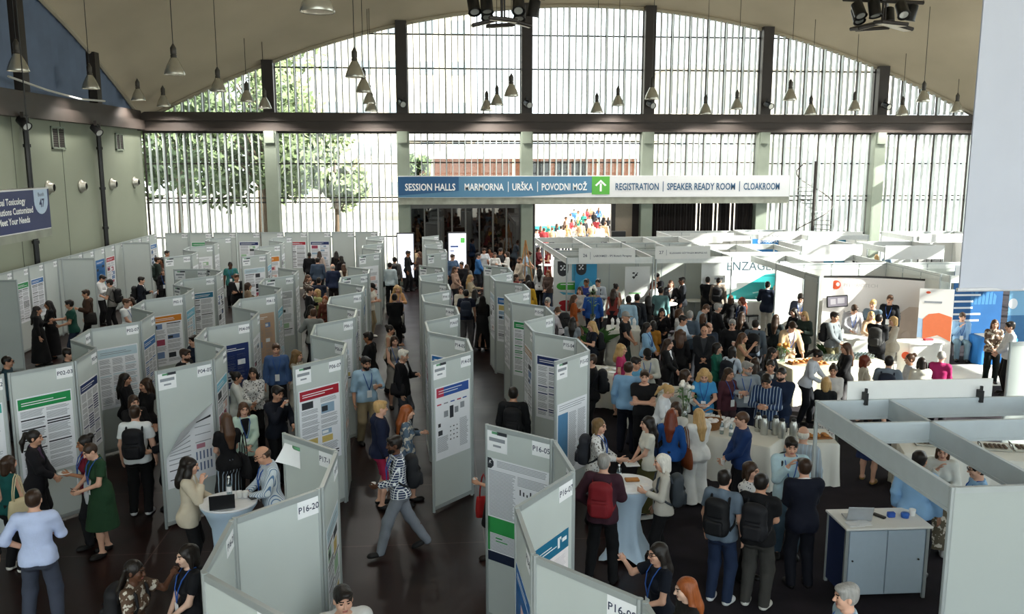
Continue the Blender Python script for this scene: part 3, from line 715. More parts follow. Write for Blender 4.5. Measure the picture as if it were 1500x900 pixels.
# far wall: beam, columns, fourteen glazed bays
mb = MB(); mb.box(XL, XR, YF-.28, YF+.25, 6.95, 7.30); mb.box(XL, XR, YF-.42, YF+.25, 7.30, 7.66); mb.box(XL, XR, YF-.50, YF+.25, 6.86, 6.97); struct('beam_far', mb, M_beam)
for i, x in enumerate(COLS[1:-1]):
    mb = MB(); w = .24; mb.box(x-w, x+w, YF-.45, YF+.2, 7.66, arch_x(x)+.05); mb.mat(1)
    mb.bbox(x-.27, x+.27, YF-.50, YF+.2, 0, 6.86, .02); mb.box(x-.20, x+.20, YF-.62, YF-.5, 6.35, 6.86)
    struct('column_%d' % (i+1), mb, [M_frame, M_col])
def glazed_bay(idx, x0, x1, z0, ztop, fins=True, zr=()):
    """one bay: dark steel mullions and rails, upright louvre blades, panes of glass"""
    fr = MB(); st = .055
    zt = (lambda x: ztop(x)-.05) if callable(ztop) else (lambda x: ztop)
    k = 6; xs = [x0+(x1-x0)*j/k for j in range(k+1)]
    for x in xs:
        if zt(x) > z0+.15: fr.box(x-.035, x+.035, YF-.06, YF+.04, z0, zt(x))
    for z in zr:
        inx = [x0+(x1-x0)*q/60 for q in range(61) if zt(x0+(x1-x0)*q/60) > z]
        if inx: fr.box(inx[0], inx[-1], YF-.05, YF+.03, z-.03, z+.03)
    for q in range(12):
        a, b = x0+(x1-x0)*q/12, x0+(x1-x0)*(q+1)/12
        if min(zt(a), zt(b)) > z0+.05:
            v = fr.verts([(a, YF-.07, zt(a)-.09), (b, YF-.07, zt(b)-.09), (b, YF-.07, zt(b)+.03), (a, YF-.07, zt(a)+.03), (a, YF+.05, zt(a)-.09), (b, YF+.05, zt(b)-.09), (b, YF+.05, zt(b)+.03), (a, YF+.05, zt(a)+.03)])
            fr.faces([(0, 1, 2, 3), (7, 6, 5, 4), (0, 4, 5, 1), (3, 2, 6, 7)], v)
    w = struct('window_%d' % idx, fr, M_frame)
    if fins:
        fb = MB(); nf = 18
        for q in range(1, nf):
            x = x0+(x1-x0)*q/nf
            if zt(x)-z0 > .3: fb.box(x-.02, x+.02, YF-.33, YF-.12, z0+.02, zt(x)-.10)
        fb.build('louvre', M_fin, w)
    g = MB(); q = 12
    for j in range(q):
        a, b = x0+(x1-x0)*j/q, x0+(x1-x0)*(j+1)/q
        if max(zt(a), zt(b)) > z0: g.quad((a, YF, z0), (b, YF, z0), (b, YF, max(z0, zt(b))), (a, YF, max(z0, zt(a))))
    g.build('pane', M_glass, w); return w
for i in range(7):
    a, b = COLS[i]+(.1 if i == 0 else .24), COLS[i+1]-(.1 if i == 6 else .24)
    glazed_bay(i+1, a, b, 7.66, arch_x, True, (9.6, 11.05))
    if i in (2, 3, 4): glazed_bay(i+8, a, b, 3.75, 6.86, True, (5.5, 6.35))
    else: glazed_bay(i+8, a, b, 0.3, 6.86, True, (5.45, 3.95, 3.75, 2.2))
# ground-floor doors under the sign: dark glazed screen, open doorway, curtained screen
mb = MB(); a, b = COLS[2]+.27, COLS[3]-.27
mb.box(a, b, YF-.05, YF+.05, 3.45, 3.75); mb.box(a, b, YF-.05, YF+.05, 0, .12)
for j in range(9): x = a+(b-a)*j/8; mb.box(x-.035, x+.035, YF-.08, YF+.05, 0, 3.6)
d = struct('door_1', mb, mat('door_steel', '5b5854', .4, .4))
g = MB(); g.box(a, b, YF-.01, YF+.01, .1, 3.5); g.build('pane', glass_mat('dark_glass', '3b3431', .10), d)
mb = MB(); mb.box(COLS[3]+.27, COLS[3]+.42, YF-.15, YF+.1, 0, 3.75); mb.box(7.86, 8.05, YF-.15, YF+.1, 0, 3.75); mb.box(COLS[3]+.27, 8.05, YF-.15, YF+.1, 3.62, 3.78); struct('door_2', mb, M_frame)
mb = MB(); mb.box(8.05, 8.85, YF-.06, YF+.06, 0, 3.75); mb.mat(1); mb.box(8.85, 9.2, YF-.1, YF+.1, 0, 3.75); struct('wall_far', mb, [mat('beige_panel', '8d8272', .7), M_curtain])
mb = MB(); a, b = COLS[4]+.27, COLS[5]-.27; q = 18
for j in range(q):
    x = a+(b-a)*(j+.5)/q; w = (b-a)/q*(.5 if j in (3, 8, 11, 12, 14, 15) else .62)
    pts = [(x-w, YF-.02), (x-w*.5, YF-.16), (x, YF-.04), (x+w*.5, YF-.16), (x+w*.9, YF-.02)]
    w2 = .40 if j in (8, 11, 14) else 1
    pts = [(x+(p[0]-x)*w2, p[1]) for p in pts]
    for z0, z1 in ((.05, 3.72),):
        b0 = mb.verts([(p[0], p[1], z0) for p in pts]+[(p[0], p[1], z1) for p in pts]+[(p[0], p[1]+.03, z0) for p in pts]+[(p[0], p[1]+.03, z1) for p in pts])
        mb.faces([(i, i+1, i+6, i+5) for i in range(4)]+[(i+11, i+10, i+15, i+16) for i in range(4)], b0)
struct('curtain_wall', mb, M_curtain)
# left wall
mb = MB(); mb.box(XL-.25, XL, YN, YF, 0, 6.95)
mb.mat(1)
for y in (4, 10, 16, 22.6, 28.2, 31.7, 35.3): mb.box(XL, XL+.012, y-.012, y+.012, 0, 6.95)
struct('wall_left', mb, [M_wallp, mat('panel_seam', '5d6156', .7)])
mb = MB(); mb.box(XL-.25, XL+.35, YN, YF-.5, 6.9, 7.3); mb.box(XL-.25, XL+.22, YN, YF-.5, 7.3, 7.7); struct('beam_left', mb, M_beam)
mb = MB(); ys = np.arange(YN, YF+.01, .24)
rows = [(XL-.10+(.17 if k % 2 else 0), float(y), 7.6, max(7.62, arch_y(float(y))+.02)) for k, y in enumerate(ys)]
b0 = mb.verts([(r[0], r[1], r[2]) for r in rows]+[(r[0], r[1], r[3]) for r in rows]); n = len(rows)
mb.faces([(i, i+n, i+n+1, i+1) for i in range(n-1)], b0)
b0 = mb.verts([(r[0]-.2, r[1], r[2]) for r in rows]+[(r[0]-.2, r[1], r[3]) for r in rows]); mb.faces([(i, i+1, i+n+1, i+n) for i in range(n-1)], b0)
struct('wall_left_gable', mb, M_blue)
# right and near sides: the same glass halls, glazed in big bays
def side_glass(name, along, fix, lo, hi, arch, cols):
    fr = MB(); P = (lambda u, z, d=0: (u, fix+d, z)) if along == 'x' else (lambda u, z, d=0: (fix+d, u, z))
    def bx(u0, u1, z0, z1, t=.1):
        if along == 'x': fr.box(u0, u1, fix-t, fix+t, z0, z1)
        else: fr.box(fix-t, fix+t, u0, u1, z0, z1)
    bx(lo, hi, 6.9, 7.6, .2)
    for k in range(cols+1): u = lo+(hi-lo)*k/cols; bx(u-.2, u+.2, 0, 6.9, .15); bx(u-.16, u+.16, 7.6, max(7.65, arch(u)), .12)
    for k in range(cols*4): u = lo+(hi-lo)*k/(cols*4); bx(u-.04, u+.04, 0, max(7.3, arch(u)), .05)
    for z in (2.4, 4.4, 9.4): bx(lo, hi-(6 if z > 9 else 0), z-.05, z+.05, .05)
    w = struct(name, fr, M_frame); g = MB(); q = 30
    for j in range(q):
        a, b = lo+(hi-lo)*j/q, lo+(hi-lo)*(j+1)/q; g.quad(P(a, .0), P(b, .0), P(b, arch(b)), P(a, arch(a)))
    g.build('pane', M_glass, w)
YS = 8.0
side_glass('window_right', 'y', XR, YS, YF, arch_y, 5)
mb = MB(); n = 24
for k, d in ((0, 0.), (1, .25)):
    b0 = mb.verts([(XR+d, YN+(YS-YN)*i/n, z if z == 0 else arch_y(YN+(YS-YN)*i/n)) for z in (0, 1) for i in range(n+1)]); mb.faces([(i, i+n+1, i+n+2, i+1) if k == 0 else (i, i+1, i+n+2, i+n+1) for i in range(n)], b0)
struct('wall_right_sunblock', mb, M_wallp)  # unseen solid stretch, added to keep the sun off the nearer crowd
side_glass('window_near', 'x', YN, XL, XR, arch_x, 7)

# fittings on the left wall
for k, (px, py, w, h) in enumerate(((84, 202, .52, .75), (174, 208, .42, .68))):
    p = atx(px, py, XL); t = thing('air_vent', 'dark louvred wall vent, the %s of the two on the green left wall' % ('larger nearer' if k == 0 else 'smaller far'), 'vent', p, 0, 'vents on the left wall')
    mb = MB(); mb.box(0, .05, -w, w, -h/2, -h/2+.05); mb.box(0, .05, -w, w, h/2-.05, h/2); mb.box(0, .05, -w, -w+.06, -h/2, h/2); mb.box(0, .05, w-.06, w, -h/2, h/2); mb.box(0, .05, -.03, .03, -h/2, h/2); mb.build('vent_frame', M_col, t)
    mb = MB()
    for j in range(8): z = -h/2+.07+j*(h-.14)/8; mb.box(.005, .035, -w+.05, w-.05, z, z+(h-.14)/8-.008)
    mb.build('slats', mat('vent_dark', '231e1a', .7), t)
for k, (px, py) in enumerate(((70, 275), (118, 273), (163, 270), (196, 267))):
    p = atx(px, py, XL); t = thing('air_nozzle', 'round metal air nozzle on the left wall, %s one from the hanging navy sign' % ('nearest', 'second', 'third', 'farthest')[k], 'air nozzle', p, 0, 'round air nozzles on the left wall')
    mb = MB(); mb.lathe([(.001, 0), (.30, 0), (.32, .04), (.26, .10), (.21, .12), (.20, .26), (.15, .28)], 20, cap=False); o = mb.build('nozzle_ring', mat('nozzle_metal', 'b4b2a6', .35, .5), t, True); o.rotation_euler = (0, R(90), 0); t.scale = (.75, .75, .75)
    mb = MB(); mb.lathe([(.001, .22), (.17, .24), (.17, .20)], 16, cap=False); o = mb.build('nozzle_mouth', M_black, t, True); o.rotation_euler = (0, R(90), 0)
for k, (px, py) in enumerate(((28, 165), (137, 180))):
    p = atx(px, py, XL); mb = MB(); mb.tube([(XL+.145, p.y, 0.0), (XL+.145, p.y, 7.0)], .09, 8)
    for z in (1.5, 3, 4.5, 6): mb.tube([(XL+.145, p.y, z), (XL+.145, p.y, z+.1)], .12, 8)
    tag(mb.build('drain_pipe', M_black), 'black upright pipe on the left wall, %s' % ('behind the hanging navy sign' if k == 0 else 'between the two wall vents'), 'pipe', 'pipes on the left wall')
    mb = MB(); mb.box(XL, XL+.3, p.y-.22, p.y+.22, 7.7, arch_y(p.y)); struct('column_left_%d' % (k+1), mb, M_frame)
def spotlight(p, label, aim, grp, big=1.):
    t = thing('spotlight', label, 'spotlight', p, 0, grp); t.scale = (big,)*3
    mb = MB(); mb.box(-.05, .05, -.05, .05, -.05, .12); mb.tube([(-.16, 0, -.2), (-.16, 0, .02), (.16, 0, .02), (.16, 0, -.2)], .015, 5); mb.build('bracket', M_frame, t)
    mb = MB(); mb.lathe([(.08, -.22), (.13, -.18), (.14, .16), (.155, .22), (.15, .225), (.12, .20)], 14); o = mb.build('lamp_housing', M_black, t, True); o.location = (0, 0, -.2); o.rotation_euler = aim
    mb = MB(); mb.lathe([(.001, .205), (.118, .205)], 14, cap=False); o = mb.build('lens', mat('spot_lens', 'c9ccc9', .15, .2), t); o.location = (0, 0, -.2); o.rotation_euler = aim
for k, (px, py) in enumerate(((33, 170), (140, 182))):
    p = atx(px, py, XL+.45); spotlight(p, 'black spotlight under the left beam, at the %s black pipe' % ('nearer', 'farther')[k], (R(125), 0, R(60)), 'spotlights on the left beam')
for k, x in enumerate(COLS[2:-1]):
    spotlight((x, YF-.75, 8.25), 'small spotlight standing on the far beam before the %s dark column from the left' % ('second', 'third', 'fourth', 'fifth', 'sixth')[k], (R(110), 0, R(20)), 'spotlights on the far beam')
mb = MB(); mb.tube([(XL+.5, 27.2, 8.0), (XL+.62, 29.5, 7.78), (XL+.62, 32, 7.68), (XL+.5, 34.6, 7.78)], .035, 6); tag(mb.build('cable_conduit', mat('pale_conduit', 'c4c4be', .5)), 'pale curved conduit sagging along the left beam', 'conduit')

# pendant lamps
LAMPS = [(27, 104), (133, 130), (203, 147), (256, 109), (240, 156), (320, 134), (362, 149), (388, 159), (520, 113), (533, 135), (541, 152), (544, 163), (713, 162), (728, 154), (749, 141), (874, 165), (905, 155), (955, 145), (1033, 167), (1079, 160), (1157, 147), (1187, 168), (1251, 162), (1321, 169), (1352, 149), (1401, 164), (465, 17)]
LSAY = ['leftmost pendant, against the blue corrugated gable', 'second pendant from the left wall, at the end of the pale conduit', 'third pendant from the left, below the bare ceiling near the corner', 'large pendant hanging high before the ceiling between two smaller ones at left', 'small low pendant at the left foot of the far arch', 'pendant before the leafy window at the left foot of the arch', 'pendant just left of the first dark column', 'pendant in front of the first dark column of the far wall',
 'biggest and topmost of the four pendants in a diagonal row, left bay', 'second of the four pendants in a diagonal row, left bay', 'third of the four pendants in a diagonal row, left bay', 'lowest of the four pendants in a diagonal row, left bay', 'lowest of three pendants beside the centre column', 'middle of three pendants beside the centre column', 'topmost of three pendants beside the centre column', 'lower of two pendants in the middle bay of the far window', 'upper of two pendants in the middle bay of the far window', 'large pendant in front of the column right of the middle bay',
 'lower of two pendants before the pale building, right of centre', 'upper of two pendants before the pale building, right of centre', 'upper left of three pendants in the bay right of the pale building', 'lowest of three pendants in the bay right of the pale building', 'right one of three pendants in the bay right of the pale building', 'lowest pendant in the last bay beside the white banner', 'upper pendant in the last bay beside the white banner', 'pendant hanging closest to the big white banner', 'huge near pendant cut off by the top edge above the far arch']
LAMP_LIGHT = bpy.data.lights.new('lamp_light', 'SPOT'); LAMP_LIGHT.energy = 330; LAMP_LIGHT.spot_size = R(140); LAMP_LIGHT.spot_blend = .4; LAMP_LIGHT.shadow_soft_size = .18; LAMP_LIGHT.color = (1, .96, .9)
pl = None
def make_lamp():
    t = thing('pendant_lamp', '', 'lamp')
    mb = MB(); mb.lathe([(.07, .46), (.10, .44), (.13, .38), (.20, .25), (.26, .10), (.285, 0), (.28, -.012), (.268, .0), (.245, .10), (.18, .25), (.11, .38), (.02, .40)], 24, cap=False); mb.build('shade', mat('lamp_metal', 'c2c0b4', .25, .7, .05), t, True)
    mb = MB(); mb.lathe([(.02, .44), (.085, .45), (.09, .52), (.07, .54), (.085, .56), (.085, .72), (.05, .78), (.02, .84)], 14); mb.build('ballast', mat('ballast_grey', '4a4742', .5, .3), t, True)
    mb = MB(); mb.ball((0, 0, .18), (.07, .07, .12), 12, 8); mb.build('bulb', mat('bulb_glow', 'fff2dc', .3, emit='fff0d8', estr=6), t, True)
    return t
for (px, py), say in zip(LAMPS, LSAY):
    p = at(px, py, 8.0)
    if p.y > 38.6: p = aty(px, py, 38.6)
    if pl is None: pl = make_lamp(); t = pl
    else:
        t = pl.copy(); C.objects.link(t)
        for ch in list(pl.children):
            if ch.name.split('.')[0] not in ('cable', 'lamp_light'): c = ch.copy(); C.objects.link(c); c.parent = t
    t.location = p; tag(t, 'metal bell '+say if 'pendant' in say else say, 'lamp', 'bell pendant lamps')
    mb = MB(); mb.tube([(0, 0, .8), (0, 0, min(shell(min(max(p.x, XL), XR), min(p.y, YF)), 17)-p.z)], .012, 5); mb.build('cable', M_black, t)
    li = bpy.data.objects.new('lamp_light', LAMP_LIGHT); C.objects.link(li); li.parent = t; li.location = (0, 0, .02)
# two lighting rigs
def rig(px, py, y, label):
    p = aty(px, py, y); t = thing('lighting_rig', label, 'lighting rig', p, 0, 'lighting rigs under the vault')
    mb = MB(); mb.tube([(-.95, 0, .30), (.95, .0, .25)], .045, 8); mb.tube([(-.45, -.8, .28), (.5, .8, .32)], .045, 8); mb.tube([(0, 0, .3), (0, 0, -.25)], .03, 6); mb.tube([(.06, 0, .3), (.06, 0, -.25)], .02, 6); mb.build('crossbar', M_frame, t)
    mb = MB()
    for x, y_ in ((-.95, 0), (.95, 0), (0, .0)): mb.tube([(x, y_, .3), (x*.6, y_, shell(p.x, p.y)-p.z)], .010, 5)
    mb.build('suspension_wire', M_black, t)
    for x, y_, rx in ((-.62, -.1, 150), (-.35, -.3, 165), (.35, -.2, 140), (.72, .1, 190), (-.3, .6, 150), (.45, .6, 160)):
        mb = MB(); mb.lathe([(.09, -.18), (.13, -.16), (.135, .16), (.15, .19), (.12, .18), (.001, .15)], 12); o = mb.build('spot_head', M_black, t, True); o.location = (x, y_, .06); o.rotation_euler = (R(rx), R(12*x), 0)
        mb = MB(); mb.lathe([(.001, .17), (.115, .175)], 12, cap=False); q = mb.build('spot_lens', mat('spot_lens', 'c9ccc9'), o)
    for x, y_, ry in ((-.35, .0, -14), (.35, .0, 14), (0, .45, -4), (0, -.4, 5)):
        mb = MB(); mb.bbox(-.32, .32, -.22, .22, -.03, .05, .02); mb.mat(1); mb.box(-.28, .28, -.18, .18, -.036, -.03); o = mb.build('flood_panel', [M_frame, mat('flood_white', 'e6dcc8', .4)], t); o.location = (x, y_, -.28); o.rotation_euler = (R(6), R(ry), 0)
rig(735, 14, 20.0, 'black lighting rig with spots hanging before the centre of the far arch')
rig(1293, 20, 20.0, 'black lighting rig with spots hanging under the ceiling above the right booths')

# the big wayfinding sign over the doors
ys = YF-.75; a = aty(583, 258, ys); b = aty(1157, 258, ys); zt, zb = a.z, aty(583, 290, ys).z; zs = aty(583, 300, ys).z
t = thing('wayfinding_sign', 'long blue and white hall direction sign with green arrow above the doorway', 'sign', (a.x, ys, zb)); W = b.x-a.x; H = zt-zb
def sx(px): return aty(px, 270, ys).x-a.x
def sz(py): return aty(870, py, ys).z-zb
mb = MB(); mb.box(0, W, 0, .35, 0, H); mb.mat(1); mb.box(0, W, 0.02, .30, zs-zb, 0)
mb.build('sign_box', [mat('sign_white', 'd8dadb', .5, 0, .02), mat('sign_photo_strip', '8e9184', .6, 0, .35, 2.2)], t)
def plate(poly, y, col, name): m = MB(); m.prism(poly, y, 0.0); return m.build(name, mat('sign_'+col, col, .5, 0, .02), t)
plate([(0, 0.02), (sx(670), .02), (sx(760), 0.03), (sx(867), .20), (sx(867), H-.03), (0, H-.03)], -.006, '4f7f9f', 'pale_blue_panel')
plate([(0, .10), (sx(672), .30), (sx(672), H-.03), (0, H-.03)], -.012, '1f5480', 'dark_blue_panel')
plate([(sx(867), sz(285)), (sx(893), sz(285)), (sx(893), H-.03), (sx(867), H-.03)], -.012, '55a83e', 'green_arrow_panel')
mb = MB()
for txt, p0, p1 in (('SESSION HALLS', 593, 667), ('MARMORNA', 680, 738), ('URŠKA', 750, 781), ('POVODNI MOŽ', 793, 860)):
    V, F_, w = text_geo(txt, .02); k = (sx(p1)-sx(p0))/w; mb.faces(F_, mb.verts([(sx(p0)+v[0]*k, -.016, sz(278.5)+v[1]*.30/.7) for v in V]))
mb.box(sx(744), sx(744)+.03, -.014, -.004, sz(281), sz(266)); mb.box(sx(787), sx(787)+.03, -.014, -.004, sz(281), sz(266))
cx = (sx(867)+sx(893))/2; c = sz(272); mb.prism([(cx-.045, c-.26), (cx+.045, c-.26), (cx+.045, c+.10), (cx-.045, c+.10)], -.016, -.012); mb.prism([(cx, c+.26), (cx-.26, c+.02), (cx-.19, c-.03), (cx, c+.15), (cx+.19, c-.03), (cx+.26, c+.02)], -.016, -.012)
mb.build('white_lettering', mat('letter_white', 'f0f2f2', .5, 0, .01), t)
mb = MB()
for txt, p0, p1 in (('REGISTRATION', 901, 965), ('SPEAKER READY ROOM', 977, 1077), ('CLOAKROOM', 1089, 1142)):
    V, F_, w = text_geo(txt, .02); k = (sx(p1)-sx(p0))/w; mb.faces(F_, mb.verts([(sx(p0)+v[0]*k, -.012, sz(278.5)+v[1]*.30/.7) for v in V]))
mb.box(sx(971), sx(971)+.03, -.01, .0, sz(281), sz(266)); mb.box(sx(1083), sx(1083)+.03, -.01, 0, sz(281), sz(266))
mb.build('blue_lettering', mat('letter_blue', '2a5578', .5, 0, .01), t)
# hanging exhibitor sign on the left, parallel to the left wall
p_ = aty(70, 274.5, 18.0); t = thing('hanging_sign', 'navy hanging sign for booth 47 in front of the left wall', 'sign', p_, R(90)); HH = .80
mb = MB(); mb.box(-3.2, 0, 0, .22, -HH-.15, 0); mb.mat(1); mb.box(-3.2, 0, -.006, 0, -HH+.02, -.03); mb.mat(2); mb.box(-3.2, 0, -.007, 0, -HH-.15, -HH+.0)
mb.build('sign_box', [mat('sign_white', 'd8dadb'), mat('sign_navy', '1b2a5c', .5, 0, .03), mat('sign_photo_strip', '8e9184')], t)
mb = MB(); mb.prism([(-.66, -.03), (-.08, -.03), (-.08, -.24)]+[(-.37+.29*math.cos(q), -.24-.26*math.sin(q)) for q in [math.pi*k/10 for k in range(1, 10)]]+[(-.66, -.24)], -.012, -.005); mb.build('booth_number_tab', mat('tab_pale_blue', 'bcd0e6', .5), t)
mb = MB(); mb.text('Booth', -.37, -.016, -.16, .075, align='c'); mb.text('47', -.35, -.016, -.36, .15, align='c', bold=.03); mb.build('number_lettering', mat('letter_navy', '1b2a5c', .5), t)
for i, s_ in enumerate(('Global Toxicology', 'Solutions Customized', 'to Meet Your Needs')): mb = MB(); mb.text(s_, (-1.02, -.74, -.90)[i], -.012, -.27-.175*i, .115, align='r', bold=.025); mb.build('white_lettering', mat('letter_white', 'f0f2f2'), t)
mb = MB()
for x in (-.4, -2.8): mb.tube([(x, .11, 0), (x, .11, 8)], .012, 5)
mb.build('suspension_wire', M_black, t)
# big white banner hanging at the right
y = 9.2; a = aty(1405, 425, y); t = thing('hanging_banner', 'tall blank white fabric banner hanging at the right edge', 'banner', (a.x, y, a.z))
mb = MB(); n = 14; L_ = 4.0
for k, d in ((0, 0), (1, .02)):
    b0 = mb.verts([(1.6*i/n, d+.02*math.sin(i*.9)*(1-j/6*.6), L_*j/6) for j in range(7) for i in range(n+1)]); mb.faces([(q, q+1, q+n+2, q+n+1) if k == 0 else (q, q+n+1, q+n+2, q+1) for j in range(6) for i in range(n) for q in [j*(n+1)+i]], b0)
mb.build('banner_cloth', mat('banner_cloth', 'c3c7d3', .8, 0, .03, 2), t, True)
mb = MB(); mb.tube([(-.02, .01, 0), (1.62, .01, 0)], .022, 8); mb.tube([(-.02, .01, L_), (1.62, .01, L_)], .022, 8); mb.build('banner_rail', mat('rail_white', 'd8d8dc', .4), t)
mb = MB()
for x in (.1, 1.5): mb.tube([(x, .01, L_), (x, .01, shell(a.x, y)-a.z)], .008, 5)
mb.build('suspension_wire', M_black, t)
# ------------------------------------------------------------------ poster boards in zigzag rows
M_panel = mat('board_panel_grey', 'bac2bf', .7, 0, .03, 2)
M_card = mat('card_white', 'eceef0', .6, 0, .02)
M_ink = mat('ink_navy', '2b3550', .6, 0, .02)
M_text = mat('ink_grey', '8d9299', .7, 0, .05)
M_dark = mat('ink_dark', '2a2e36', .6, 0, .05)
_bd = {}
def board_parts():
    if 'f' in _bd: return
    f = MB()
    for x in (.022, .978): f.lathe([(.024, .0), (.024, 2.5)], 8, (x, 0, 0))
    f.box(.04, .96, -.02, .02, 2.44, 2.495); f.box(.04, .96, -.02, .02, .04, .10)
    o = f.build('frame', M_alu); _bd['f'] = o.data; bpy.data.objects.remove(o)
    f = MB(); f.box(.035, .965, -.010, .010, .10, 2.44); o = f.build('panel', M_panel); _bd['p'] = o.data; bpy.data.objects.remove(o)
def num_card(txt):
    if txt not in _bd:
        m = MB(); m.box(-.13, .13, -.004, 0, -.085, .085); m.mat(1); m.text(txt, 0, -.006, -.03, .062, align='c', bold=.012); o = m.build('number_card', [M_card, M_ink]); _bd[txt] = o.data; bpy.data.objects.remove(o)
    return _bd[txt]
def notice_card():
    if 'n' not in _bd:
        m = MB(); m.box(-.15, .15, -.004, 0, -.125, .125); m.mat(1); m.box(.0, .15, -.006, -.004, .085, .125); m.mat(2); m.box(-.08, .02, -.006, -.004, .09, .12)
        m.mat(3); m.box(-.12, .12, -.006, -.004, -.0, .045); m.box(-.06, .06, -.006, -.004, -.065, -.04); o = m.build('notice_card', [M_card, M_dark, mat('notice_green', '5f9a72'), M_text]); _bd['n'] = o.data; bpy.data.objects.remove(o)
    return _bd['n']
def board(a, b, label, num=None, notice=False, side='r', group='grey poster boards in rows', facing=None):
    """one free-standing panel between floor points a and b, its front towards the camera (or towards facing)"""
    board_parts(); a, b = Vector((a[0], a[1], 0)), Vector((b[0], b[1], 0)); mid = (a+b)/2; u = (b-a).normalized(); tgt = Vector(facing) if facing else -mid.normalized()
    if u.y*tgt.x-u.x*tgt.y < 0: a, b, u = b, a, -u
    t = thing('poster_board', label, 'poster board', a, math.atan2(u.y, u.x), group); t.scale = ((b-a).length*.985, 1, 1)
    link('frame', _bd['f'], t); link('panel', _bd['p'], t)
    if num: c = link('number_card', num_card(num), t); c.location = (.84 if side == 'r' else .16, -.011, 2.352)
    if notice: c = link('notice_card', notice_card(), t); c.location = (.19, -.011, 2.312)
    return t
HC = {'green': '1d8a4c', 'navy': '1d2f63', 'blue': '2467a8', 'red': 'a5182c', 'teal': '3fa59a', 'cyan': '6fb8d2', 'orange': 'c87a1e', 'tan': 'b79a82', 'grey': 'a9adb0', 'white': 'e9ebee', 'purple': '7d4f8f', 'brown': '8a5a3a', 'petrol': '176a8d', 'pale': 'b6ccd6'}
def poster_geo(w, h, col, style, seed):
    """a printed sheet: header band, columns of text lines, figures"""
    rr = random.Random(seed); m = MB(); m.box(0, w, -.003, 0, 0, h); E = lambda x0, x1, z0, z1, k, d=0: (m.mat(k), m.box(x0, x1, -.0036-d, -.003, z0, z1))
    hh = h*rr.uniform(.11, .15)
    if style == 'p': E(0, w, 0, h, 1)
    if style != 'p' and col != 'white': E(.02*w, .98*w, h-hh-.02, h-.02, 1)
    for j in range(2): E(w*.08, w*rr.uniform(.6, .9), h-hh*.45-.02-j*.035, h-hh*.45-.008-j*.035, 5 if col not in ('white', 'pale') else 2, .0004)
    cols = 2 if style in 'tf' else 3
    cw = (w-.06)/cols; top = h-hh-.05
    for c in range(cols):
        z = top; x = .03+c*cw
        while z > .07:
            r = rr.random()
            if style in 'fp' and r < .33 and z > .22:
                fh = rr.uniform(.08, .16); k = rr.choice((3, 4, 4, 6)); E(x+.02, x+cw*rr.uniform(.5, .9), z-fh, z, k, .0003)
                if rr.random() < .6: E(x+.03, x+cw*.4, z-fh*.8, z-fh*.25, rr.choice((3, 6, 5)), .0006)
                z -= fh+.025
            elif r < .42: E(x+.01, x+cw-.02, z-.022, z, 3 if style != 'c' else 1); z -= .04
            else:
                for q in range(rr.randint(3, 7)):
                    if z < .06: break
                    E(x+.01, x+cw-rr.uniform(.02, .07), z-.008, z, 2); z -= .018
                z -= .02
    return m
ROWS_SAY = {}
def poster(t, col, style, seed, label, w=.82, h=1.18, x=None, ztop=2.08, name='poster', grp='posters pinned to the boards'):
    m = poster_geo(w, h, col, style, seed); hx = HC[col]
    o = m.build(name, [mat('paper_white', 'e6e9ee', .45, 0, .02, 3), mat('print_'+col, hx, .45, 0, .05, 6), M_text, M_dark, mat('print_fig_'+str(seed % 5), ('c8d6e2', '8fa9c0', 'd8b7b0', '9dbf9f', '6d86b0')[seed % 5], .5), M_card, mat('print_fig2_'+str(seed % 4), ('d9dfe4', '9a3f58', '3d5f86', 'c9b26a')[seed % 4], .5)])
    M = Matrix.Translation(t.location) @ Matrix.Rotation(t.rotation_euler.z, 4, 'Z'); o.matrix_world = M @ Matrix.Translation(((t.scale.x-w)/2 if x is None else x, -.0125, ztop-h))
    return tag(o, label, 'poster', grp)
ORD = ['first', 'second', 'third', 'fourth', 'fifth', 'sixth', 'seventh', 'eighth', 'ninth', 'tenth', 'eleventh', 'twelfth', 'thirteenth', 'fourteenth', 'fifteenth', 'sixteenth', 'seventeenth', 'eighteenth', 'nineteenth', 'twentieth', 'twenty-first', 'twenty-second', 'twenty-third', 'twenty-fourth', 'twenty-fifth', 'twenty-sixth', 'twenty-seventh', 'twenty-eighth', 'twenty-ninth', 'thirtieth']
STEP = [(.67, .74), (-.045, 1.0), (-.69, .72), (-.07, 1.01)]
def zigzag(x, y, n):
    P = [(x, y)]
    for i in range(n): s = STEP[i % 4]; P.append((P[-1][0]+s[0], P[-1][1]+s[1]))
    return P
SEED = 100
def row(P, say, pre, base, posters, notices=(0,), nums=True):
    """posters: {board index: (colour, style)}"""
    global SEED
    for i, (a, b) in enumerate(zip(P, P[1:])):
        t = board(a, b, 'grey poster board, %s from the front of %s' % (ORD[i], say), '%s-%02d' % (pre, base+i) if nums else None, i in notices)
        SEED += 1
        if i in posters:
            c, s = posters[i][:2]; poster(t, c, s, SEED, '%s poster on the %s board of %s' % ({'white': 'plain white', 'pale': 'pale blue', 'grey': 'grey-headed', 'tan': 'tan printed'}.get(c, c+'-headed'), ORD[i], say), h=1.18 if i % 3 else 1.24)
S1, S2, S3, S4, S5 = ['the %s zigzag row from left' % o for o in ('first', 'second', 'third', 'fourth', 'fifth')]
row(zigzag(-6.40, 13.15, 15), S1, 'P02', 3, {0: ('green', 't'), 1: ('navy', 'c'), 2: ('white', 't'), 4: ('pale', 'c'), 5: ('blue', 'c'), 6: ('blue', 't'), 8: ('orange', 'f'), 9: ('cyan', 'c'), 10: ('blue', 'f'), 12: ('petrol', 't'), 13: ('grey', 'f'), 14: ('blue', 'c')}, (10, 14))
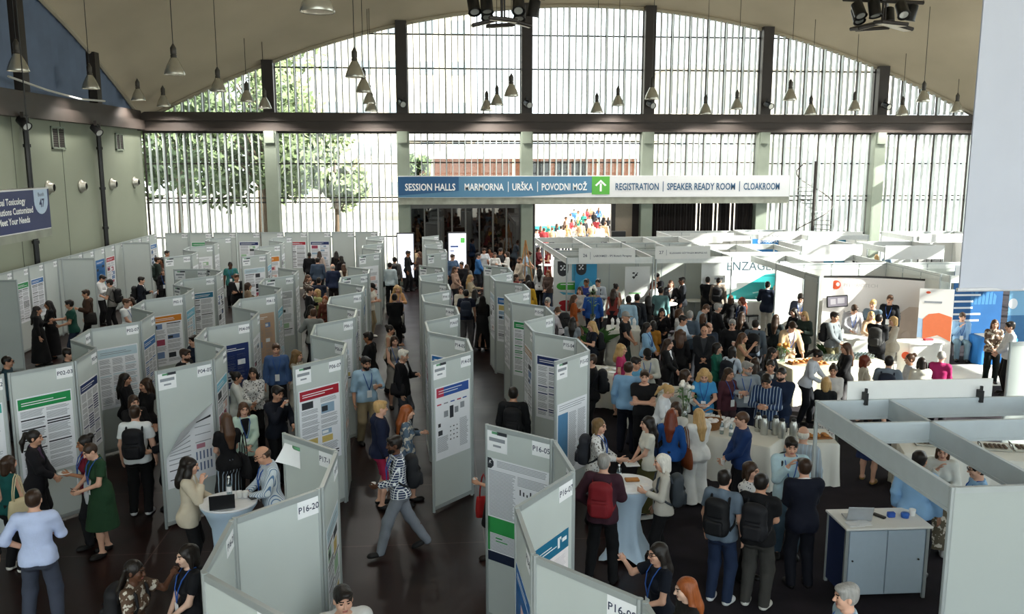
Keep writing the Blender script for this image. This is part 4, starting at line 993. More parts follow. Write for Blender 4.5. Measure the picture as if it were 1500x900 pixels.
t = board((-7.11, 12.45), (-6.42, 13.13), 'grey poster board P02-12 cut off by the left edge of the view', 'P02-12'); poster(t, 'teal', 'f', 55, 'teal-headed poster cut off by the left edge of the view')
row(zigzag(-4.27, 13.1, 15), S2, 'P04', 5, {1: ('cyan', 'f'), 2: ('white', 't'), 4: ('navy', 'p'), 5: ('white', 'f'), 8: ('tan', 'p'), 9: ('cyan', 'c'), 12: ('grey', 'f'), 13: ('white', 'c'), 6: ('white', 'f'), 10: ('blue', 'f')}, (0, 12))
row(zigzag(-2.27, 13.25, 15), S3, 'P06', 7, {0: ('red', 'f'), 1: ('white', 'f'), 2: ('white', 't'), 4: ('white', 'f'), 5: ('navy', 'c'), 6: ('white', 'f'), 8: ('grey', 'c'), 9: ('blue', 'f'), 12: ('pale', 'f'), 13: ('white', 'f'), 10: ('cyan', 'f')}, (0, 12))
row(zigzag(-.17, 13.40, 15), S4, 'P14', 3, {2: ('blue', 'f'), 4: ('white', 't'), 6: ('pale', 'f'), 10: ('petrol', 'f'), 3: ('grey', 'f')}, (0, 14))
t0 = [o for o in C.objects if o.get('label', '').endswith('first from the front of '+S4)][0]
row(zigzag(1.76, 13.25, 15), S5, 'P15', 2, {2: ('navy', 'c'), 3: ('tan', 'f'), 6: ('green', 'c'), 7: ('white', 'c'), 10: ('blue', 'f'), 11: ('pale', 'f'), 12: ('white', 't')}, (0, 14))
def special(t, label, fn, w=.84, h=1.2, ztop=2.05, mats=None):
    m = MB(); m.box(0, w, -.003, 0, 0, h); fn(m, w, h); o = m.build('poster', mats); M = Matrix.Translation(t.location) @ Matrix.Rotation(t.rotation_euler.z, 4, 'Z')
    o.matrix_world = M @ Matrix.Translation(((t.scale.x-w)/2, -.0125, ztop-h)); return tag(o, label, 'poster', 'posters pinned to the boards')
def find(lbl): return [o for o in C.objects if o.get('label', '') == lbl][0]
def txt_lines(m, x0, x1, z1, z0, rr, k=1):
    m.mat(k); z = z1
    while z > z0: m.box(x0, x1-rr.uniform(0, .05), -.004, -.003, z-.007, z); z -= .017
P_ = [mat('paper_white', 'e6e9ee'), M_text, M_dark]
def red_blue(m, w, h):
    rr = random.Random(4); m.mat(3); m.box(.03, .2, -.004, -.003, h-.17, h-.02); m.mat(4); m.box(.2, w-.03, -.004, -.003, h-.17, h-.02); m.mat(5); m.box(.08, w-.2, -.005, -.004, h-.075, h-.065); m.box(.08, w-.3, -.005, -.004, h-.115, h-.105)
    for x, c in ((.04, 3), (.20, 1), (.36, 4), (.52, 3), (.66, 4)): m.mat(c); m.box(x, x+.1, -.004, -.003, h-.30, h-.28)
    m.mat(2); m.box(.34, .43, -.004, -.003, h-.56, h-.36); m.mat(1); m.box(.2, .3, -.004, -.003, h-.52, h-.42); m.box(.46, .55, -.004, -.003, h-.5, h-.4); m.box(.6, .7, -.004, -.003, h-.45, h-.35)
    m.mat(2); m.box(.06, .12, -.004, -.003, h-.66, h-.6); m.box(.06, .16, -.004, -.003, h-.80, h-.72)
    for i in range(4):
        for j in range(3): m.mat(2 if (i+j) % 2 else 1); m.box(.34+j*.08, .37+j*.08, -.004, -.003, h-.72-i*.07, h-.70-i*.07)
    txt_lines(m, .04, .30, h-.83, .12, rr); txt_lines(m, .58, .8, h-.62, .12, rr)
special(t0, 'poster with red and blue header on the front board of the fourth zigzag row', red_blue, mats=P_+[mat('print_crimson', 'b3324c'), mat('print_royal', '27509a'), M_card])
def doc_blue(m, w, h):
    rr = random.Random(9); m.mat(1)
    for i in range(3): m.box(.05, w-.06-.1*(i == 2), -.004, -.003, h-.05-i*.035, h-.04-i*.035)
    m.mat(3); m.box(.02, .30, -.004, -.003, .02, h-.18); txt_lines(m, .33, .56, h-.2, .1, rr); txt_lines(m, .59, w-.03, h-.2, .5, rr); m.mat(4); m.box(.60, w-.06, -.004, -.003, .3, .46)
special(find('grey poster board, first from the front of '+S5), 'document poster with a blue side column on the fifth row\'s front board', doc_blue, .86, 1.24, 1.78, P_+[mat('print_steel', '4a7fa8'), mat('print_pale', 'b9cdb9')])
# the poster that has come loose and curls forward
t = find('grey poster board, first from the front of '+S2)
m = MB(); w, h, n = .84, 1.22, 12
def curl(u, v):
    a = max(0., (v+.55*(1-u)-.95)/.6); return (u*w+a*.16*(1-u*.5), -.012-a*.16, v*h-a*.34)
for k, dy in ((0, 0), (3, .004)):
    b0 = m.verts([(p[0], p[1]+dy, p[2]) for j in range(n+1) for i in range(n+1) for p in [curl(i/n, j/n)]]); m.mat(k if k == 0 else 0); m.faces([(q, q+1, q+n+2, q+n+1) if k == 0 else (q, q+n+1, q+n+2, q+1) for j in range(n) for i in range(n) for q in [j*(n+1)+i]], b0)
def strip(u0, u1, v0, v1, k):
    m.mat(k); P4 = [curl(u, v) for u, v in ((u0, v0), (u1, v0), (u1, v1), (u0, v1))]; m.quad(*[(p[0], p[1]-.003, p[2]) for p in P4])
for v, k in ((.10, 2), (.22, 2), (.55, 1), (.62, 1), (.68, 1), (.30, 1), (.36, 1), (.42, 1), (.48, 1)): strip(.05, .50, v, v+.012, k)
for v in (.5, .6, .7): strip(.60, .93, v, v+.01, 1)
strip(.62, .80, .42, .48, 3); strip(.60, .95, .80, .83, 2)
for i in range(5): strip(.6+i*.075, .63+i*.075, .27, .38, 4); strip(.6+i*.075, .63+i*.075, .12, .23, 4)
o = m.build('poster', P_+[mat('print_rose', 'b77f8e'), mat('print_slate', '5d6f8f')], None, True); M = Matrix.Translation(t.location) @ Matrix.Rotation(t.rotation_euler.z, 4, 'Z'); o.matrix_world = M @ Matrix.Translation((.08, -.012, .62)); tag(o, 'loose white poster with its top corner curling off board P04-05', 'poster', 'posters pinned to the boards')
# front right row (P16)
SR = 'the front right zigzag row'
NR = [(1.50, 4.72), (1.42, 5.72), (.71, 6.52), (.66, 7.51), (1.32, 8.38), (1.25, 9.38), (.51, 10.06)]
nr = [board(a, b, 'grey poster board %s in the front right row, %s' % (num, s), num, ntc) for a, b, num, ntc, s in zip(NR, NR[1:], ('P16-10', 'P16-09', 'P16-08', 'P16-07', 'P16-06', 'P16-05'), (0, 0, 0, 0, 0, 1),
      ('nearest the camera', 'cut off by the bottom edge', 'seen almost edge-on', 'behind P16-09', 'short slanting one', 'at its far end'))]
rr = random.Random(3)
def green_band(m, w, h):
    m.mat(3); m.box(0, .03, -.004, -.003, .13, .56); m.box(0, w, -.004, -.003, .36, .56); m.mat(2); m.prism([(0, h-.13), (.05, h-.13), (.09, h-.09), (.09, h-.04), (.05, h), (0, h)], -.006, -.003); m.mat(5); m.prism([(.02, h-.08), (.035, h-.055), (.06, h-.075), (.04, h-.045), (.065, h-.03), (.03, h-.03)], -.007, -.006)
    m.mat(4); m.box(0, w, -.004, -.003, 0, .12); m.mat(1); txt_lines(m, .14, w-.02, h-.02, h-.1, rr); txt_lines(m, .02, .42, h-.15, .58, rr); txt_lines(m, .45, w-.02, h-.15, h-.26, rr)
    m.mat(2)
    for i in range(6): m.box(.48+i*.05, .50+i*.05, -.004, -.003, h-.37, h-.30-.02*(i % 3))
    m.mat(3); m.box(.12, .22, -.005, -.004, .30, .315); m.box(.12, .30, -.005, -.004, .26, .272); m.mat(1); txt_lines(m, .03, w-.03, .35, .14, rr)
special(nr[5], 'poster with green middle band and black corner logo on board P16-05', green_band, .90, 1.30, 2.10, P_+[mat('print_leaf', '2f9a4e'), mat('print_ink', '12203a'), M_card])
def teal_head(m, w, h):
    m.mat(3); m.box(0, w, -.004, -.003, h-.20, h); m.mat(4); m.box(.05, .5, -.005, -.004, h-.09, h-.08); m.box(.05, .6, -.005, -.004, h-.12, h-.11); m.prism([(.62, h-.15), (.66, h-.15), (.66, h-.05), (.69, h-.08), (.69, h-.04), (.62, h-.04)], -.005, -.004); m.box(.71, .8, -.005, -.004, h-.11, h-.07); txt_lines(m, .05, w-.05, h-.25, .1, rr)
special(nr[3], 'white poster with a petrol-blue header on board P16-07', teal_head, .84, 1.2, 1.95, [mat('paper_pinkish', 'e8e2e4', .5), mat('print_faint', 'd3cdd2'), M_dark, mat('print_petrol', '136c94'), M_card])
poster(nr[1], 'white', 'c', 71, 'white poster low on board P16-09', ztop=1.95); poster(nr[2], 'blue', 'p', 72, 'blue poster on the board seen edge-on in the front right row', ztop=2.0)
# front left row
NL = [(-1.10, 5.70), (-1.84, 6.43), (-1.85, 7.44), (-1.17, 8.12), (-1.15, 9.22), (-1.84, 9.91)]
nl = [board(a, b, 'grey poster board in the front left row, %s' % s, num, ntc) for a, b, num, ntc, s in zip(NL, NL[1:], ('P16-22', 'P16-21', 'P16-20', 'P17-11', 'P17-10'), (0, 0, 0, 0, 0), ('at the bottom edge of the view', 'second from the camera', 'blank, numbered P16-20', 'seen edge-on behind P16-20', 'with a peeling notice'))]
m = MB(); n = 6
b0 = m.verts([((i/n)*.30, -.006-.14*max(0, (1-i/n)*(1-j/n))**1.3, .25*j/n+.06*(1-i/n)*(1-j/n)) for j in range(n+1) for i in range(n+1)]); m.faces([(q, q+1, q+n+2, q+n+1) for j in range(n) for i in range(n) for q in [j*(n+1)+i]], b0)
m.mat(1); m.box(.16, .30, -.010, -.006, .21, .25); c = m.build('notice_card', [M_card, mat('notice_green', '5f9a72')], nl[4], True); c.location = (.05, -.011, 2.14)
poster(nl[4], 'white', 't', 81, 'white poster with grey title on the board with peeling notice', ztop=1.62); poster(nl[1], 'white', 'c', 82, 'plain white poster on the second board of the front left row', ztop=1.9); poster(nl[3], 'pale', 'f', 83, 'pale photo-filled poster on the edge-on board behind P16-20', ztop=2.0)
# left wall row, its three fins, back wall row
say = 'the row along the left wall'
LP = {6: ('green', 't'), 7: ('blue', 't'), 11: ('white', 'f'), 12: ('blue', 'p'), 13: ('red', 'f'), 18: ('blue', 'f')}
for i in range(19):
    y = 19.9+i*1.0; t = board((-12.2, y), (-12.2, y+.985), 'grey poster board, %s from the front of %s' % (ORD[i], say), 'P01-%02d' % (i+1), facing=(1, 0, 0)); SEED += 1
    if i in LP: poster(t, LP[i][0], LP[i][1], SEED, '%s poster on the %s board of %s' % ({'white': 'plain white', 'grey': 'grey-headed'}.get(LP[i][0], LP[i][0]+'-headed'), ORD[i], say))
for y, s in ((23.85, 'nearest'), (29.1, 'middle'), (34.6, 'farthest')):
    board((-12.15, y), (-11.1, y), 'blank grey divider board standing out from the left wall row, %s of three' % s)
say = 'the row along the back windows'
BP = {1: ('green', 'f'), 3: ('navy', 'f'), 5: ('red', 't'), 6: ('navy', 'f')}
for i in range(9):
    x = -11.9+i*1.02; t = board((x, 39.1), (x+1.0, 39.1), 'grey poster board, %s from the left in %s' % (ORD[i], say), 'P01-%02d' % (i+20)); SEED += 1
    if i in BP: poster(t, BP[i][0], BP[i][1], SEED, '%s-headed poster on the %s board of %s' % (BP[i][0], ORD[i], say))
board((-2.66, 39.05), (-2.60, 38.1), 'grey poster board closing the right end of the back row')
board((-7.7, 25.86), (-6.72, 25.84), 'grey poster board closing the far end of the first zigzag row', 'P02-19', True)
# second block of rows, further back
for x, y, n, say, pre, ps in ((-8.95, 29.1, 9, 'the leftmost rear zigzag row', 'P03', {1: ('white', 't'), 4: ('white', 'f'), 5: ('white', 'c')}), (-6.48, 29.05, 9, 'the second rear zigzag row', 'P05', {0: ('pale', 'f'), 1: ('cyan', 'f'), 4: ('orange', 'f'), 5: ('white', 'f')}),
                         (-2.72, 29.2, 9, 'the third rear zigzag row', 'P07', {0: ('white', 'f'), 4: ('white', 't')}), (-.45, 29.2, 9, 'the right rear zigzag row', 'P13', {4: ('white', 't')})):
    row(zigzag(x, y, n), say, pre, 1, ps)
# ------------------------------------------------------------------ exhibition stands
M_bw = mat('booth_wall_white', 'dadbd6', .6, 0, .03, 2)
M_bwg = mat('booth_wall_grey', 'b9bfb9', .6, 0, .03, 2)
M_navyc = mat('booth_navy', '16264f', .8, 0, .06)
def beam(m, a, b, z=2.5, h=.20, w=.045):
    """flanged aluminium girder between two floor points"""
    a, b = Vector((a[0], a[1], 0)), Vector((b[0], b[1], 0)); u = (b-a).normalized(); n = Vector((-u.y, u.x, 0)); L_ = (b-a).length
    m.T = Matrix(((u.x, n.x, 0, a.x), (u.y, n.y, 0, a.y), (0, 0, 1, 0), (0, 0, 0, 1)))
    m.box(0, L_, -w/2, w/2, z-.035, z); m.box(0, L_, -w/2, w/2, z-h, z-h+.035); m.box(0, L_, -w*.28, w*.28, z-h+.035, z-.035); m.T = None
def stand(name, label, posts, beams, walls, z=2.5, h=.2, wm=None, cat='exhibition stand', grp='white shell-scheme exhibition stands'):
    t = thing(name, label, cat, (posts[0][0], posts[0][1], 0), 0, grp); o = posts[0]; r = lambda p: (p[0]-o[0], p[1]-o[1])
    for p in posts:
        m = MB(); q = r(p); m.lathe([(.028, 0), (.028, z)], 8, (q[0], q[1], 0)); m.lathe([(.034, z-.02), (.034, z+.005)], 8, (q[0], q[1], 0)); m.build('post', M_alu, t)
    for a, b in beams: m = MB(); beam(m, r(a), r(b), z, h); m.build('beam', M_alud if h > .25 else mat('beam_white', 'd4d7d4', .45, .1), t)
    for a, b in walls:
        m = MB(); a, b = Vector(r(a)).to_3d(), Vector(r(b)).to_3d(); u = (b-a).normalized(); n = Vector((-u.y, u.x, 0)); L_ = (b-a).length; m.T = Matrix(((u.x, n.x, 0, a.x), (u.y, n.y, 0, a.y), (0, 0, 1, 0), (0, 0, 0, 1)))
        k = max(1, round(L_))
        for j in range(k): m.mat(0); m.box(L_*j/k+.02, L_*(j+1)/k-.02, -.012, .012, .08, z-.06); m.mat(1); m.box(L_*j/k-.02, L_*j/k+.02, -.02, .02, 0, z)
        m.mat(1); m.box(0, L_, -.02, .02, .02, .08); m.box(0, L_, -.02, .02, z-.06, z); m.box(L_-.02, L_+.02, -.02, .02, 0, z); m.build('wall_panel', [wm or M_bwg, M_alu], t)
    return t
def fascia(t, x0, x1, y, z0, z1, num, txt, th=.10):
    o = t.location; m = MB(); m.box(x0-o.x, x1-o.x, y-o.y-.012, y-o.y+.012, z0, z1)
    m.mat(1); W = x1-x0
    if num: m.text(num, x0-o.x+W*.11, y-o.y-.014, (z0+z1)/2-th*.4, th, align='c', bold=.01); m.box(x0-o.x+W*.20, x0-o.x+W*.205, y-o.y-.014, y-o.y-.012, z0+.12, z1-.12)
    if txt:
        V, F_, w = text_geo(txt, .012); k = min(th/.7, W*.68/w); m.faces(F_, m.verts([(x0-o.x+W*.26+v[0]*k, y-o.y-.014, (z0+z1)/2-th*.4+v[1]*k) for v in V]))
    return m.build('fascia_sign', [M_white, M_ink], t)
def graphic(name, label, x0, x1, z0, z1, y, fn, mats, cat='poster', grp=None, rz=0., d=.02):
    """flat printed display standing at depth y, drawn in metres from its lower left corner"""
    m = MB(); m.box(0, x1-x0, 0, d, 0, z1-z0); fn(m, x1-x0, z1-z0); o = m.build(name, mats); o.location = (x0, y, z0); o.rotation_euler = (0, 0, rz); return tag(o, label, cat, grp)
def ellipse(cx, cz, rx, rz_, n=24): return [(cx+rx*math.cos(2*math.pi*k/n), cz+rz_*math.sin(2*math.pi*k/n)) for k in range(n)]
def lines(m, x, z, w, n, h, gap, mi, rr=random.Random(5)):
    m.mat(mi)
    for i in range(n): m.box(x, x+w*rr.uniform(.6, 1), -.004, 0, z-i*gap-h, z-i*gap)
def logo_badge(m, x, z, s, kb, kw):
    m.mat(kb); m.prism([(x-s, z+s*1.2), (x-s, z-s*.6)]+[(x-s*math.cos(q), z-s*.6-s*math.sin(q)) for q in [math.pi*k/8 for k in range(1, 8)]]+[(x+s, z-s*.6), (x+s, z+s*1.2)], -.004, 0)
    m.mat(kw)
    for a, b in ((-.35, .3), (.25, .35), (-.05, -.05), (-.35, -.4), (.3, -.35)): m.prism(ellipse(x+a*s, z+b*s, s*.18, s*.14, 8), -.007, -.004)
    m.prism([(x-.3*s, z-.45*s), (x-.2*s, z-.5*s), (x+.35*s, z+.35*s), (x+.25*s, z+.4*s)], -.007, -.004)

# stands 26 and 27
yb = 30.3; yf = 27.8
s26 = stand('exhibition_booth', 'open white stand numbered 26 with life-science banners, left end of its row', [(4.06, yf), (6.88, yf), (4.0, yb), (6.9, yb)], [((4.06, yf), (6.88, yf)), ((4.06, yf), (3.9, 32.8)), ((6.88, yf), (6.9, 32.8)), ((4.0, yb), (6.9, yb)), ((5.4, yb), (5.4, 32.8))], [((4.0, yb), (6.9, yb))])
a, b = aty(848, 364, yf-.06), aty(930, 385, yf-.06); fascia(s26, a.x, b.x, yf-.06, b.z, a.z, '26', 'LABORMED - IPS Biotech Paraguay')
s27 = stand('exhibition_booth', 'open white stand numbered 27 with pig picture banner', [(6.98, yf), (9.5, yf), (6.98, yb), (9.5, yb)], [((6.98, yf), (9.5, yf)), ((9.5, yf), (9.6, 32.8)), ((8.2, yb), (8.2, 32.8)), ((6.98, yb), (9.5, yb))], [((6.98, yb), (9.5, yb)), ((9.5, 28.8), (9.5, yb))])
a, b = aty(960, 361, yf-.06), aty(1040, 379, yf-.06); fascia(s27, a.x, b.x, yf-.06, b.z, a.z, '27', 'ELLEGAARD GÖTTINGEN MINIPIGS A/S')
sr = stand('exhibition_booth', 'white stand behind stands 26 and 27, seen over their girders', [(3.9, 32.9), (6.9, 32.9), (9.7, 32.9), (3.85, 35.4), (6.9, 35.4), (9.8, 35.4)], [((3.9, 32.9), (9.7, 32.9)), ((3.85, 35.4), (9.8, 35.4)), ((3.9, 32.9), (3.85, 35.4)), ((6.9, 32.9), (6.9, 35.4)), ((9.7, 32.9), (9.8, 35.4)), ((5.4, 32.9), (5.4, 35.4)), ((8.3, 32.9), (8.3, 35.4))], [((5.0, 32.9), (9.7, 32.9))])
for p0, p1 in ((812, 880), (917, 1058)): a, b = aty(p0, 347, 35.5), aty(p1, 356, 35.5); fascia(sr, a.x, b.x, 35.48, b.z, a.z, '', '')
def capsule(m, w, h):
    logo_badge(m, w*.42, h-.28, .19, 3, 4); m.mat(1); m.prism([(.28, h*.50)]+[(w*.98, h*.50), (w*.98, h*.62), (.28, h*.62)]+[(.28-.17*math.sin(q), h*.56+h*.06*math.cos(q)) for q in [math.pi*k/8 for k in range(1, 8)]], -.004, 0); m.mat(4); m.box(.25, w*.9, -.006, -.004, h*.585, h*.60)
    m.mat(5); m.prism([(.2, h*.47), (w*.95, h*.44), (w*.9, h*.42), (.35, h*.42)], -.004, 0); m.mat(2); m.prism(ellipse(w*.55, h*.28, .24, .10), -.004, 0); m.prism(ellipse(w*.62, h*.20, .26, .13), -.005, 0)
    m.mat(5); m.box(w*.82, w, -.003, 0, h*.65, h)
p0, p1 = aty(811, 383, yb-.15), aty(843, 447, yb-.15)
graphic('banner_stand', 'white roll-up banner with green capsule and black badge in stand 26', p0.x, p1.x, .05, p0.z+.05, yb-.15, capsule, [mat('banner_white', 'd9dcda', .5, 0, .02), mat('capsule_green', '3fa02f', .4), mat('capsule_red', 'a81f2a', .4), mat('badge_black', '1b1e22', .5), M_card, mat('banner_aqua', '58b0d0', .5)], 'banner', 'roll-up banners in stand 26')
def cyan_b(m, w, h): logo_badge(m, w*.28, h-.26, .18, 1, 2); m.mat(3); m.prism(ellipse(w*.5, h*.45, .3, .5), -.003, 0); m.mat(2); lines(m, .1, h*.5, w*.7, 3, .03, .09, 2)
p0, p1 = aty(843, 383, yb-.3), aty(874, 447, yb-.3)
graphic('banner_stand', 'blue roll-up banner with black badge in stand 26', p0.x, p1.x, .05, p0.z+.05, yb-.25, cyan_b, [mat('banner_blue', '2a93c4', .5, 0, .08, 1.5), mat('badge_black', '1b1e22'), M_card, mat('banner_aqua', '58b0d0')], 'banner', 'roll-up banners in stand 26')
def white_b(m, w, h): m.mat(1); [m.prism(ellipse(w*(.34+.1*(i % 2)), h-.22-.07*i, .05, .03, 8), -.004, 0) for i in range(3)]; m.prism([(w*.32, h-.42), (w*.36, h-.42), (w*.52, h-.2), (w*.48, h-.2)], -.004, 0); m.mat(2); lines(m, .14, h-.9, w*.5, 1, .03, .1, 3); lines(m, .2, h-1.05, w*.5, 2, .02, .07, 2)
p0, p1 = aty(916, 391, 29.2), aty(951, 450, 29.2)
graphic('banner_stand', 'white roll-up banner with small black logo at the right of stand 26', p0.x, p1.x, .05, p0.z, 29.2, white_b, [mat('banner_white', 'd9dcda'), mat('badge_black', '1b1e22'), M_text, mat('capsule_green', '3fa02f')], 'banner', 'roll-up banners in stand 26')
def pigs(m, w, h):
    m.mat(1); m.box(0, w, -.003, 0, h*.2, h*.66); m.mat(4); m.box(w*.55, w*.9, -.005, -.003, h*.74, h*.77)
    for cx in (.30, .72):
        m.mat(2); m.prism(ellipse(w*cx, h*.50, w*.22, h*.10), -.006, -.003); m.prism(ellipse(w*cx, h*.40, w*.11, h*.07), -.008, -.003); m.prism([(w*(cx-.16), h*.54), (w*(cx-.08), h*.57), (w*(cx-.15), h*.62)], -.008, -.003); m.prism([(w*(cx+.16), h*.54), (w*(cx+.15), h*.62), (w*(cx+.08), h*.57)], -.008, -.003)
        m.mat(3); m.prism(ellipse(w*cx, h*.365, w*.05, h*.02, 10), -.010, -.003); m.prism(ellipse(w*(cx-.06), h*.45, w*.015, h*.009, 8), -.010, -.003); m.prism(ellipse(w*(cx+.06), h*.45, w*.015, h*.009, 8), -.010, -.003)
p0, p1 = aty(1028, 386, 28.6), aty(1061, 440, 28.6)
graphic('banner_stand', 'banner with a photograph of two pale piglets at the edge of stand 27', p0.x, p1.x, .05, p0.z, 28.6, pigs, [mat('banner_white', 'd9dcda'), mat('pig_ground', '8a7c68', .6, 0, .3, 6), mat('pig_cream', 'cfc3b4', .6), mat('pig_dark', '4a3a33'), M_text], 'banner')
# SENZAGEN display wall
yz = 29.0; p0, p1 = aty(1056, 370, yz), aty(1141, 440, yz)
def senza(m, w, h):
    z = h-.62; m.mat(1); V, F_, tw = text_geo('SENZAGEN', .0); k = (w-.06)/tw; m.faces(F_, m.verts([(.02+v[0]*k, -.005, z+v[1]*k*1.05) for v in V])); m.mat(2); m.box(.04, w-.05, -.004, 0, z-.21, z-.195)
    m.mat(3); m.prism([(0, h*.36), (w*.35, h*.50), (w*.75, h*.69), (w, h*.71), (w, .02), (0, .02)], -.004, 0); m.mat(4); m.prism([(w*.55, h*.44), (w*.75, h*.47), (w*.98, h*.41), (w*.98, h*.395), (w*.75, h*.45), (w*.56, h*.425)], -.006, -.004); m.prism([(w*.6, h*.38), (w*.8, h*.36), (w*.98, h*.37), (w*.98, h*.355), (w*.8, h*.345), (w*.6, h*.365)], -.006, -.004)
graphic('display_wall', 'white and teal SENZAGEN display wall beside stand 27', p0.x, p1.x, .02, p0.z, yz, senza, [mat('display_white', 'dfe4e4', .5, 0, .03), mat('senza_ink', '39505c', .5), M_text, mat('senza_teal', '2a9a9c', .45, 0, .12, 1.5), mat('senza_foam', '9fd0d0', .5)], 'display')
sz = stand('exhibition_booth', 'white stand behind the SENZAGEN display wall', [(9.62, 29.1), (12.35, 29.1), (9.7, 31.9), (12.5, 31.9)], [((9.62, 29.1), (12.35, 29.1)), ((9.62, 29.1), (9.7, 31.9)), ((12.35, 29.1), (12.5, 31.9)), ((9.7, 31.9), (12.5, 31.9)), ((11.0, 29.1), (11.05, 31.9))], [((9.62, 29.12), (12.35, 29.12))], wm=M_bw)
p0, p1 = aty(1143, 374, 28.2), aty(1203, 440, 28.2)
def pinkish(m, w, h): m.mat(1); lines(m, w*.3, h-.25, w*.5, 2, .05, .12, 1); m.mat(2); m.prism([(0, h*.1), (w, h*.35), (w, .02), (0, .02)], -.004, 0)
graphic('display_wall', 'pale pink and white display wall right of the SENZAGEN wall', p0.x+.55, p1.x, .02, 2.45, 28.2, pinkish, [mat('display_rose', 'dcd6da', .5), M_text, mat('display_sky', '9ec3dc', .5)], 'display')
# rear stands along the far windows
def rear(name_l, y, pxl, pxr, pt, pb, depth, num, txt, walls=True):
    a, b = aty(pxl, pt, y), aty(pxr, pb, y); z = 2.5; s = stand('exhibition_booth', name_l, [(a.x, y), (b.x, y), (a.x, y+depth), (b.x, y+depth)], [((a.x, y), (b.x, y)), ((a.x, y), (a.x, y+depth)), ((b.x, y), (b.x, y+depth)), ((a.x, y+depth), (b.x, y+depth))], [((a.x, y+depth), (b.x, y+depth)), ((b.x, y), (b.x, y+depth))] if walls else [], wm=M_bw); return s, a, b
s, a, b = rear('white rear stand in front of the dark curtains', 35.6, 985, 1100, 340, 349, 2.6, '', ''); p, q = aty(1012, 338, 35.5), aty(1075, 352, 35.5); fascia(s, p.x, q.x, 35.55, 2.28, 2.62, '31', 'Axolabs', .08)
s, a, b = rear('white rear stand with a bright blue wall', 36.2, 1102, 1180, 340, 349, 2.4, '', ''); p, q = aty(1112, 338, 36.1), aty(1185, 351, 36.1); fascia(s, p.x, q.x, 36.15, 2.25, 2.6, '32', 'BioAgilytix', .08)
def bluew(m, w, h): m.mat(1); m.text('PHARMA', w*.33, -.006, h-.38, .13); m.prism(ellipse(w*.28, h-.32, .07, .09), -.006, 0); lines(m, w*.7, h-.85, w*.25, 2, .10, .2, 1)
p, q = aty(1096, 350, 37.4), aty(1153, 376, 37.4); graphic('display_wall', 'bright blue display wall in a rear stand behind the SENZAGEN wall', p.x, q.x, .02, 2.4, 37.4, bluew, [mat('display_blue', '1d6aa8', .5, 0, .05, 1), M_card], 'display')
s, a, b = rear('white rear stand with a blue molecule picture', 35.5, 1184, 1272, 336, 346, 2.2, '', ''); p, q = aty(1184, 335, 35.7), aty(1264, 347, 35.7); fascia(s, p.x, q.x, 35.75, 2.3, 2.62, '', '')
def mol(m, w, h): m.mat(1); m.prism([(0, h*.55), (w*.55, h), (w*.2, h), (0, h*.85)], -.004, 0); m.text('IN VIVO', w*.42, -.006, h-.25, .10); m.text('BY WINNERS', w*.38, -.006, h-.50, .10); m.mat(2); m.prism([(w*.55, h*.35), (w*.57, h*.35), (w*.62, h*.7), (w*.6, h*.7)], -.006, 0); m.prism(ellipse(w*.3, h*.12, .15, .10), -.006, 0); m.mat(3); m.prism([(w*.3, h*.3), (w*.9, h*.25), (w*.9, h*.235), (w*.3, h*.285)], -.006, 0)
p, q = aty(1188, 349, 37.5), aty(1247, 374, 37.5); graphic('display_wall', 'blue display wall with molecule drawing in a rear stand', p.x, q.x, .02, 2.35, 37.5, mol, [mat('display_ocean', '3a86a8', .5, 0, .15, 1), mat('display_white', 'dfe4e4'), M_dark, mat('senza_foam', '9fd0d0')], 'display')
s, a, b = rear('white rear stand at the far right against the louvred windows', 34.6, 1338, 1450, 345, 354, 2.6, '', ''); p, q = aty(1348, 343, 34.5), aty(1440, 356, 34.5); fascia(s, p.x, q.x, 34.55, 2.25, 2.6, '', '')
s, a, b = rear('low-fronted white stand before the molecule picture', 31.0, 1175, 1262, 358, 370, 2.2, '', '', False); fascia(s, a.x, b.x, 30.98, 2.05, 2.55, '', '')
s, a, b = rear('low-fronted white stand left of the big banner', 30.4, 1297, 1382, 358, 370, 2.2, '', '', False); fascia(s, a.x, b.x, 30.38, 2.05, 2.55, '', '')
for px, py, y, lab in ((1352, 366, 35.6, 'first'), (1372, 368, 35.6, 'second')):
    p = aty(px, py, y); t = thing('easel_display', 'dark patterned picture on the wall of the far right rear stand, %s from left' % lab, 'picture', (p.x, y, 1.4)); m = MB(); m.bbox(-.22, .22, -.02, .02, -.3, .3, .01); m.build('picture_frame', M_black, t); m = MB(); m.box(-.18, .18, -.024, -.02, -.26, .26); m.build('picture_print', mat('print_mono', '8c8a88', .5, 0, .9, 9), t)
# red-dot stand with curved pop-up wall
X0, X1, Y0, Y1 = 10.22, 13.72, 22.75, 25.8
sb = stand('exhibition_booth', 'big white stand with a curved picture wall and orange ball logo', [(X0, Y0), (X1, Y0+.1), (X0, Y1), (X1, Y1)], [((X0, Y0), (X0, Y1)), ((X0, Y1), (X1, Y1)), ((X1, Y0+.1), (X1, Y1)), ((11.4, Y1), (11.4, 28.0)), ((X1, Y1), (X1, 28.0)), ((X0, Y1), (X0, 28.0)), ((X0, 28.0), (X1, 28.0))], [((X0, Y1), (X1, Y1)), ((X1, Y0+.1), (X1, Y1)), ((X0, Y0+.05), (X0, Y0+.9))], wm=M_bw)
pa, pb = at(1207, 406, 2.28), at(1355, 411, 2.28); Lw = (pb-pa).xy.length; ang = math.atan2(pb.y-pa.y, pb.x-pa.x)
t = thing('popup_wall', 'curved white pop-up picture wall with orange ball logo and sunlit corner', 'display', (pa.x, pa.y, 0), ang)
def cv(u): return Lw*u, .32*math.sin(math.pi*u)
m = MB(); n = 24
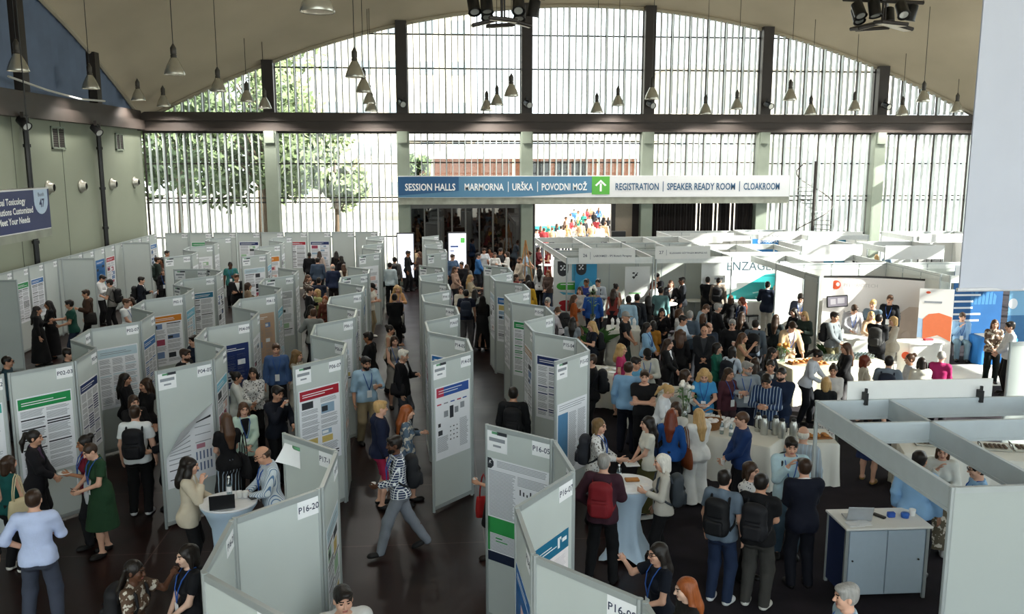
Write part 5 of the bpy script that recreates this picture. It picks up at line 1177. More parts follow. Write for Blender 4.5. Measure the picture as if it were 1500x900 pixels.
for k, d in ((0, 0), (1, .05)):
    b0 = m.verts([(cv(i/n)[0], cv(i/n)[1]+d, z) for z in (0.05, 2.28) for i in range(n+1)]); m.faces([(i, i+1, i+n+2, i+n+1) if k == 0 else (i, i+n+1, i+n+2, i+1) for i in range(n)], b0)
m.build('wall_skin', mat('popup_white', 'e2dcda', .5, 0, .02, 1), t, True)
def on(u, z, d=.008): x, y = cv(u); return (x, y-d, z)
def patch(m, pts): b0 = m.verts([on(u, z, d) for u, z, d in pts]); m.faces([tuple(range(len(pts)))], b0)
m = MB(); m.tube([on(i/n, 2.29, 0) for i in range(n+1)], .03, 6); m.build('top_rail', M_black, t)
m = MB(); [m.prism([(cv(.13)[0]+.13*math.cos(q), 2.05+.13*math.sin(q)) for q in [2*math.pi*k/20 for k in range(20)]], cv(.13)[1]-.03, cv(.13)[1]-.01)]; m.mat(1); m.prism(ellipse(cv(.13)[0]+.05, 2.07, .05, .06, 14), cv(.13)[1]-.036, cv(.13)[1]-.03); m.build('ball_logo', [mat('logo_orange', 'e2562b', .4, 0, .08), M_card], t)
m = MB(); m.text('PELOBIOTECH', cv(.21)[0], cv(.25)[1]-.06, 2.0, .10); m.build('faint_lettering', mat('letter_faint', 'b9b4b4', .5), t); m = MB(); m.text('LOVE YOUR CELLS', cv(.22)[0], cv(.3)[1]-.16, 1.18, .13, bold=.01); m.build('lettering', mat('letter_greyish', '77777c', .5), t)
m = MB()
for i in range(13, 24):
    u0, u1 = i/n, (i+1)/n; h0, h1 = [min(1.50, .25+1.35*max(0, (u-.54)*2.6)**.6) for u in (u0, u1)]; patch(m, [(u0, .25, .006), (u1, .25, .006), (u1, h1, .006), (u0, h0, .006)])
m.build('dune_picture', mat('picture_sand', 'c9b9ae', .6, 0, .22, 1.6), t)
m = MB()
for u, z, s in ((.76, .70, .24), (.88, .60, .20), (.68, .5, .17)): m.ball((cv(u)[0], cv(u)[1]-.0, z), (s, .03, s), 14, 8)
m.build('cell_picture', mat('picture_cells', 'd8c8be', .6, 0, .1, 3), t, True)
t = thing('monitor', 'small black flat monitor on the curved white wall under the orange ball', 'monitor', (0, 0, 0)); m = MB(); m.bbox(-.30, .30, -.03, .03, -.17, .17, .012); m.build('monitor_body', M_black, t); m = MB(); m.box(-.27, .27, -.034, -.03, -.14, .14); m.mat(1); m.box(-.2, -.05, -.036, -.034, -.08, .08); m.box(0, .2, -.036, -.034, -.06, .1); m.build('screen', [mat('screen_dim', '6b6770', .2, emit='6b6770', estr=.3), mat('screen_dim2', '8f8b90', .2, emit='9a9aa0', estr=.3)], t)
P = aty(1226, 416, 23.0); u = .15; q = Vector((pa.x, pa.y, 0)) + Matrix.Rotation(ang, 3, 'Z') @ Vector((cv(u)[0], cv(u)[1]-.10, 0)); t.location = (q.x, q.y, 1.58); t.rotation_euler = (0, R(-4), ang+R(14))
def rollup(m, w, h):
    m.mat(1); m.prism([(0, h*.62), (w*.16, h*.60), (w*.16, h*.36), (0, h*.36)], -.003, 0); m.mat(2); m.prism([(w*.16, h*.34), (w*.14, h*.60), (w*.3, h*.67), (w*.6, h*.69), (w*.98, h*.64), (w*.98, h*.32), (w*.6, h*.40)], -.005, 0); m.mat(3); lines(m, w*.28, h*.60, w*.62, 7, .03, .075, 3)
    m.mat(4); [m.prism(ellipse(w*.25, h-.10, .06, .035, 10), -.004, 0)]; lines(m, w*.15, h*.84, w*.75, 1, .05, .1, 5); lines(m, w*.05, h*.26, w*.85, 9, .012, .045, 6)
pp = Vector((12.98, 22.52, 0)); ang = R(-16)
o = graphic('banner_stand', 'white roll-up banner with an orange swoosh beside the curved wall', 0, .86, 0, 2.1, 0, rollup, [mat('banner_bright', 'e6e4e2', .5, 0, .01), mat('banner_ice', 'a9c6e6', .5), mat('banner_orange', 'dd7448', .5, 0, .04), mat('banner_cream', 'f2dccf', .5), mat('logo_orange', 'e2562b'), M_text, mat('banner_faint', 'd0ccd0', .5)], 'banner'); o.location = (pp.x, pp.y, .06); o.rotation_euler = (R(-2), 0, ang-R(4))
m = MB(); m.bbox(-.02, .88, -.10, .12, -.06, 0.0, .015); b = m.build('banner_base', M_alu, o)
# blue stand at the right
sd = stand('exhibition_booth', 'white stand with a deep blue picture wall under the hanging white banner', [(13.85, 22.6), (17.2, 22.6), (13.85, 25.7), (17.2, 25.7)], [((13.85, 22.6), (13.85, 25.7)), ((13.85, 25.7), (17.2, 25.7)), ((17.2, 22.6), (17.2, 25.7)), ((13.85, 22.6), (17.2, 22.6))], [((13.85, 25.7), (17.2, 25.7))], wm=M_bwg)
def drug(m, w, h):
    m.mat(1); m.prism([(0, h*.78), (w*.2, h), (0, h)], -.004, 0); m.text('Drug Discovery', w*.28, -.006, h-.20, .12); lines(m, w*.03, h*.62, w*.55, 5, .06, .2, 1); m.mat(2)
    for i in range(7): x = w*(.35+.075*i); m.prism([(x, h*.48), (x+.1, h*.48), (x+.12, h*(.62+.04*math.sin(i*1.7))), (x+.02, h*(.66+.05*math.sin(i*2)))], -.003, 0)
p, q = aty(1397, 425, 25.5), aty(1461, 520, 25.5); graphic('display_wall', 'deep blue display wall with white headings behind the seated man', p.x, q.x, .05, 2.42, 25.5, drug, [mat('display_deep', '1f5a92', .5, 0, .2, 1.2), M_card, mat('display_mid', '3f78a8', .5)], 'display')
def sky_b(m, w, h): m.mat(1); lines(m, .1, h*.9, w*.6, 2, .08, .2, 1); m.prism(ellipse(w*.1, h*.55, .14, .16), -.004, 0); m.mat(2); m.box(0, w, -.003, 0, 0, h*.4)
p, q = aty(1480, 425, 24.6), aty(1530, 520, 24.6); graphic('display_wall', 'light blue display wall at the right edge behind the man in white', p.x, q.x, .05, 2.42, 24.6, sky_b, [mat('display_light', '7fb4d8', .5, 0, .1, 1), M_card, mat('display_mid', '3f78a8')], 'display')
# the empty girder frame in the right foreground
GX0, GX1, GY0, GY1 = 4.88, 7.95, 7.64, 10.70
fr = stand('exhibition_booth', 'unoccupied grey girder frame of a stand in the right foreground', [(GX0, GY0), (GX0, GY1), (GX1, GY1), (GX1, GY0)], [((GX0, GY0), (GX0, GY1)), ((GX0, GY1), (GX1, GY1)), ((GX0, 9.72), (GX1, 9.72)), ((5.86, GY0), (5.86, GY1)), ((GX1, GY0), (GX1, GY1))], [((GX0, GY0), (GX1, GY0))], 2.5, .26, wm=mat('stand_panel', 'a4aba8', .6, 0, .03, 1))
m = MB(); m.box(5.30-GX0, 7.30-GX0, 3.11, 3.13, 2.40, 2.74); m.build('fascia_sign', M_white, fr)
for x in (5.52, 7.1): m = MB(); m.box(x-GX0-.02, x-GX0+.02, 3.0, 3.12, 2.44, 2.60); m.box(x-GX0-.015, x-GX0+.015, 3.02, 3.05, 2.55, 2.66); m.build('clip', M_black, fr)
# grey half-height divider at the right edge (stand wall seen end on)
w_ = at(1492, 505, 2.4); 
sx_ = stand('exhibition_booth', 'grey stand wall rising at the right edge behind the girder frame', [(10.6, 15.2), (12.6, 15.2)], [], [((10.6, 15.2), (12.6, 15.2))], 2.25, .1, wm=mat('stand_panel', 'a4aba8'))
# digital totems, screen backs, easel
for k, (p0, p1, y, lab, full) in enumerate((((582, 343), (606, 387), 38.5, 'lit white digital totem without text, left of the two by the doors', 0), ((657, 342), (683, 386), 38.6, 'lit white digital totem with green tag and text, right of the two by the doors', 1))):
    a, b = aty(*p0, y), aty(*p1, y); t = thing('digital_totem', lab, 'screen', (a.x, y, 0), 0, 'lit screens by the doors'); w = b.x-a.x
    m = MB(); m.bbox(-.05, w+.05, 0, .10, .35, a.z+.06, .02); m.box(w*.3, w*.7, .0, .1, .02, .4); m.bbox(-.1, w+.1, -.2, .3, 0, .04, .01); m.build('totem_body', M_black, t)
    m = MB(); m.box(0, w, -.006, 0, .5, a.z)
    if full:
        m.mat(1); m.box(.08, w*.55, -.008, -.006, a.z-.62, a.z-.55); m.box(.06, w*.3, -.008, -.006, a.z-.8, a.z-.76); m.mat(2); m.box(w*.68, w-.06, -.008, -.006, a.z-.42, a.z-.2); m.mat(3); m.box(.08, w*.5, -.008, -.006, a.z-.2, a.z-.14)
    else:
        m.mat(3)
        for i in range(9): m.box(w*(i+.5)/10, w*(i+.5)/10+.012, -.008, -.006, .5, a.z)
    m.build('screen', [mat('screen_white', 'eceff8', .3, emit='e9edfb', estr=.9), mat('screen_navy', '27407a', .3, emit='27407a', estr=.5), mat('screen_green', '58b24f', .3, emit='58b24f', estr=.8), mat('screen_lilac', 'cdd0e8', .3, emit='cdd0e8', estr=.7)], t)
t = thing('screen_stand', 'black flat screen on a stand beside the doorway, behind the white fascia', 'screen', aty(906, 345, 38.4)); t.location.z = 0; m = MB(); m.bbox(-.32, .32, -.04, .04, 1.35, 2.5, .02); m.build('screen_panel', M_black, t); m = MB(); m.tube([(0, 0, 0), (0, 0, 1.4)], .04, 8); m.bbox(-.35, .35, -.25, .25, 0, .03, .01); m.build('stand_base', M_frame, t)
p = aty(770, 352, 35.5); t = thing('easel', 'wooden A-frame easel standing left of stand 26', 'easel', (p.x, 35.5, 0)); 
for s in (-1, 1): m = MB(); m.tube([(0, 0, p.z), (s*.42, -.1, 0)], .028, 6); m.build('leg', mat('pine_wood', 'b07f4a', .6, 0, .2, 4), t)
m = MB(); m.tube([(0, 0, p.z-.05), (0, .55, 0)], .026, 6); m.build('leg', mat('pine_wood'), t); m = MB(); m.box(-.36, .36, -.13, -.06, .52, .57); m.build('ledge', mat('pine_wood'), t)
# ------------------------------------------------------------------ tables and what stands on them
M_cloth = mat('table_cloth_white', 'dcdcd4', .85, 0, .03, 2)
M_cream = mat('table_cloth_cream', 'd2ccb4', .85, 0, .03, 2)
M_stretch = mat('stretch_cover', 'b9cfe2', .8, 0, .03, 2)
def bistro(x, y, label):
    t = thing('cocktail_table', label, 'table', (x, y, 0), R(20), 'cocktail tables with stretch covers')
    m = MB(); n = 40; prof = [(1.085, .37, 0), (1.05, .37, 0), (.95, .30, .05), (.75, .21, .15), (.5, .17, .3), (.3, .18, .55), (.12, .23, .85), (.02, .29, 1.)]; rings = []
    for z, r, k in prof: rings.append(m.verts([((r+k*.17*(math.cos(2*q)**2)**3)*math.cos(q), (r+k*.17*(math.cos(2*q)**2)**3)*math.sin(q), z+(.0 if k < 1 else .08*(1-(math.cos(2*q)**2)**2))) for q in [2*math.pi*i/n for i in range(n)]]))
    for a, b in zip(rings, rings[1:]): m.faces([(a+i, b+i, b+(i+1) % n, a+(i+1) % n) for i in range(n)], 0)
    m.build('stretch_cover', M_stretch, t, True); m = MB(); m.lathe([(.001, 1.07), (.37, 1.07), (.378, 1.085), (.37, 1.10), (.001, 1.10)], 32, cap=False); m.build('tabletop', mat('tabletop_white', 'e4e6ea', .4), t); return t
def cloth_table(name, label, x, y, L, W, h, rz, m_=None, grp='tables under white cloths', rounded=.06):
    t = thing(name, label, 'table', (x, y, 0), rz, grp); m = MB(); per = []; n = 26
    def pt(s, off, z):
        P = 2*(L+W); d = s*P
        if d < L: return (-L/2+d, -W/2-off, z)
        d -= L
        if d < W: return (L/2+off, -W/2+d, z)
        d -= W
        if d < L: return (L/2-d, W/2+off, z)
        return (-L/2-off, W/2-(d-L), z)
    N = int((L+W)*2/.05); rings = []
    for z, a in ((h, 0.), (h-.02, .012), (h*.6, .02), (h*.25, .03), (.015, .04)):
        rings.append(m.verts([pt(i/N, a*.4+(a*(1+math.sin(i*.9)+.5*math.sin(i*2.3))*.7 if a > .01 else 0), z) for i in range(N)]))
    for a, b in zip(rings, rings[1:]): m.faces([(a+i, b+i, b+(i+1) % N, a+(i+1) % N) for i in range(N)], 0)
    m.build('tablecloth', m_ or M_cloth, t, True); m = MB(); m.bbox(-L/2, L/2, -W/2, W/2, h-.03, h+.004, .012); m.build('tabletop', m_ or M_cloth, t)
    for sx in (-1, 1):
        for sy in (-1, 1): m = MB(); m.tube([(sx*(L/2-.1), sy*(W/2-.1), 0), (sx*(L/2-.1), sy*(W/2-.1), h-.03)], .02, 6); m.build('leg', M_frame, t)
    return t
def loc_on(t, u, v, z): return Matrix.Translation(t.location) @ Matrix.Rotation(t.rotation_euler.z, 4, 'Z') @ Vector((u, v, z))
def single(name, mb, mats, loc, label, cat, grp=None, smooth=True, rz=0): o = mb.build(name, mats, None, smooth); o.location = loc; o.rotation_euler = (0, 0, rz); return tag(o, label, cat, grp)
def proto(fn):
    k = ('proto', fn.__name__)
    if k not in _pc: o = fn(); _pc[k] = o.data; bpy.data.objects.remove(o)
    return _pc[k]
def scatter(name, fn, locs, label, cat, grp):
    for l in locs: o = link(name, proto(fn)); o.location = l; o.rotation_euler = (0, 0, random.uniform(0, 6)); tag(o, label, cat, grp)
def g_cup(): m = MB(); m.lathe([(.028, 0), (.034, .01), (.042, .07), (.044, .09), (.040, .088), (.032, .014), (.001, .012)], 14); m.tube([(.043, 0, .07), (.066, 0, .06), (.062, 0, .03), (.038, 0, .022)], .006, 5); return m.build('c', mat('porcelain', 'eeeeec', .25), None, True)
def g_glass(): m = MB(); m.lathe([(.001, 0), (.030, 0), (.033, .11), (.031, .11), (.028, .008), (.001, .008)], 12, cap=False); return m.build('c', glass_mat('drink_glass', 'e4ecee', .25, .05), None, True)
def g_stack(): 
    m = MB()
    for i in range(6): m.lathe([(.05, i*.018), (.075, i*.018+.014), (.06, i*.018+.016)], 14)
    return m.build('c', mat('porcelain', 'eeeeec'), None, True)
def thermos(loc, label, tall=.34):
    t = thing('thermos_jug', label, 'thermos', loc, random.uniform(0, 6), 'thermos jugs'); m = MB(); m.lathe([(.06, 0), (.065, .01), (.065, tall*.7), (.045, tall*.85), (.04, tall*.9)], 16); m.build('jug', mat('steel_brushed', 'c4c6c0', .28, .7), t, True)
    m = MB(); m.lathe([(.042, tall*.9), (.042, tall), (.02, tall+.015)], 14); m.build('lid', M_black, t, True); m = MB(); m.tube([(.06, 0, tall*.75), (.115, 0, tall*.72), (.115, 0, tall*.3), (.064, 0, tall*.25)], .009, 6); m.build('handle', M_black, t, True); return t
def bottle(loc, label, h=.26, col='bfd4dc'):
    t = thing('water_bottle', label, 'bottle', loc, 0, 'bottles'); m = MB(); m.lathe([(.033, 0), (.036, .02), (.036, h*.62), (.026, h*.78), (.014, h*.88), (.014, h*.95)], 14); m.build('bottle_body', glass_mat('pet_bottle', 'cfe0e6', .22, .05), t, True); m = MB(); m.lathe([(.037, h*.3), (.037, h*.55)], 14, cap=False); m.build('bottle_label', M_card, t, True); m = MB(); m.lathe([(.016, h*.93), (.016, h)], 10); m.build('cap', mat('cap_white', 'e8e8ea', .4), t); return t
def flowers(loc, label, h=.75, col='e9e6dc'):
    t = thing('flower_vase', label, 'flowers', loc, 0, 'flower vases'); m = MB(); m.lathe([(.06, 0), (.07, .02), (.08, .34), (.077, .34), (.065, .03), (.001, .02)], 16, cap=False); m.build('vase', glass_mat('vase_glass', 'dfe8e6', .2, .05), t, True); rr = random.Random(int(loc[0]*100)); s = MB(); b = MB(); lf = MB()
    for i in range(6):
        a = rr.uniform(0, 6.28); r = rr.uniform(.03, .16); z = h*rr.uniform(.72, 1.); p = (r*math.cos(a), r*math.sin(a), z); s.tube([(0, 0, .05), (p[0]*.5, p[1]*.5, z*.6), p], .005, 5); f = MB(); f.ball((0, 0, 0), (.045, .045, .04), 10, 7); f.ball((.01, 0, .02), (.03, .03, .025), 8, 6); o = f.build('blossom', mat('petal_'+col, col, .7, 0, .1), t, True); o.location = p
        for k in range(3):
            q = rr.uniform(0, 6.28); z2 = z*rr.uniform(.5, .9); b0 = lf.verts([(p[0]*.6, p[1]*.6, z2), (p[0]*.6+.10*math.cos(q)-.03*math.sin(q), p[1]*.6+.10*math.sin(q)+.03*math.cos(q), z2+.05), (p[0]*.6+.20*math.cos(q), p[1]*.6+.20*math.sin(q), z2+.02), (p[0]*.6+.10*math.cos(q)+.03*math.sin(q), p[1]*.6+.10*math.sin(q)-.03*math.cos(q), z2+.05)]); lf.faces([(0, 1, 2, 3)], b0)
    s.build('stems', mat('stem_green', '4c6a35', .7), t, True); lf.build('leaves', mat('leaf_green', '3f6b33', .6, 0, .2), t); return t
def bread(loc, label, rz=0):
    t = thing('serving_board', label, 'food board', loc, rz, 'boards of pastries'); m = MB(); m.bbox(-.22, .22, -.13, .13, 0, .02, .006); m.build('board', mat('wood_board', '8a5c34', .6, 0, .15, 6), t); rr = random.Random(int(loc[0]*50))
    for i in range(6): m = MB(); m.ball((0, 0, 0), (.055, .035, .028), 10, 6); o = m.build('pastry', mat('pastry_brown', 'b5793a', .6, 0, .2, 15), t, True); o.location = (-.14+.14*(i % 3)+rr.uniform(-.01, .01), -.05+.10*(i//3), .045); o.rotation_euler = (0, 0, rr.uniform(0, 3))
    return t
# cocktail tables
b1 = bistro(2.60, 11.62, 'cocktail table in pale stretch cover beside the man with red jacket'); b2 = bistro(-2.87, 11.40, 'cocktail table in pale stretch cover between curly-haired woman and bald man')
bottle(loc_on(b1, -.10, .08, 1.10), 'water bottle on the cocktail table before the white-haired woman'); m = MB(); m.bbox(-.10, .10, -.06, .06, 0, .03, .008); single('sandwich', m, mat('pastry_brown', 'b5793a'), loc_on(b1, .1, .05, 1.10), 'brown sandwich on the cocktail table before the white-haired woman', 'sandwich')
m = MB(); m.box(-.09, .09, -.06, .06, 0, .004); single('napkin', m, mat('napkin_white', 'ececec'), loc_on(b1, .13, -.16, 1.10), 'folded napkin on the cocktail table before the white-haired woman', 'napkin', smooth=False)
bottle(loc_on(b2, .03, .12, 1.10), 'clear water bottle on the cocktail table with laptop', .30)
for dx, s in ((.15, 'left'), (.22, 'right')): scatter('coffee_cup', g_cup, [loc_on(b2, dx, .06-.03*(dx > .2), 1.10)], 'white coffee cup on the laptop table, %s of two' % s, 'cup', 'white coffee cups')
m = MB(); m.bbox(-.04, .04, -.08, .08, 0, .01, .004); single('smartphone', m, M_black, loc_on(b2, .30, -.02, 1.10), 'black phone lying at the right rim of the laptop table', 'phone', smooth=False, rz=.6)
lp = thing('laptop', 'dark open laptop on the cocktail table before the curly-haired woman', 'laptop', loc_on(b2, -.10, -.17, 1.101), R(14)); m = MB(); m.bbox(-.16, .16, -.11, .11, 0, .016, .005); m.build('keyboard_base', mat('laptop_grey', '3a3c40', .4, .3), lp); m = MB(); m.bbox(-.16, .16, -.006, .006, 0, .21, .004); o = m.build('laptop_lid', mat('laptop_dark', '1c1d20', .45), lp); o.location = (0, -.11, .012); o.rotation_euler = (R(14), 0, 0)
# buffet tables in the middle of the right crowd
T1 = cloth_table('buffet_table', 'long buffet table under white cloth with cups and thermos jugs', 5.05, 14.88, 2.1, 1.0, .80, R(-42))
T1b = cloth_table('buffet_table', 'white-clothed table end with wooden board right of the man in blue shirt', 6.5, 14.45, .75, .85, .78, R(-10))
T2 = cloth_table('buffet_table', 'white-clothed table with plates behind the board of the fifth row', 3.75, 19.6, 1.6, .9, .78, R(-25)); T2b = cloth_table('buffet_table', 'white-clothed table with cutlery between pink-topped woman and the capped man', 4.55, 17.75, 1.2, .7, .78, R(-8))
T3 = cloth_table('buffet_table', 'cream-clothed buffet table with glasses and pastry boards at right', 9.2, 19.6, 2.6, 1.0, .88, R(8), M_cream)
T4 = cloth_table('buffet_table', 'white-clothed table in the right foreground behind the girder frame', 8.95, 13.5, 2.4, 1.0, .78, R(-18))
T5 = cloth_table('buffet_table', 'tall white-clothed table with folded napkins behind the man in black print tee', 5.05, 23.6, .9, .8, 1.0, R(-10))
rr = random.Random(11)
scatter('coffee_cup', g_cup, [loc_on(T1, -.6+.1*(i % 7), .12+.11*(i//7), .805) for i in range(28)], 'white coffee cup in the rows on the long buffet table', 'cup', 'white coffee cups on the buffet')
for i in range(5): thermos(loc_on(T1, .55+.16*i, .26-.12*(i % 2), .805), 'steel thermos jug on the long buffet table, %s from left' % ORD[i])
m = MB()
def basket(loc, label):
    t = thing('wicker_basket', label, 'basket', loc, .3, 'baskets'); m = MB(); m.lathe([(.14, 0), (.19, .16), (.195, .165), (.17, .15), (.13, .02), (.001, .02)], 20, sx=1.3, cap=False); m.build('basket_body', mat('wicker', '8a5f38', .8, 0, .35, 40, .6), t, True); m = MB(); [m.ball((.12*math.cos(k), .08*math.sin(k), .14), (.06, .06, .035), 8, 6) for k in range(6)]; m.build('paper_lining', mat('napkin_white', 'ececec'), t, True); m = MB(); m.tube([(-.24, 0, .15), (-.2, 0, .3), (0, 0, .37), (.2, 0, .3), (.24, 0, .15)], .012, 6); m.build('basket_handle', mat('wicker'), t, True); return t
basket(loc_on(T1, -.2, -.12, .805), 'brown wicker basket with white lining on the long buffet table'); flowers(loc_on(T1, -.75, -.05, .805), 'glass vase of white roses on the long buffet table', .85)
for u, v, s in ((-1.0, .1, 'left end of the long buffet table'), (.1, -.28, 'front edge of the long buffet table'), (.28, -.3, 'front edge of the long buffet table beside the sugar shaker')): bottle(loc_on(T1, u, v, .805), 'slim white bottle at the %s' % s, .24)
bread(loc_on(T1b, .1, -.1, .785), 'wooden board with pastries on the table right of the blue-shirted man')
for i, (u, v) in enumerate(((-.9, .0), (-.45, -.22), (-.42, .15))): bread(loc_on(T3, u, v, .885), 'wooden pastry board on the cream buffet table, %s from left' % ORD[i], .3)
scatter('drinking_glass', g_glass, [loc_on(T3, -.15+.1*(i % 14), .02+.1*(i//14), .885) for i in range(56)], 'clear glass in the rows on the cream buffet table', 'glass', 'glasses on the cream buffet')
flowers(loc_on(T3, -1.15, .2, .885), 'vase of orange flowers at the left end of the cream buffet', .5, 'd08a3a')
for i in range(9): m = 0; plate_at(loc_on(T2, -.5+.25*(i % 5), -.2+.35*(i//5), .785), 'white plate laid out on the table behind the fifth-row board', 'plates on the plate table')
scatter('plate_stack', g_stack, [loc_on(T2b, -.4+.3*i, .15, .785) for i in range(3)], 'stack of white saucers on the cutlery table', 'plate stack', 'saucer stacks')
for i in range(7): plate_at(loc_on(T2b, -.45+.15*i, -.16, .785), 'white plate along the front of the cutlery table', 'plates on the cutlery table')
def napk(): m = MB(); m.lathe([(.05, 0), (.035, .1), (.05, .2), (.012, .26)], 9); return m.build('c', mat('napkin_white', 'ececec'), None)
scatter('folded_napkin', napk, [loc_on(T5, -.3+.15*(i % 5), -.15+.25*(i//5), 1.005) for i in range(10)], 'upright folded napkin on the tall table behind the black print tee', 'napkin', 'folded napkins')
flowers(at(868, 478, 1.0), 'tall vase with white blossoms and green leaves in front of stand 26', 1.15)
def pot(loc, label, s=1.):
    t = thing('potted_plant', label, 'plant', loc); t.scale = (s,)*3; m = MB(); m.lathe([(.16, 0), (.21, .38), (.22, .4), (.19, .4), (.18, .36), (.001, .36)], 18, cap=False); m.build('pot', mat('pot_dark', '35322f', .5), t, True); m = MB(); rr = random.Random(5)
    for i in range(46):
        a = rr.uniform(0, 6.28); L_ = rr.uniform(.35, .65); e = rr.uniform(.5, 1.3); P3 = [(0, 0, .36), (.5*L_*math.cos(a)*math.cos(e), .5*L_*math.sin(a)*math.cos(e), .36+.6*L_*math.sin(e)), (L_*math.cos(a)*math.cos(e)*1.2, L_*math.sin(a)*math.cos(e)*1.2, .36+.75*L_*math.sin(e))]; w = .028; n_ = Vector((-math.sin(a), math.cos(a), 0))*w
        b0 = m.verts([Vector(P3[0]), Vector(P3[1])-n_, Vector(P3[1])+n_, Vector(P3[2])]); m.faces([(0, 1, 3), (0, 3, 2)], b0)
    m.build('leaves', mat('leaf_green', '3f6b33'), t); return t
pot((4.2, 23.3, 0), 'leafy green plant in a dark pot before stand 26', 1.4)
pot((10.35, 22.35, 0), 'small potted plant at the left foot of the curved-wall stand', .9)
# tables inside the stands
def round_table(x, y, h, r, label, m_=M_white):
    t = thing('round_table', label, 'table', (x, y, 0)); m = MB(); m.lathe([(.001, h-.03), (r, h-.03), (r+.01, h-.015), (r, h), (.001, h)], 28, cap=False); m.build('tabletop', m_, t, True); m = MB(); m.lathe([(.03, .02), (.03, h-.03)], 10); m.build('column', M_alu, t, True); m = MB(); m.lathe([(.25, 0), (.25, .015), (.04, .03)], 20); m.build('foot', M_alu, t, True); return t
p = at(975, 448, 1.0); round_table(p.x, p.y+.2, 1.05, .42, 'white round high table in stand 27 between five people'); p = at(1092, 441, .9); cloth_table('stand_table', 'white-topped counter table before the SENZAGEN wall', p.x, p.y, 1.5, .6, .9, 0, M_white)
p = at(1018, 440, .75); round_table(p.x, p.y, .75, .35, 'low round white table at the right of stand 27'); p = at(805, 388, 1.05); round_table(p.x-.1, p.y, 1.05, .40, 'white high table outside the left end of stand 26')
def chair(x, y, rz, label):
    t = thing('chair', label, 'chair', (x, y, 0), rz, 'black chairs in the stands'); m = MB(); m.bbox(-.22, .22, -.22, .22, .43, .48, .015); m.build('seat', M_black, t); m = MB(); m.bbox(-.21, .21, .19, .225, .55, .85, .015); m.build('backrest', M_black, t)
    for a in (-1, 1):
        for b in (-1, 1): m = MB(); m.tube([(a*.2, b*.2, 0), (a*.19, b*.19, .44)], .013, 6); m.build('leg', M_frame, t)
        m = MB(); m.tube([(a*.18, .2, .44), (a*.18, .21, .6)], .012, 6); m.build('back_upright', M_frame, t)
    return t
p = at(1014, 447, .45); chair(p.x, p.y, 0, 'black chair at the low round table in stand 27'); p = at(1083, 452, .45); chair(p.x-.2, p.y+.9, R(180), 'black chair behind the white counter before the SENZAGEN wall'); p = at(1098, 462, .45); chair(p.x, p.y, R(20), 'black chair in front of the white counter before the SENZAGEN wall')
# counters of the curved-wall stand
def counter(name, label, x, y, L, W, h, rz, mside, mtop, round_=True):
    t = thing(name, label, 'counter', (x, y, 0), rz); m = MB(); n = 28; ring = lambda z, k: m.verts([(L/2*k*math.copysign(abs(math.cos(q))**.6, math.cos(q)), W/2*k*math.copysign(abs(math.sin(q))**.8, math.sin(q)), z) for q in [2*math.pi*i/n for i in range(n)]])
    rs = [ring(0, .86), ring(h*.5, .88), ring(h-.04, .92)]; [m.faces([(a+i, a+(i+1) % n, b+(i+1) % n, b+i) for i in range(n)], 0) for a, b in zip(rs, rs[1:])]; m.build('counter_body', mside, t, True); m = MB(); rs = [ring(h-.04, 1), ring(h, 1)]; m.faces([(rs[0]+i, rs[0]+(i+1) % n, rs[1]+(i+1) % n, rs[1]+i) for i in range(n)]+[tuple(rs[1]+i for i in range(n)), tuple(rs[0]+i for i in reversed(range(n)))], 0); m.build('countertop', mtop, t); return t
p = at(1243, 492, 1.0); ct = counter('promotion_counter', 'rounded white counter in front of the curved wall under the monitor', p.x, p.y, 1.15, .65, 1.0, R(-6), M_bw, M_white)
p = at(1322, 505, .9); c2 = counter('promotion_counter', 'sunlit white counter with orange ball left of the orange roll-up', p.x+.55, p.y+.15, 1.2, .6, .95, R(-8), M_white, M_white); m = MB(); m.lathe([(.001, 0), (.10, 0), (.10, .006), (.001, .006)], 18, cap=False); o = m.build('ball_logo', mat('logo_orange', 'e2562b'), c2); o.location = (-.44, -.275, .62); o.rotation_euler = (R(90), 0, R(-28))
m = MB(); m.bbox(-.12, .12, -.06, .06, 0, .05, .01); single('red_box', m, mat('box_red', 'b5303a', .5), loc_on(c2, .25, .1, .95), 'red flat box on the sunlit white counter', 'box', smooth=False)
thermos(loc_on(ct, -.2, 0, 1.0), 'dark-lidded tumbler on the rounded white counter', .2)
p = at(1436, 490, .78); bt = cloth_table('stand_table', 'table under a bright blue cloth beside the seated man', p.x+.25, p.y-.15, 1.0, .75, .76, R(-6), mat('cloth_blue', '1f6fb8', .8, 0, .05, 2)); m = MB(); m.bbox(-.36, .36, -.26, .26, 0, .02, .006); single('leaflet_pile', m, M_card, loc_on(bt, 0, .02, .767), 'white leaflet pile on the bright blue tablecloth', 'papers', smooth=False)
p = at(1405, 545, .45); chair(14.85, 23.75, R(180), 'black chair under the seated man by the blue table')
# white cabinet with doors, right foreground
cb = thing('reception_cabinet', 'white-topped reception cabinet with two grey doors and navy side panel', 'cabinet', (5.12, 10.10, 0), R(-1)); W_ = 1.04
m = MB(); m.box(0, W_, .02, .56, .07, .97); m.mat(1); m.box(-.02, 0, .02, .56, .07, .97); m.mat(2)
for x, y in ((-.03, .0), (W_-.01, .0), (-.03, .54), (W_-.01, .54)): m.box(x, x+.04, y, y+.04, 0, .97)
m.build('carcass', [mat('cabinet_grey', '9fb0bf', .5), M_navyc, M_alu], cb)
for k in (0, 1):
    m = MB(); m.bbox(.02+k*.50, .51+k*.50, -.005, .02, .09, .95, .004); d = m.build('door', mat('cabinet_door', 'a9b9c6', .5, 0, .03), cb); m = MB(); m.lathe([(.012, 0), (.012, .012)], 10); o = m.build('door_lock', M_black, d); o.location = (.07+k*.87, -.005, .55); o.rotation_euler = (R(90), 0, 0)
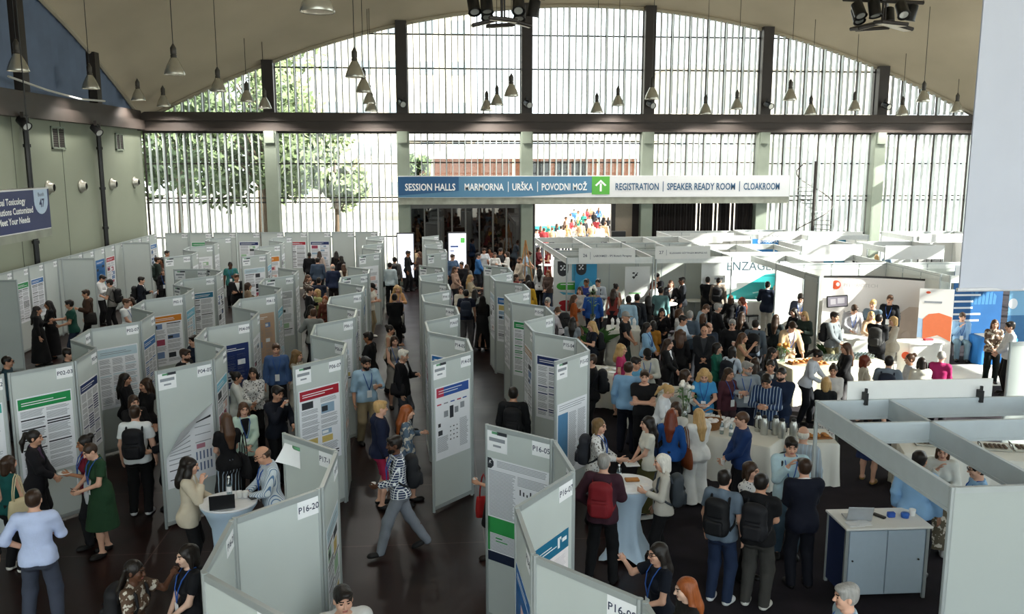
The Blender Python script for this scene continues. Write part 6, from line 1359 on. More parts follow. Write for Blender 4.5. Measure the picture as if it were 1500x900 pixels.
m = MB(); m.bbox(-.05, W_+.05, -.04, .60, .97, 1.0, .006); m.build('countertop', M_white, cb)
CB = lambda u, v: Vector((5.12+u, 10.10+v, 1.001))
lt = thing('laptop', 'pale open laptop on the white-topped reception cabinet', 'laptop', CB(.24, .30), R(172)); m = MB(); m.bbox(-.16, .16, -.11, .11, 0, .015, .005); m.build('keyboard_base', mat('laptop_silver', 'b8bdc2', .4, .4), lt); m = MB(); m.bbox(-.16, .16, -.005, .005, 0, .21, .004); o = m.build('laptop_lid', mat('laptop_silver'), lt); o.location = (0, .11, .012); o.rotation_euler = (R(-18), 0, 0)
m = MB(); m.bbox(-.05, .05, -.03, .03, 0, .07, .01); single('small_box', m, mat('box_blue', '1f4fa8', .5), CB(.70, .28), 'small royal blue box on the reception cabinet', 'box', smooth=False); m = MB(); m.lathe([(.05, 0), (.055, .05), (.05, .06)], 14); single('bowl', m, mat('bowl_blue', '2a5fb4', .4), CB(.88, .26), 'blue bowl of small things on the reception cabinet', 'bowl')
scatter('paper_cup', g_cup, [CB(1.0, .30)], 'white cup at the right end of the reception cabinet', 'cup', 'cups on the cabinet'); m = MB(); m.bbox(-.03, .03, -.09, .09, 0, .03, .01); single('stapler', m, M_black, CB(.55, .30), 'black stapler on the reception cabinet beside the blue box', 'stapler', smooth=False, rz=.5)
for i in range(4): m = MB(); m.bbox(-.10, .10, -.07, .07, 0, .004, .001); single('leaflet', m, M_card, CB(.12+.10*(i % 2), .08+.012*i)+Vector((0, 0, .005*i)), 'white leaflets lying at the left front corner of the reception cabinet', 'leaflet', 'leaflets on the cabinet', False, .1*i)
# serving ware on the table behind the girder frame
for i, (u, v) in enumerate(((-.7, .1), (-.2, .15), (.35, .1), (.85, .15))):
    t = thing('serving_tray', 'silver serving tray with dark food on the table behind the frame, %s from left' % ORD[i], 'tray', loc_on(T4, u, v, .785), R(-18), 'serving trays'); m = MB(); m.bbox(-.22, .22, -.15, .15, 0, .04, .01); m.build('tray', mat('steel_brushed', 'c4c6c0'), t); m = MB(); [m.ball((-.14+.07*(k % 5), -.07+.07*(k//5), .05), (.035, .03, .02), 7, 5) for k in range(15)]; m.build('food', mat('food_dark', '5b4a38', .6, 0, .4, 20), t, True); m = MB(); m.tube([(-.24, -.1, .03), (-.26, -.1, .1), (-.26, .1, .1), (-.24, .1, .03)], .009, 5); m.build('tray_handle', M_frame, t)
# steel staircase outside/behind the far glass, dark stairs behind the doors
def spiral(x, y, label, n=22, r=1.0, z0=0., rise=.19, col='steel_rail'):
    t = thing('spiral_staircase', label, 'staircase', (x, y, 0)); m = MB(); m.tube([(0, 0, 0), (0, 0, n*rise+1)], .07, 8); m.build('newel_post', M_frame, t)
    for i in range(n):
        a = i*R(24); m = MB(); b0 = m.verts([(q*math.cos(w), q*math.sin(w), i*rise+dz) for dz in (0, .04) for q, w in ((.08, a), (r, a-.2), (r, a+.24), (.08, a+.1))]); m.faces([(3, 2, 1, 0), (4, 5, 6, 7), (0, 1, 5, 4), (1, 2, 6, 5), (2, 3, 7, 6), (3, 0, 4, 7)], b0); m.build('tread', mat('stair_metal', '8d918f', .4, .4), t)
    m = MB(); m.tube([(r*math.cos(i*R(12)), r*math.sin(i*R(12)), i*rise/2+.95) for i in range(2*n)], .025, 6); m.build('handrail', M_frame, t); return t
spiral(17.1, 39.1, 'metal spiral staircase at the right end of the long sign', 24, .82)
st = thing('straight_staircase', 'dim staircase behind the dark glass doors', 'staircase', (1.2, 41.5, 0)); m = MB(); m.box(0, .06, 0, 3.6, 0, 2.1); m.build('side_wall', M_curtain, st)

for i in range(12): m = MB(); m.bbox(0, 2.6, i*.25, i*.25+.3, i*.17+.1, i*.17+.15, .01); m.build('tread', mat('stair_metal', '8d918f'), st)
# ------------------------------------------------------------------ the visitors
p = person
# left front
P = p(50, 631, 75, 'f', 'cl', 'ponyk', 'b25242a', 't1c1b1f', 'person with black ponytail in dark blazer facing the green-headed poster group', 'b', ex='', inner='4a3550')
P = p(122, 639, -80, 'f', 'cu', 'bunk', 't6a1428', 't1a1a1e', 'person in maroon top holding a white plate before the green-headed poster', 'c', ex='L'); plate_at(hand_pt(P, 'L'), 'white plate held by the person in maroon')
P = p(127, 652, -70, 'f', 'pl', 'cropd', 'd1f3d26', '', 'person in long dark green dress with short hair, looking down at phone', 'a', ex='L'); tote(P, 'cfd3d6', 'white shoulder bag on the person in the green dress', -1); phone(P, 'phone held by the person in the green dress')
P = p(12, 668, 130, 'f', 'st', 'bobd', 'n0f4a48', 't16161a', 'person in teal top with tote bag at the left edge', 'a', shoe='d6d3cc'); tote(P, 'c9bd9a', 'beige printed tote bag on the person in teal', -1, z=1.06, y=.1)
p(48, 719, 165, 'm', 'hp', 'shortd', 'rb9c6e6', 't3d4250', 'person in pale blue shirt and grey trousers seen from behind, bottom left', 'a', wid=1.06)
P = p(197, 595, 165, 'm', 'st', 'shortd', 'tdfe2e2', 't121215', 'person in white short-sleeved shirt with black backpack at the gap beside loose poster', 'a', shoe='cfcfcf'); backpack(P, '121216', 'black backpack on the person in white short sleeves')
p(222, 598, -75, 'm', 'ch', 'shortk', 'b15161c', 't121216', 'person in dark suit half hidden behind the board with loose poster', 'b', off=(.15, .1))
p(178, 545, 70, 'f', 'cl', 'longk', 's15151a', 't17171a', 'person with long black hair in black before the pale poster', 'b', off=(.12, -.14))
p(212, 556, -60, 'f', 'xa', 'curlyd', 's1c1a1e', 't17171a', 'person with thick dark hair seen before the pale poster, middle of three', 'b')
p(196, 580, 20, 'f', 'ch', 'bobd', 's1a191d', 't17171a', 'person shading her eyes, lowest of the three before the pale poster', 'a')
p(10, 522, 80, 'm', 'st', 'cropk', 's27414c', 't1c1c22', 'person with glasses at the left edge above board P02-12', 'b', ex='G')
p(100, 511, 70, 'm', 'cu', 'shortk', 's1d2428', 't17171a', 'dark-haired person whose head shows above the green-headed poster board', 'a')
p(-48, 725, 175, 'm', 'st', 'shortk', 's16181c', 't14151a', 'person mostly cut off by the left edge, dark shoes showing', 'b', shoe='bdbab2', h=1.72)
P = p(55, 449, 80, 'f', 'cu', 'wavyk', 'g101012', '', 'person in long black coat with white strap near the left wall', 'b')
p(70, 441, -85, 'f', 'cl', 'longk', 'g131216', '', 'person with very long black hair in black dress near the left wall', 'c')
p(101, 440, -85, 'm', 'gr', 'shortk', 't16453a', 't1e2a3c', 'person in dark green tee talking to two women in black', 'b')
P = p(125, 425, -85, 'm', 'cu', 'shortd', 'j3a281c', 't14141a', 'person in brown jacket facing the left wall posters', 'b'); tote(P, '22201e', 'dark shoulder bag on the person in brown jacket', 1)
p(152, 404, 70, 'm', 'ph', 'shortk', 'sd4d6d8', 't17171c', 'person in white shirt reading the blue poster on the left wall', 'a')
P = p(160, 410, -110, 'm', 'cu', 'shortk', 't6b6a66', 't15151a', 'person in grey tee with black backpack beside the left wall', 'b'); backpack(P, '131316', 'black backpack on the person in grey tee by the left wall')
p(185, 438, 60, 'm', 'cl', 'shortb', 'tdde2e4', 't24262c', 'person with short brown hair in white tee behind the orange poster row', 'a', ex='L')
p(191, 436, -40, 'f', 'cl', 'longd', 'n8e1c22', 't1a1a1e', 'person in bright red top behind the orange poster row', 'b')
P = p(207, 406, 80, 'm', 'cu', 'shortk', 'b1b2130', 't15151a', 'person in dark navy jacket alone in the left aisle', 'a'); backpack(P, '131316', 'black backpack on the person in dark navy in the left aisle')
P = p(230, 377, 110, 'm', 'st', 'shortd', 's2a3430', 't15151a', 'person with backpack at the far end of the left aisle', 'b'); backpack(P, '22302c', 'dark green backpack at the far end of the left aisle')
p(236, 378, -30, 'f', 'cl', 'curlyk', 's5a3a30', 't18181c', 'person with bushy black hair at the far end of the left aisle', 'c')
p(239, 394, 0, 'f', 'cu', 'wavyb', 's26242a', 't18181c', 'person wearing badge facing the camera by the tall white board', 'a', ex='L')
p(246, 366, 60, 'm', 'st', 'shortk', 's141418', 't15151a', 'dark-haired person below the green-headed poster of the back row', 'b', off=(.1, -.5))
p(337, 384, 0, 'm', 'cu', 'cropk', 't2c6a66', 't1a1d22', 'person in teal shirt with lanyard between the rear rows', 'd', ex='L')
p(346, 402, 20, 'm', 'xa', 'shortb', 'b1b1b20', 't15151a', 'person in dark suit standing below the person in teal shirt', 'b')
p(352, 414, 100, 'f', 'cu', 'bobd', 'b7d6c58', 't17171a', 'person in beige jacket at the side of the first zigzag row', 'b', off=(.28, -.1))
# second aisle, rear group
p(453, 370, 170, 'm', 'st', 'cropk', 's17171b', 't15151a', 'person in black before the red-headed poster of the back row', 'd')
p(471, 366, 165, 'f', 'cu', 'longd', 'sc9b7ae', 't1a1a1e', 'person with long hair in pale top before the navy-headed back poster', 'a', off=(0, -.7))
p(465, 378, 175, 'm', 'st', 'shortk', 's3c4a5c', 't22252c', 'person in slate blue shirt seen from behind, rear of second aisle', 'a', wid=1.06)
p(494, 367, 170, 'f', 'st', 'longk', 's18171a', 't17171a', 'person with long black hair before the blank back board', 'b', off=(0, -.4))
p(499, 375, -140, 'f', 'cl', 'wavyk', 's201c22', 't17171a', 'person in black just below the blank back board', 'b')
p(487, 387, 175, 'm', 'bk', 'fringeg', 's1c2740', 't2a2523', 'bald person in navy shirt seen from behind, second aisle', 'a')
p(503, 387, -170, 'f', 'cl', 'wavyb', 'nddd6c8', 't2c2a2a', 'brown-haired person in cream top beside the bald person', 'a')
p(452, 403, 60, 'f', 'ch', 'wavyb', 's4a3a34floral', 't17171a', 'person in flowered brown blouse, second aisle', 'a')
p(467, 407, 170, 'm', 'cl', 'shortk', 't1b2233', 't15151a', 'person in dark navy tee beside the flowered blouse', 'b')
p(454, 421, 80, 'm', 'cu', 'shortd', 'b16161b', 't14141a', 'person in dark suit and white collar, second aisle', 'a')
p(464, 424, -60, 'f', 'xa', 'bobl', 's9aa06a', 't241f2a', 'person in yellow-green blouse beside the dark suit', 'a')
p(476, 434, -20, 'f', 'st', 'bobo', 's5a2f22', 't241f2a', 'person with orange-red bobbed hair behind the third zigzag row', 'a')
p(440, 446, 70, 'f', 'cu', 'wavyk', 'n17161a', 't17171a', 'person in sleeveless black with cup, front of second aisle', 'b', off=(.35, -.2))
p(459, 453, 165, 'm', 'sp', 'shortb', 's8c918f', 't3d3f44', 'person in light grey shirt bending toward the sleeveless black top', 'a')
p(547, 416, 60, 'm', 'ph', 'capk', 'td9d6cc', 't9a8b70', 'person in black cap and beige trousers reading a phone', 'a', shoe='e4e2dc')
P = p(571, 385, 170, 'm', 'st', 'shortk', 'sb9c6cc', 't17181e', 'person in pale shirt with dark shoulder strap in central aisle', 'b'); tote(P, '17181c', 'black crossbody bag of the person in pale shirt, central aisle', 1, z=.92, w=.26, hh=.22)
P = p(578, 377, 165, 'm', 'st', 'shortk', 's6a6866', 't1c1c20', 'person with black backpack before the blank lit totem', 'b'); backpack(P, '151518', 'black backpack before the blank lit totem')
p(606, 363, 20, 'm', 'cu', 'cropb', 'sc2ab88', 't2a2a30', 'person in beige shirt right of the blank lit totem', 'a')
p(598, 368, 70, 'm', 'cu', 'shortk', 's17171b', 't15151a', 'dark figure between the lit totem and the beige shirt', 'c')
p(614, 369, -60, 'f', 'cl', 'longb', 's3d2c24', 't17171a', 'brown-haired person right of the beige shirt', 'b')
p(582, 419, 10, 'f', 'cu', 'curlyl', 'sc99a6c', 'te2ddd2', 'person with blonde curls facing the camera in central aisle', 'a', ex='L')
P = p(578, 431, 175, 'm', 'cl', 'shortk', 'b141418', 't131316', 'person in black suit seen from behind in central aisle', 'a'); tote(P, '141417', 'black briefcase at the side of the black suit', -1, z=.75, w=.34, hh=.26)
p(572, 477, 80, 'f', 'cu', 'bunk', 'ncfc4b0', 't2a2a2c', 'person with hair bun in cream top, central aisle', 'b')
P = p(578, 493, 15, 'f', 'cl', 'bobd', 'e8f8d88', '', 'person in sleeveless grey dress with lanyard, central aisle', 'a', ex='L'); backpack(P, '1b1b1f', 'black backpack on the person in grey dress')
p(539, 487, -110, 'm', 'cu', 'shortk', 't15161a', 't15161a', 'person in black polo beside the blue-shirted bearded man', 'c')
P = p(591, 513, 70, 'm', 'cu', 'shortw', 'b15161d', 't4a4c52', 'white-haired person in navy suit with crossbody bag', 'a', inner='d7dae0'); tote(P, '1c1b1e', 'black crossbody bag of the white-haired person', -1, z=.98, w=.32, hh=.24)
P = p(536, 524, 20, 'm', 'cu', 'shortk', 'r9fbfd6', 't9a8a6c', 'bearded person in light blue shirt and beige trousers with lanyard', 'b', ex='LB', wid=1.08); cup(P, 'white cup held by the bearded person in light blue', 'L')
p(557, 588, 100, 'm', 'st', 'shortl', 'j141c34', 'ha02446', 'person in navy hoodie and raspberry shorts', 'a', shoe='17171a')
p(588, 598, 90, 'f', 'cu', 'longo', 's56687a'+'floral', 'k4c5c74floral', 'person with long auburn hair in blue patterned dress', 'a', off=(.1, .15))
P = p(577, 640, -80, 'm', 'wk', 'shortk', 's2c3a5c'+'check', 't7c828c', 'person in checked shirt and grey jeans walking left in the middle', 'd', ex='LB', shoe='1a1a1c'); backpack(P, '1c1e22', 'black backpack on the walking person in checked shirt'); cup(P, 'white cup carried by the walking person in checked shirt', 'L')
p(404, 504, 0, 'm', 'st', 'shortb', 's44608c', 't17181e', 'person in blue vest with lanyard before the tan poster', 'a', ex='L')
P = p(436, 514, 60, 'f', 'cl', 'curlyc', 's9a968a'+'floral', 'kb8b4a6', 'person with curly fair hair behind the red-headed poster board', 'a')
P = p(407, 567, 40, 'm', 'mo', 'shortk', 's1a2030', 't121216', 'person in navy drinking from a white cup, left of the red-headed poster', 'b'); cup(P, 'white cup raised to the mouth left of the red-headed poster')
p(271, 512, 60, 'm', 'cl', 'shortd', 'b17181e', 't15151a', 'bearded person in dark suit before the orange-headed poster', 'a', ex='B')
p(283, 492, -60, 'm', 'st', 'shortk', 's1a2438', 't15151a', 'person in navy behind the bearded dark suit', 'a')
p(357, 537, -10, 'f', 'cl', 'wavyk', 's1d1b20print', 't17171a', 'laughing person in black printed blouse before the navy poster', 'b', off=(.2, -.15))
p(347, 545, 90, 'f', 'ge', 'bunk', 'bd8dcd8', 't17171a', 'person in white jacket turned to the laughing person', 'b')
P = p(322, 602, -160, 'f', 'cl', 'longb', 't17161a', 'w2b2728wstripe', 'person with long brown hair and striped trousers with black handbag', 'a', off=(.12, -.15), h=1.74); tote(P, '18171a', 'large black handbag of the person in striped trousers', -1, z=.92, w=.46, hh=.36)
p(345, 592, 10, 'f', 'cl', 'longb', 'bb9cfc0', 't131316', 'person in mint blazer with blue lanyard', 'a', ex='L', inner='1a1a1e', off=(.12, .05))
p(287, 673, 80, 'f', 'ch', 'curlyk', 'bc9bea8', 't131316', 'person with long curly dark hair in beige blazer at the laptop table', 'a', inner='e4e4e0', off=(-.08, .05))
p(380, 656, -80, 'm', 'pl', 'fringed', 'sd4dde2stripe', 't1f2430', 'bald person in striped shirt with glasses at the laptop table', 'b', ex='LG', wid=1.06)
P = p(197, 822, 60, 'f', 'rl', 'braidsk', 't5a4638floral', 't17171a', 'person with long braids raising a hand, bottom left', 'd', ex=''); backpack(P, '17171a', 'black backpack on the person with long braids')
p(272, 800, -70, 'f', 'cl', 'bobk', 't14161c', 't131316', 'person in black with blue lanyard facing the long braids', 'e', ex='L')
p(502, 862, 10, 'm', 'st', 'shortk', 'jd8d8d6', 't1a1a20', 'black-haired person in white jacket at the bottom edge', 'a', inner='1a1a1e')
P = p(0, 0, -80, 'f', 'cu', 'longb', 'e1c1a1e', '', 'person in black dress half hidden by board P16-05, sandal showing', 'b', shoe='2a1c16', base=(.74, 11.8, 0)); tote(P, 'a02020', 'red bag hanging beside board P16-05', -1, z=.75, y=-.15, w=.26, hh=.34); cup(P, 'white cup held beside board P16-05', 'L')

P = p(752, 568, 175, 'm', 'st', 'shortk', 's18191d', 't15151a', 'person with black backpack between the fourth and fifth zigzag rows', 'b'); backpack(P, '101013', 'black backpack between the fourth and fifth zigzag rows')
p(666, 477, -60, 'm', 'st', 'shortk', 's17171b', 't15151a', 'dark-haired person behind the fourth row in the right aisle', 'c')
# aisle right of the fourth row
p(647, 416, 80, 'f', 'cu', 'bobb', 's9a6fae', 't3a3640', 'person in lilac top beside the tall rear board', 'a')
P = p(683, 425, 175, 'm', 'st', 'shortk', 't1b2134', 't5c5a5c', 'person in navy tee with backpack and grey trousers, right aisle', 'b', wid=1.05); backpack(P, '2b3345', 'slate backpack on the person in navy tee, right aisle')
p(696, 424, 165, 'f', 'st', 'longk', 'sb9bdbb', 't3a3a40', 'person with black hair in pale grey blouse, right aisle', 'b')
p(707, 434, 170, 'f', 'cl', 'scarfk', 'g121214', '', 'person in black headscarf and long black coat', 'b')
p(675, 420, 0, 'f', 'cl', 'bobd', 'sc8c2b4', 't2a2a30', 'person in cream top behind the navy tee in right aisle', 'a')
p(665, 363, 0, 'm', 'st', 'shortk', 's1a1a22', 't15151a', 'dark silhouette in front of the text-bearing lit totem', 'd')
p(663, 373, 30, 'm', 'cu', 'shortd', 's4b6280', 't1c2030', 'person in denim blue shirt before the text-bearing totem', 'a')
p(676, 384, -20, 'm', 'cl', 'shortk', 's24242a', 't15151a', 'person in black right of the denim blue shirt', 'b')
p(667, 391, 60, 'f', 'cl', 'wavyb', 'sa98a78', 't2a2a30', 'brown-haired person in tan top at the rear of right aisle', 'a')
p(678, 389, 180, 'f', 'st', 'longb', 's8d8a84', 't2a2a30', 'person with long brown hair seen from behind, rear of right aisle', 'a', off=(.15, .35))
p(690, 403, 80, 'f', 'ge', 'longl', 'sb0a48e', 't3a3640', 'blonde person gesturing in the right aisle', 'a')
for i, (x, y, a, s, hs, c) in enumerate(((701, 371, 80, 'm', 'shortk', '2c5f94'), (709, 364, 20, 'm', 'shortd', 'c3c9cf'), (718, 363, -40, 'f', 'longk', '7a4a3a'), (725, 370, 0, 'f', 'wavyd', 'd3d3d0'), (733, 365, 60, 'm', 'shortk', '202026'), (742, 369, -80, 'f', 'bobd', 'e0ded8'))):
    p(x, y, a, s, 'cu' if i % 2 else 'cl', hs, 's'+c, 't22232a', 'person in the group before the dark staircase doors, %s from left' % ORD[i], 'abcab'[i % 5])
p(761, 377, -60, 'm', 'cl', 'cropb', 'sb6a999', 't4a4a50', 'bearded person in light brown shirt under the easel', 'b', ex='B')
p(777, 369, 80, 'm', 'lo', 'shortb', 't9fb4c6', 'h8a93a0', 'person in pale blue tee and shorts leaning on the high table', 'a')
p(774, 402, 170, 'f', 'cu', 'longk', 's28222a', 't17171a', 'black-haired person in dark floral blouse below the easel', 'b')
p(757, 402, 60, 'f', 'ch', 'wavyd', 's7a2c30', 't17171a', 'person in dark red behind the fifth zigzag row', 'a')
p(775, 412, 160, 'f', 'st', 'bobk', 'sd0a22c', 't1a1a1e', 'person in mustard yellow top behind the fifth zigzag row', 'b')
p(791, 393, 170, 'f', 'cu', 'longk', 'scfd2d2', 't121214', 'person with black hair in white blouse left of the green capsule banner', 'b')
p(803, 396, -30, 'f', 'cl', 'wavyo', 's5a4a44', 't2a3448', 'red-haired person at the high table outside stand 26', 'a')
p(801, 365, -70, 'f', 'cu', 'longr', 'e7d1a22', '', 'person in red dress left of stand 26', 'b')
p(789, 362, 60, 'f', 'cl', 'bobd', 's6c1f24', 't17171a', 'person in dark red jacket behind the easel', 'a')
p(802, 437, -20, 'm', 'cl', 'shortg', 's9fa9b4', 't22242a', 'grey-haired person with glasses behind the fifth zigzag row', 'a', ex='G')
P = p(815, 452, -150, 'm', 'bd', 'shortb', 'sd3cdd4', 't2a2c34', 'person in white shirt bending over behind the fifth row', 'a'); backpack(P, '17171b', 'black backpack of the bending person in white shirt')
p(839, 465, 170, 'f', 'cl', 'wavyk', 't8a9096', 't2a2c34', 'person with long black hair in grey tee before the flower vase', 'b')
P = p(866, 471, -70, 'f', 'cu', 'longl', 't182030', 't17181e', 'blonde person in navy tee with black backpack near the flower vase', 'a'); backpack(P, '14171c', 'dark backpack on the blonde person in navy tee')
# stand 26 and 27
p(849, 421, -20, 'f', 'cl', 'wavyb', 'sc9c2ba'+'wstripe', 'ka8a39a', 'person in pale striped top before the blue banner', 'a')
p(842, 432, 100, 'f', 'cu', 'longb', 'b9a4c1e', 't2a2420', 'person in rust orange jacket before the white banner', 'a')
p(859, 409, -30, 'm', 'cl', 'shortd', 't2f3f8a', 't1c2234', 'person in royal blue tee in front of the blue banner', 'c')
p(869, 423, 170, 'm', 'st', 'shortk', 's2453a0', 't1a2238', 'person in bright blue polo seen from behind at stand 26', 'a', wid=1.05)
P = p(876, 409, -20, 'm', 'cu', 'shortk', 'sc8d2dc', 't20242e', 'black-haired person in pale shirt with strap at stand 26', 'b'); backpack(P, '1c1f26', 'dark backpack of the black-haired person at stand 26')
p(903, 416, 140, 'f', 'cl', 'bunk', 'nb9b3ac', 't17171a', 'person with high bun in the middle of stand 26', 'b')
p(899, 423, 165, 'f', 'st', 'wavyd', 'n8a3a34', 'k2a2026', 'dark-haired person in red sleeveless top at stand 26', 'a')
P = p(921, 434, 170, 'm', 'cu', 'shortk', 's9cbbd0', 't16171c', 'person in light blue shirt with dark strap before the white logo banner', 'd'); tote(P, '1a1b1f', 'dark shoulder bag of the light blue shirt before the logo banner', 1, w=.3, hh=.28)
P = p(929, 433, 165, 'm', 'st', 'shortk', 's2a2d33', 't17171c', 'person with black backpack before the white logo banner', 'b', off=(.15, .25)); backpack(P, '121215', 'black backpack before the white logo banner')
p(917, 457, 70, 'm', 'cl', 'capg', 't15161b', 't3b4a44', 'person in grey cap and black tee with white print', 'b', ex='G')
p(962, 401, -40, 'm', 'ch', 'shortk', 'b1c2029', 't15161a', 'young person in dark suit at the back of stand 27', 'a')
p(959, 413, 60, 'f', 'cl', 'longr', 'sd0d0d2', 't17171a', 'person with red-brown hair at the round table in stand 27', 'a')
p(968, 421, 175, 'm', 'st', 'shortk', 's5c7f80', 't2a2e34', 'person in grey-green shirt seen from behind at stand 27', 'b')
p(949, 433, -160, 'f', 'cl', 'longk', 's18171b', 't17171a', 'person with long black hair in black left of the grey-green shirt', 'b')
p(983, 411, 0, 'f', 'ch', 'wavyb', 'b1c1b20', 't17171a', 'brown-haired person in black jacket facing out of stand 27', 'a')
p(996, 407, -80, 'm', 'st', 'shortk', 'b1b2029', 't15161a', 'dark-skinned person in dark suit at stand 27', 'd', off=(.1, .1))
p(1037, 406, 175, 'm', 'cl', 'shortk', 'b17171a', 't15151a', 'person in black suit before the piglet banner', 'a')
P = p(1053, 407, 170, 'm', 'st', 'cropk', 's7d7268', 't2c2a2a', 'person with black backpack right of the piglet banner', 'b'); backpack(P, '131215', 'black backpack right of the piglet banner')
# people before the SENZAGEN wall
p(1071, 433, 175, 'f', 'cu', 'bobb', 's19181c', 't17171a', 'brown-haired person in black before the white counter', 'a')
p(1086, 436, -70, 'f', 'cl', 'wavyr', 'b2a2a34', 't17171a', 'red-brown-haired person with lanyard before the white counter', 'a', ex='L')
p(1125, 413, 165, 'm', 'cu', 'shortk', 'b1c2436', 'tcfc9bc', 'person in navy blazer and white trousers at the end of the SENZAGEN wall', 'a')
p(1131, 404, 10, 'f', 'cl', 'longo', 'sc9a084', 'kb0a090', 'person with long auburn hair behind the navy blazer', 'a', off=(0, -.75))
p(1119, 397, 70, 'm', 'cu', 'shortk', 'b1a2438', 't17181e', 'person in navy jacket left of the auburn hair', 'a', off=(0, -.5))
p(1139, 396, -40, 'm', 'cl', 'shortb', 's8fa0b0', 't2a2c34', 'person in pale blue behind the sunlit group', 'a', off=(0, -.8))
p(1147, 408, -75, 'm', 'cu', 'shortk', 't241a20', 't3c4c66', 'person in dark top and jeans by the aluminium post', 'b')
p(1179, 402, -40, 'm', 'cl', 'cropk', 's17181e', 't14151a', 'bald person in black top with white lettering inside the stand', 'a')
p(1173, 432, 0, 'm', 'ph', 'shortk', 'b4a5062', 't2c3036', 'person in slate blazer reading, left of the curved wall', 'a', ex='L')
p(1163, 452, -50, 'f', 'cl', 'wavyk', 's1a181b', 't17171a', 'person with long dark hair in black left of the dark green jacket', 'a')
p(1178, 457, -30, 'f', 'cu', 'longl', 'j25322c', 't1c211e', 'fair-haired person in dark green jacket left of the curved-wall stand', 'a')
p(1163, 474, 30, 'm', 'lo', 'shortd', 'bb59c7c', 't3a3a3e', 'person in sunlit beige blazer leaning over the glasses', 'a', ex='L')
# dense crowd in the centre right
p(1052, 445, 110, 'm', 'cl', 'shortg', 'b17171b', 't15151a', 'grey-haired person in black suit holding papers', 'a')
p(1038, 447, 100, 'm', 'lo', 'cropb', 's9fb8cc', 't2a2e38', 'person in pale blue shirt behind the grey-haired black suit', 'a')
p(996, 453, 80, 'f', 'cl', 'bobb', 'sd3d3d0', 't2a2a30', 'brown-haired person in white blouse, left of grey-haired slate suit', 'a')
p(1011, 456, 170, 'm', 'cu', 'shortg', 'b4c5a68', 't22262e', 'grey-haired person in slate suit seen from behind', 'a')
p(1001, 463, 70, 'm', 'cu', 'shortk', 'sbccad8', 't22242a', 'black-haired person in pale shirt beside the slate suit', 'b')
p(1027, 461, 150, 'f', 'cl', 'bobb', 's2a2420', 't17171a', 'person with brown bob right of the slate suit', 'a', off=(.1, .12))
p(1039, 473, 30, 'm', 'cl', 'thinb', 's1d2634', 't15161a', 'balding person in dark navy shirt behind the bald dark jacket', 'a')
p(1032, 478, 0, 'm', 'cl', 'k', 'b25282e', 't1a1b20', 'bald person in dark jacket facing the camera, centre of the crowd', 'b', inner='3a3c40')
P = p(1073, 469, 0, 'm', 'cu', 'shortg', 's17181c', 't15151a', 'grey-haired person in black with glasses and cup', 'a', ex='G'); cup(P, 'white cup held by the grey-haired person in black', 'L')
p(1087, 457, 160, 'f', 'cl', 'longd', 's1a1819', 't17171a', 'person with very long dark hair right of the grey-haired person in black', 'a')
P = p(1107, 469, 170, 'm', 'st', 'shortk', 's55606c', 't2a2c32', 'person in slate shirt with black backpack seen from behind', 'a'); backpack(P, '141417', 'black backpack on the person in slate shirt')
p(997, 483, 175, 'f', 'st', 'curlyb', 's17161a', 't15151a', 'person with huge brown curly hair seen from behind in black', 'a')
p(980, 497, 70, 'f', 'cl', 'longd', 'b17171b', 't15151a', 'person with brown hair in black jacket left of the huge curls', 'a')
P = p(970, 452, 10, 'f', 'mo', 'longk', 's17161a', 't3a3a44', 'person in black with hand at her mouth before the rows of chairs', 'b')
P = p(949, 473, 70, 'f', 'cl', 'longk', 's86adcc', 't2c3850', 'person in pale denim shirt with long dark hair', 'b', ex='L'); tote(P, '22242a', 'dark bag of the person in pale denim shirt', 1, z=.9, w=.28, hh=.24)
p(957, 470, 170, 'f', 'cl', 'bobk', 'sa06c22', 't2a2420', 'person in mustard jacket behind the pale denim shirt', 'b')
p(1137, 461, 165, 'f', 'cl', 'longd', 's1f2a2c', 't17171a', 'long-haired person in dark teal left of the beige blazer', 'a')
p(1089, 488, 80, 'f', 'ra', 'longb', 'n9a8464', 't2a2420', 'person with long brown hair in tan sleeveless top', 'b')
p(1052, 503, 70, 'f', 'cl', 'bobk', 's145a4a', 't1a2a34', 'person in emerald green blouse', 'a')
P = p(1074, 508, 150, 'f', 'ch', 'bobk', 'sc3cedb', 't22262e', 'person in white shirt with dark backpack behind the grey sweater', 'b'); backpack(P, '1a1e28', 'navy backpack on the person in white shirt')
p(1107, 524, 160, 'f', 'rl', 'wavyd', 's7c7a5c', 't2a2a2c', 'person with dark hair raising an arm behind the grey sweater', 'b')
p(1133, 510, 70, 'f', 'cl', 'wavyk', 's17171b', 't15151a', 'black-haired person in black facing the pastry boards', 'b')
P = p(1129, 528, 0, 'm', 'cu', 'cropk', 'b3a3c40', 't1a1b20', 'person in grey suit behind the bearded dark blue sweater', 'b'); cup(P, 'white cup held by the person in grey suit', 'L')
p(1145, 539, -20, 'm', 'cl', 'cropk', 's16243c', 't1d2c48', 'bearded person in dark blue sweater before the cream buffet', 'a', ex='B', wid=1.05)
P = p(1125, 549, -10, 'm', 'ph', 'shortk', 's1f3458wstripe', 't8a9096', 'person in navy striped shirt looking down at a cup', 'b', wid=1.05, off=(-.08, -.12)); cup(P, 'white cup held by the person in navy stripes', 'R')
P = p(1095, 531, 10, 'm', 'bk', 'shortg', 's8f9aa4', 't1a2134', 'grey-haired person in light grey sweater with badge', 'a', ex='LGB', wid=1.1); backpack(P, '23262c', 'dark backpack on the grey-sweater person')
P = p(1069, 540, 40, 'f', 'cu', 'longd', 's4a2630', 't3a2a30', 'dark-haired person in maroon cardigan with white cup', 'b', ex='L'); cup(P, 'white cup held by the person in maroon cardigan', 'L')
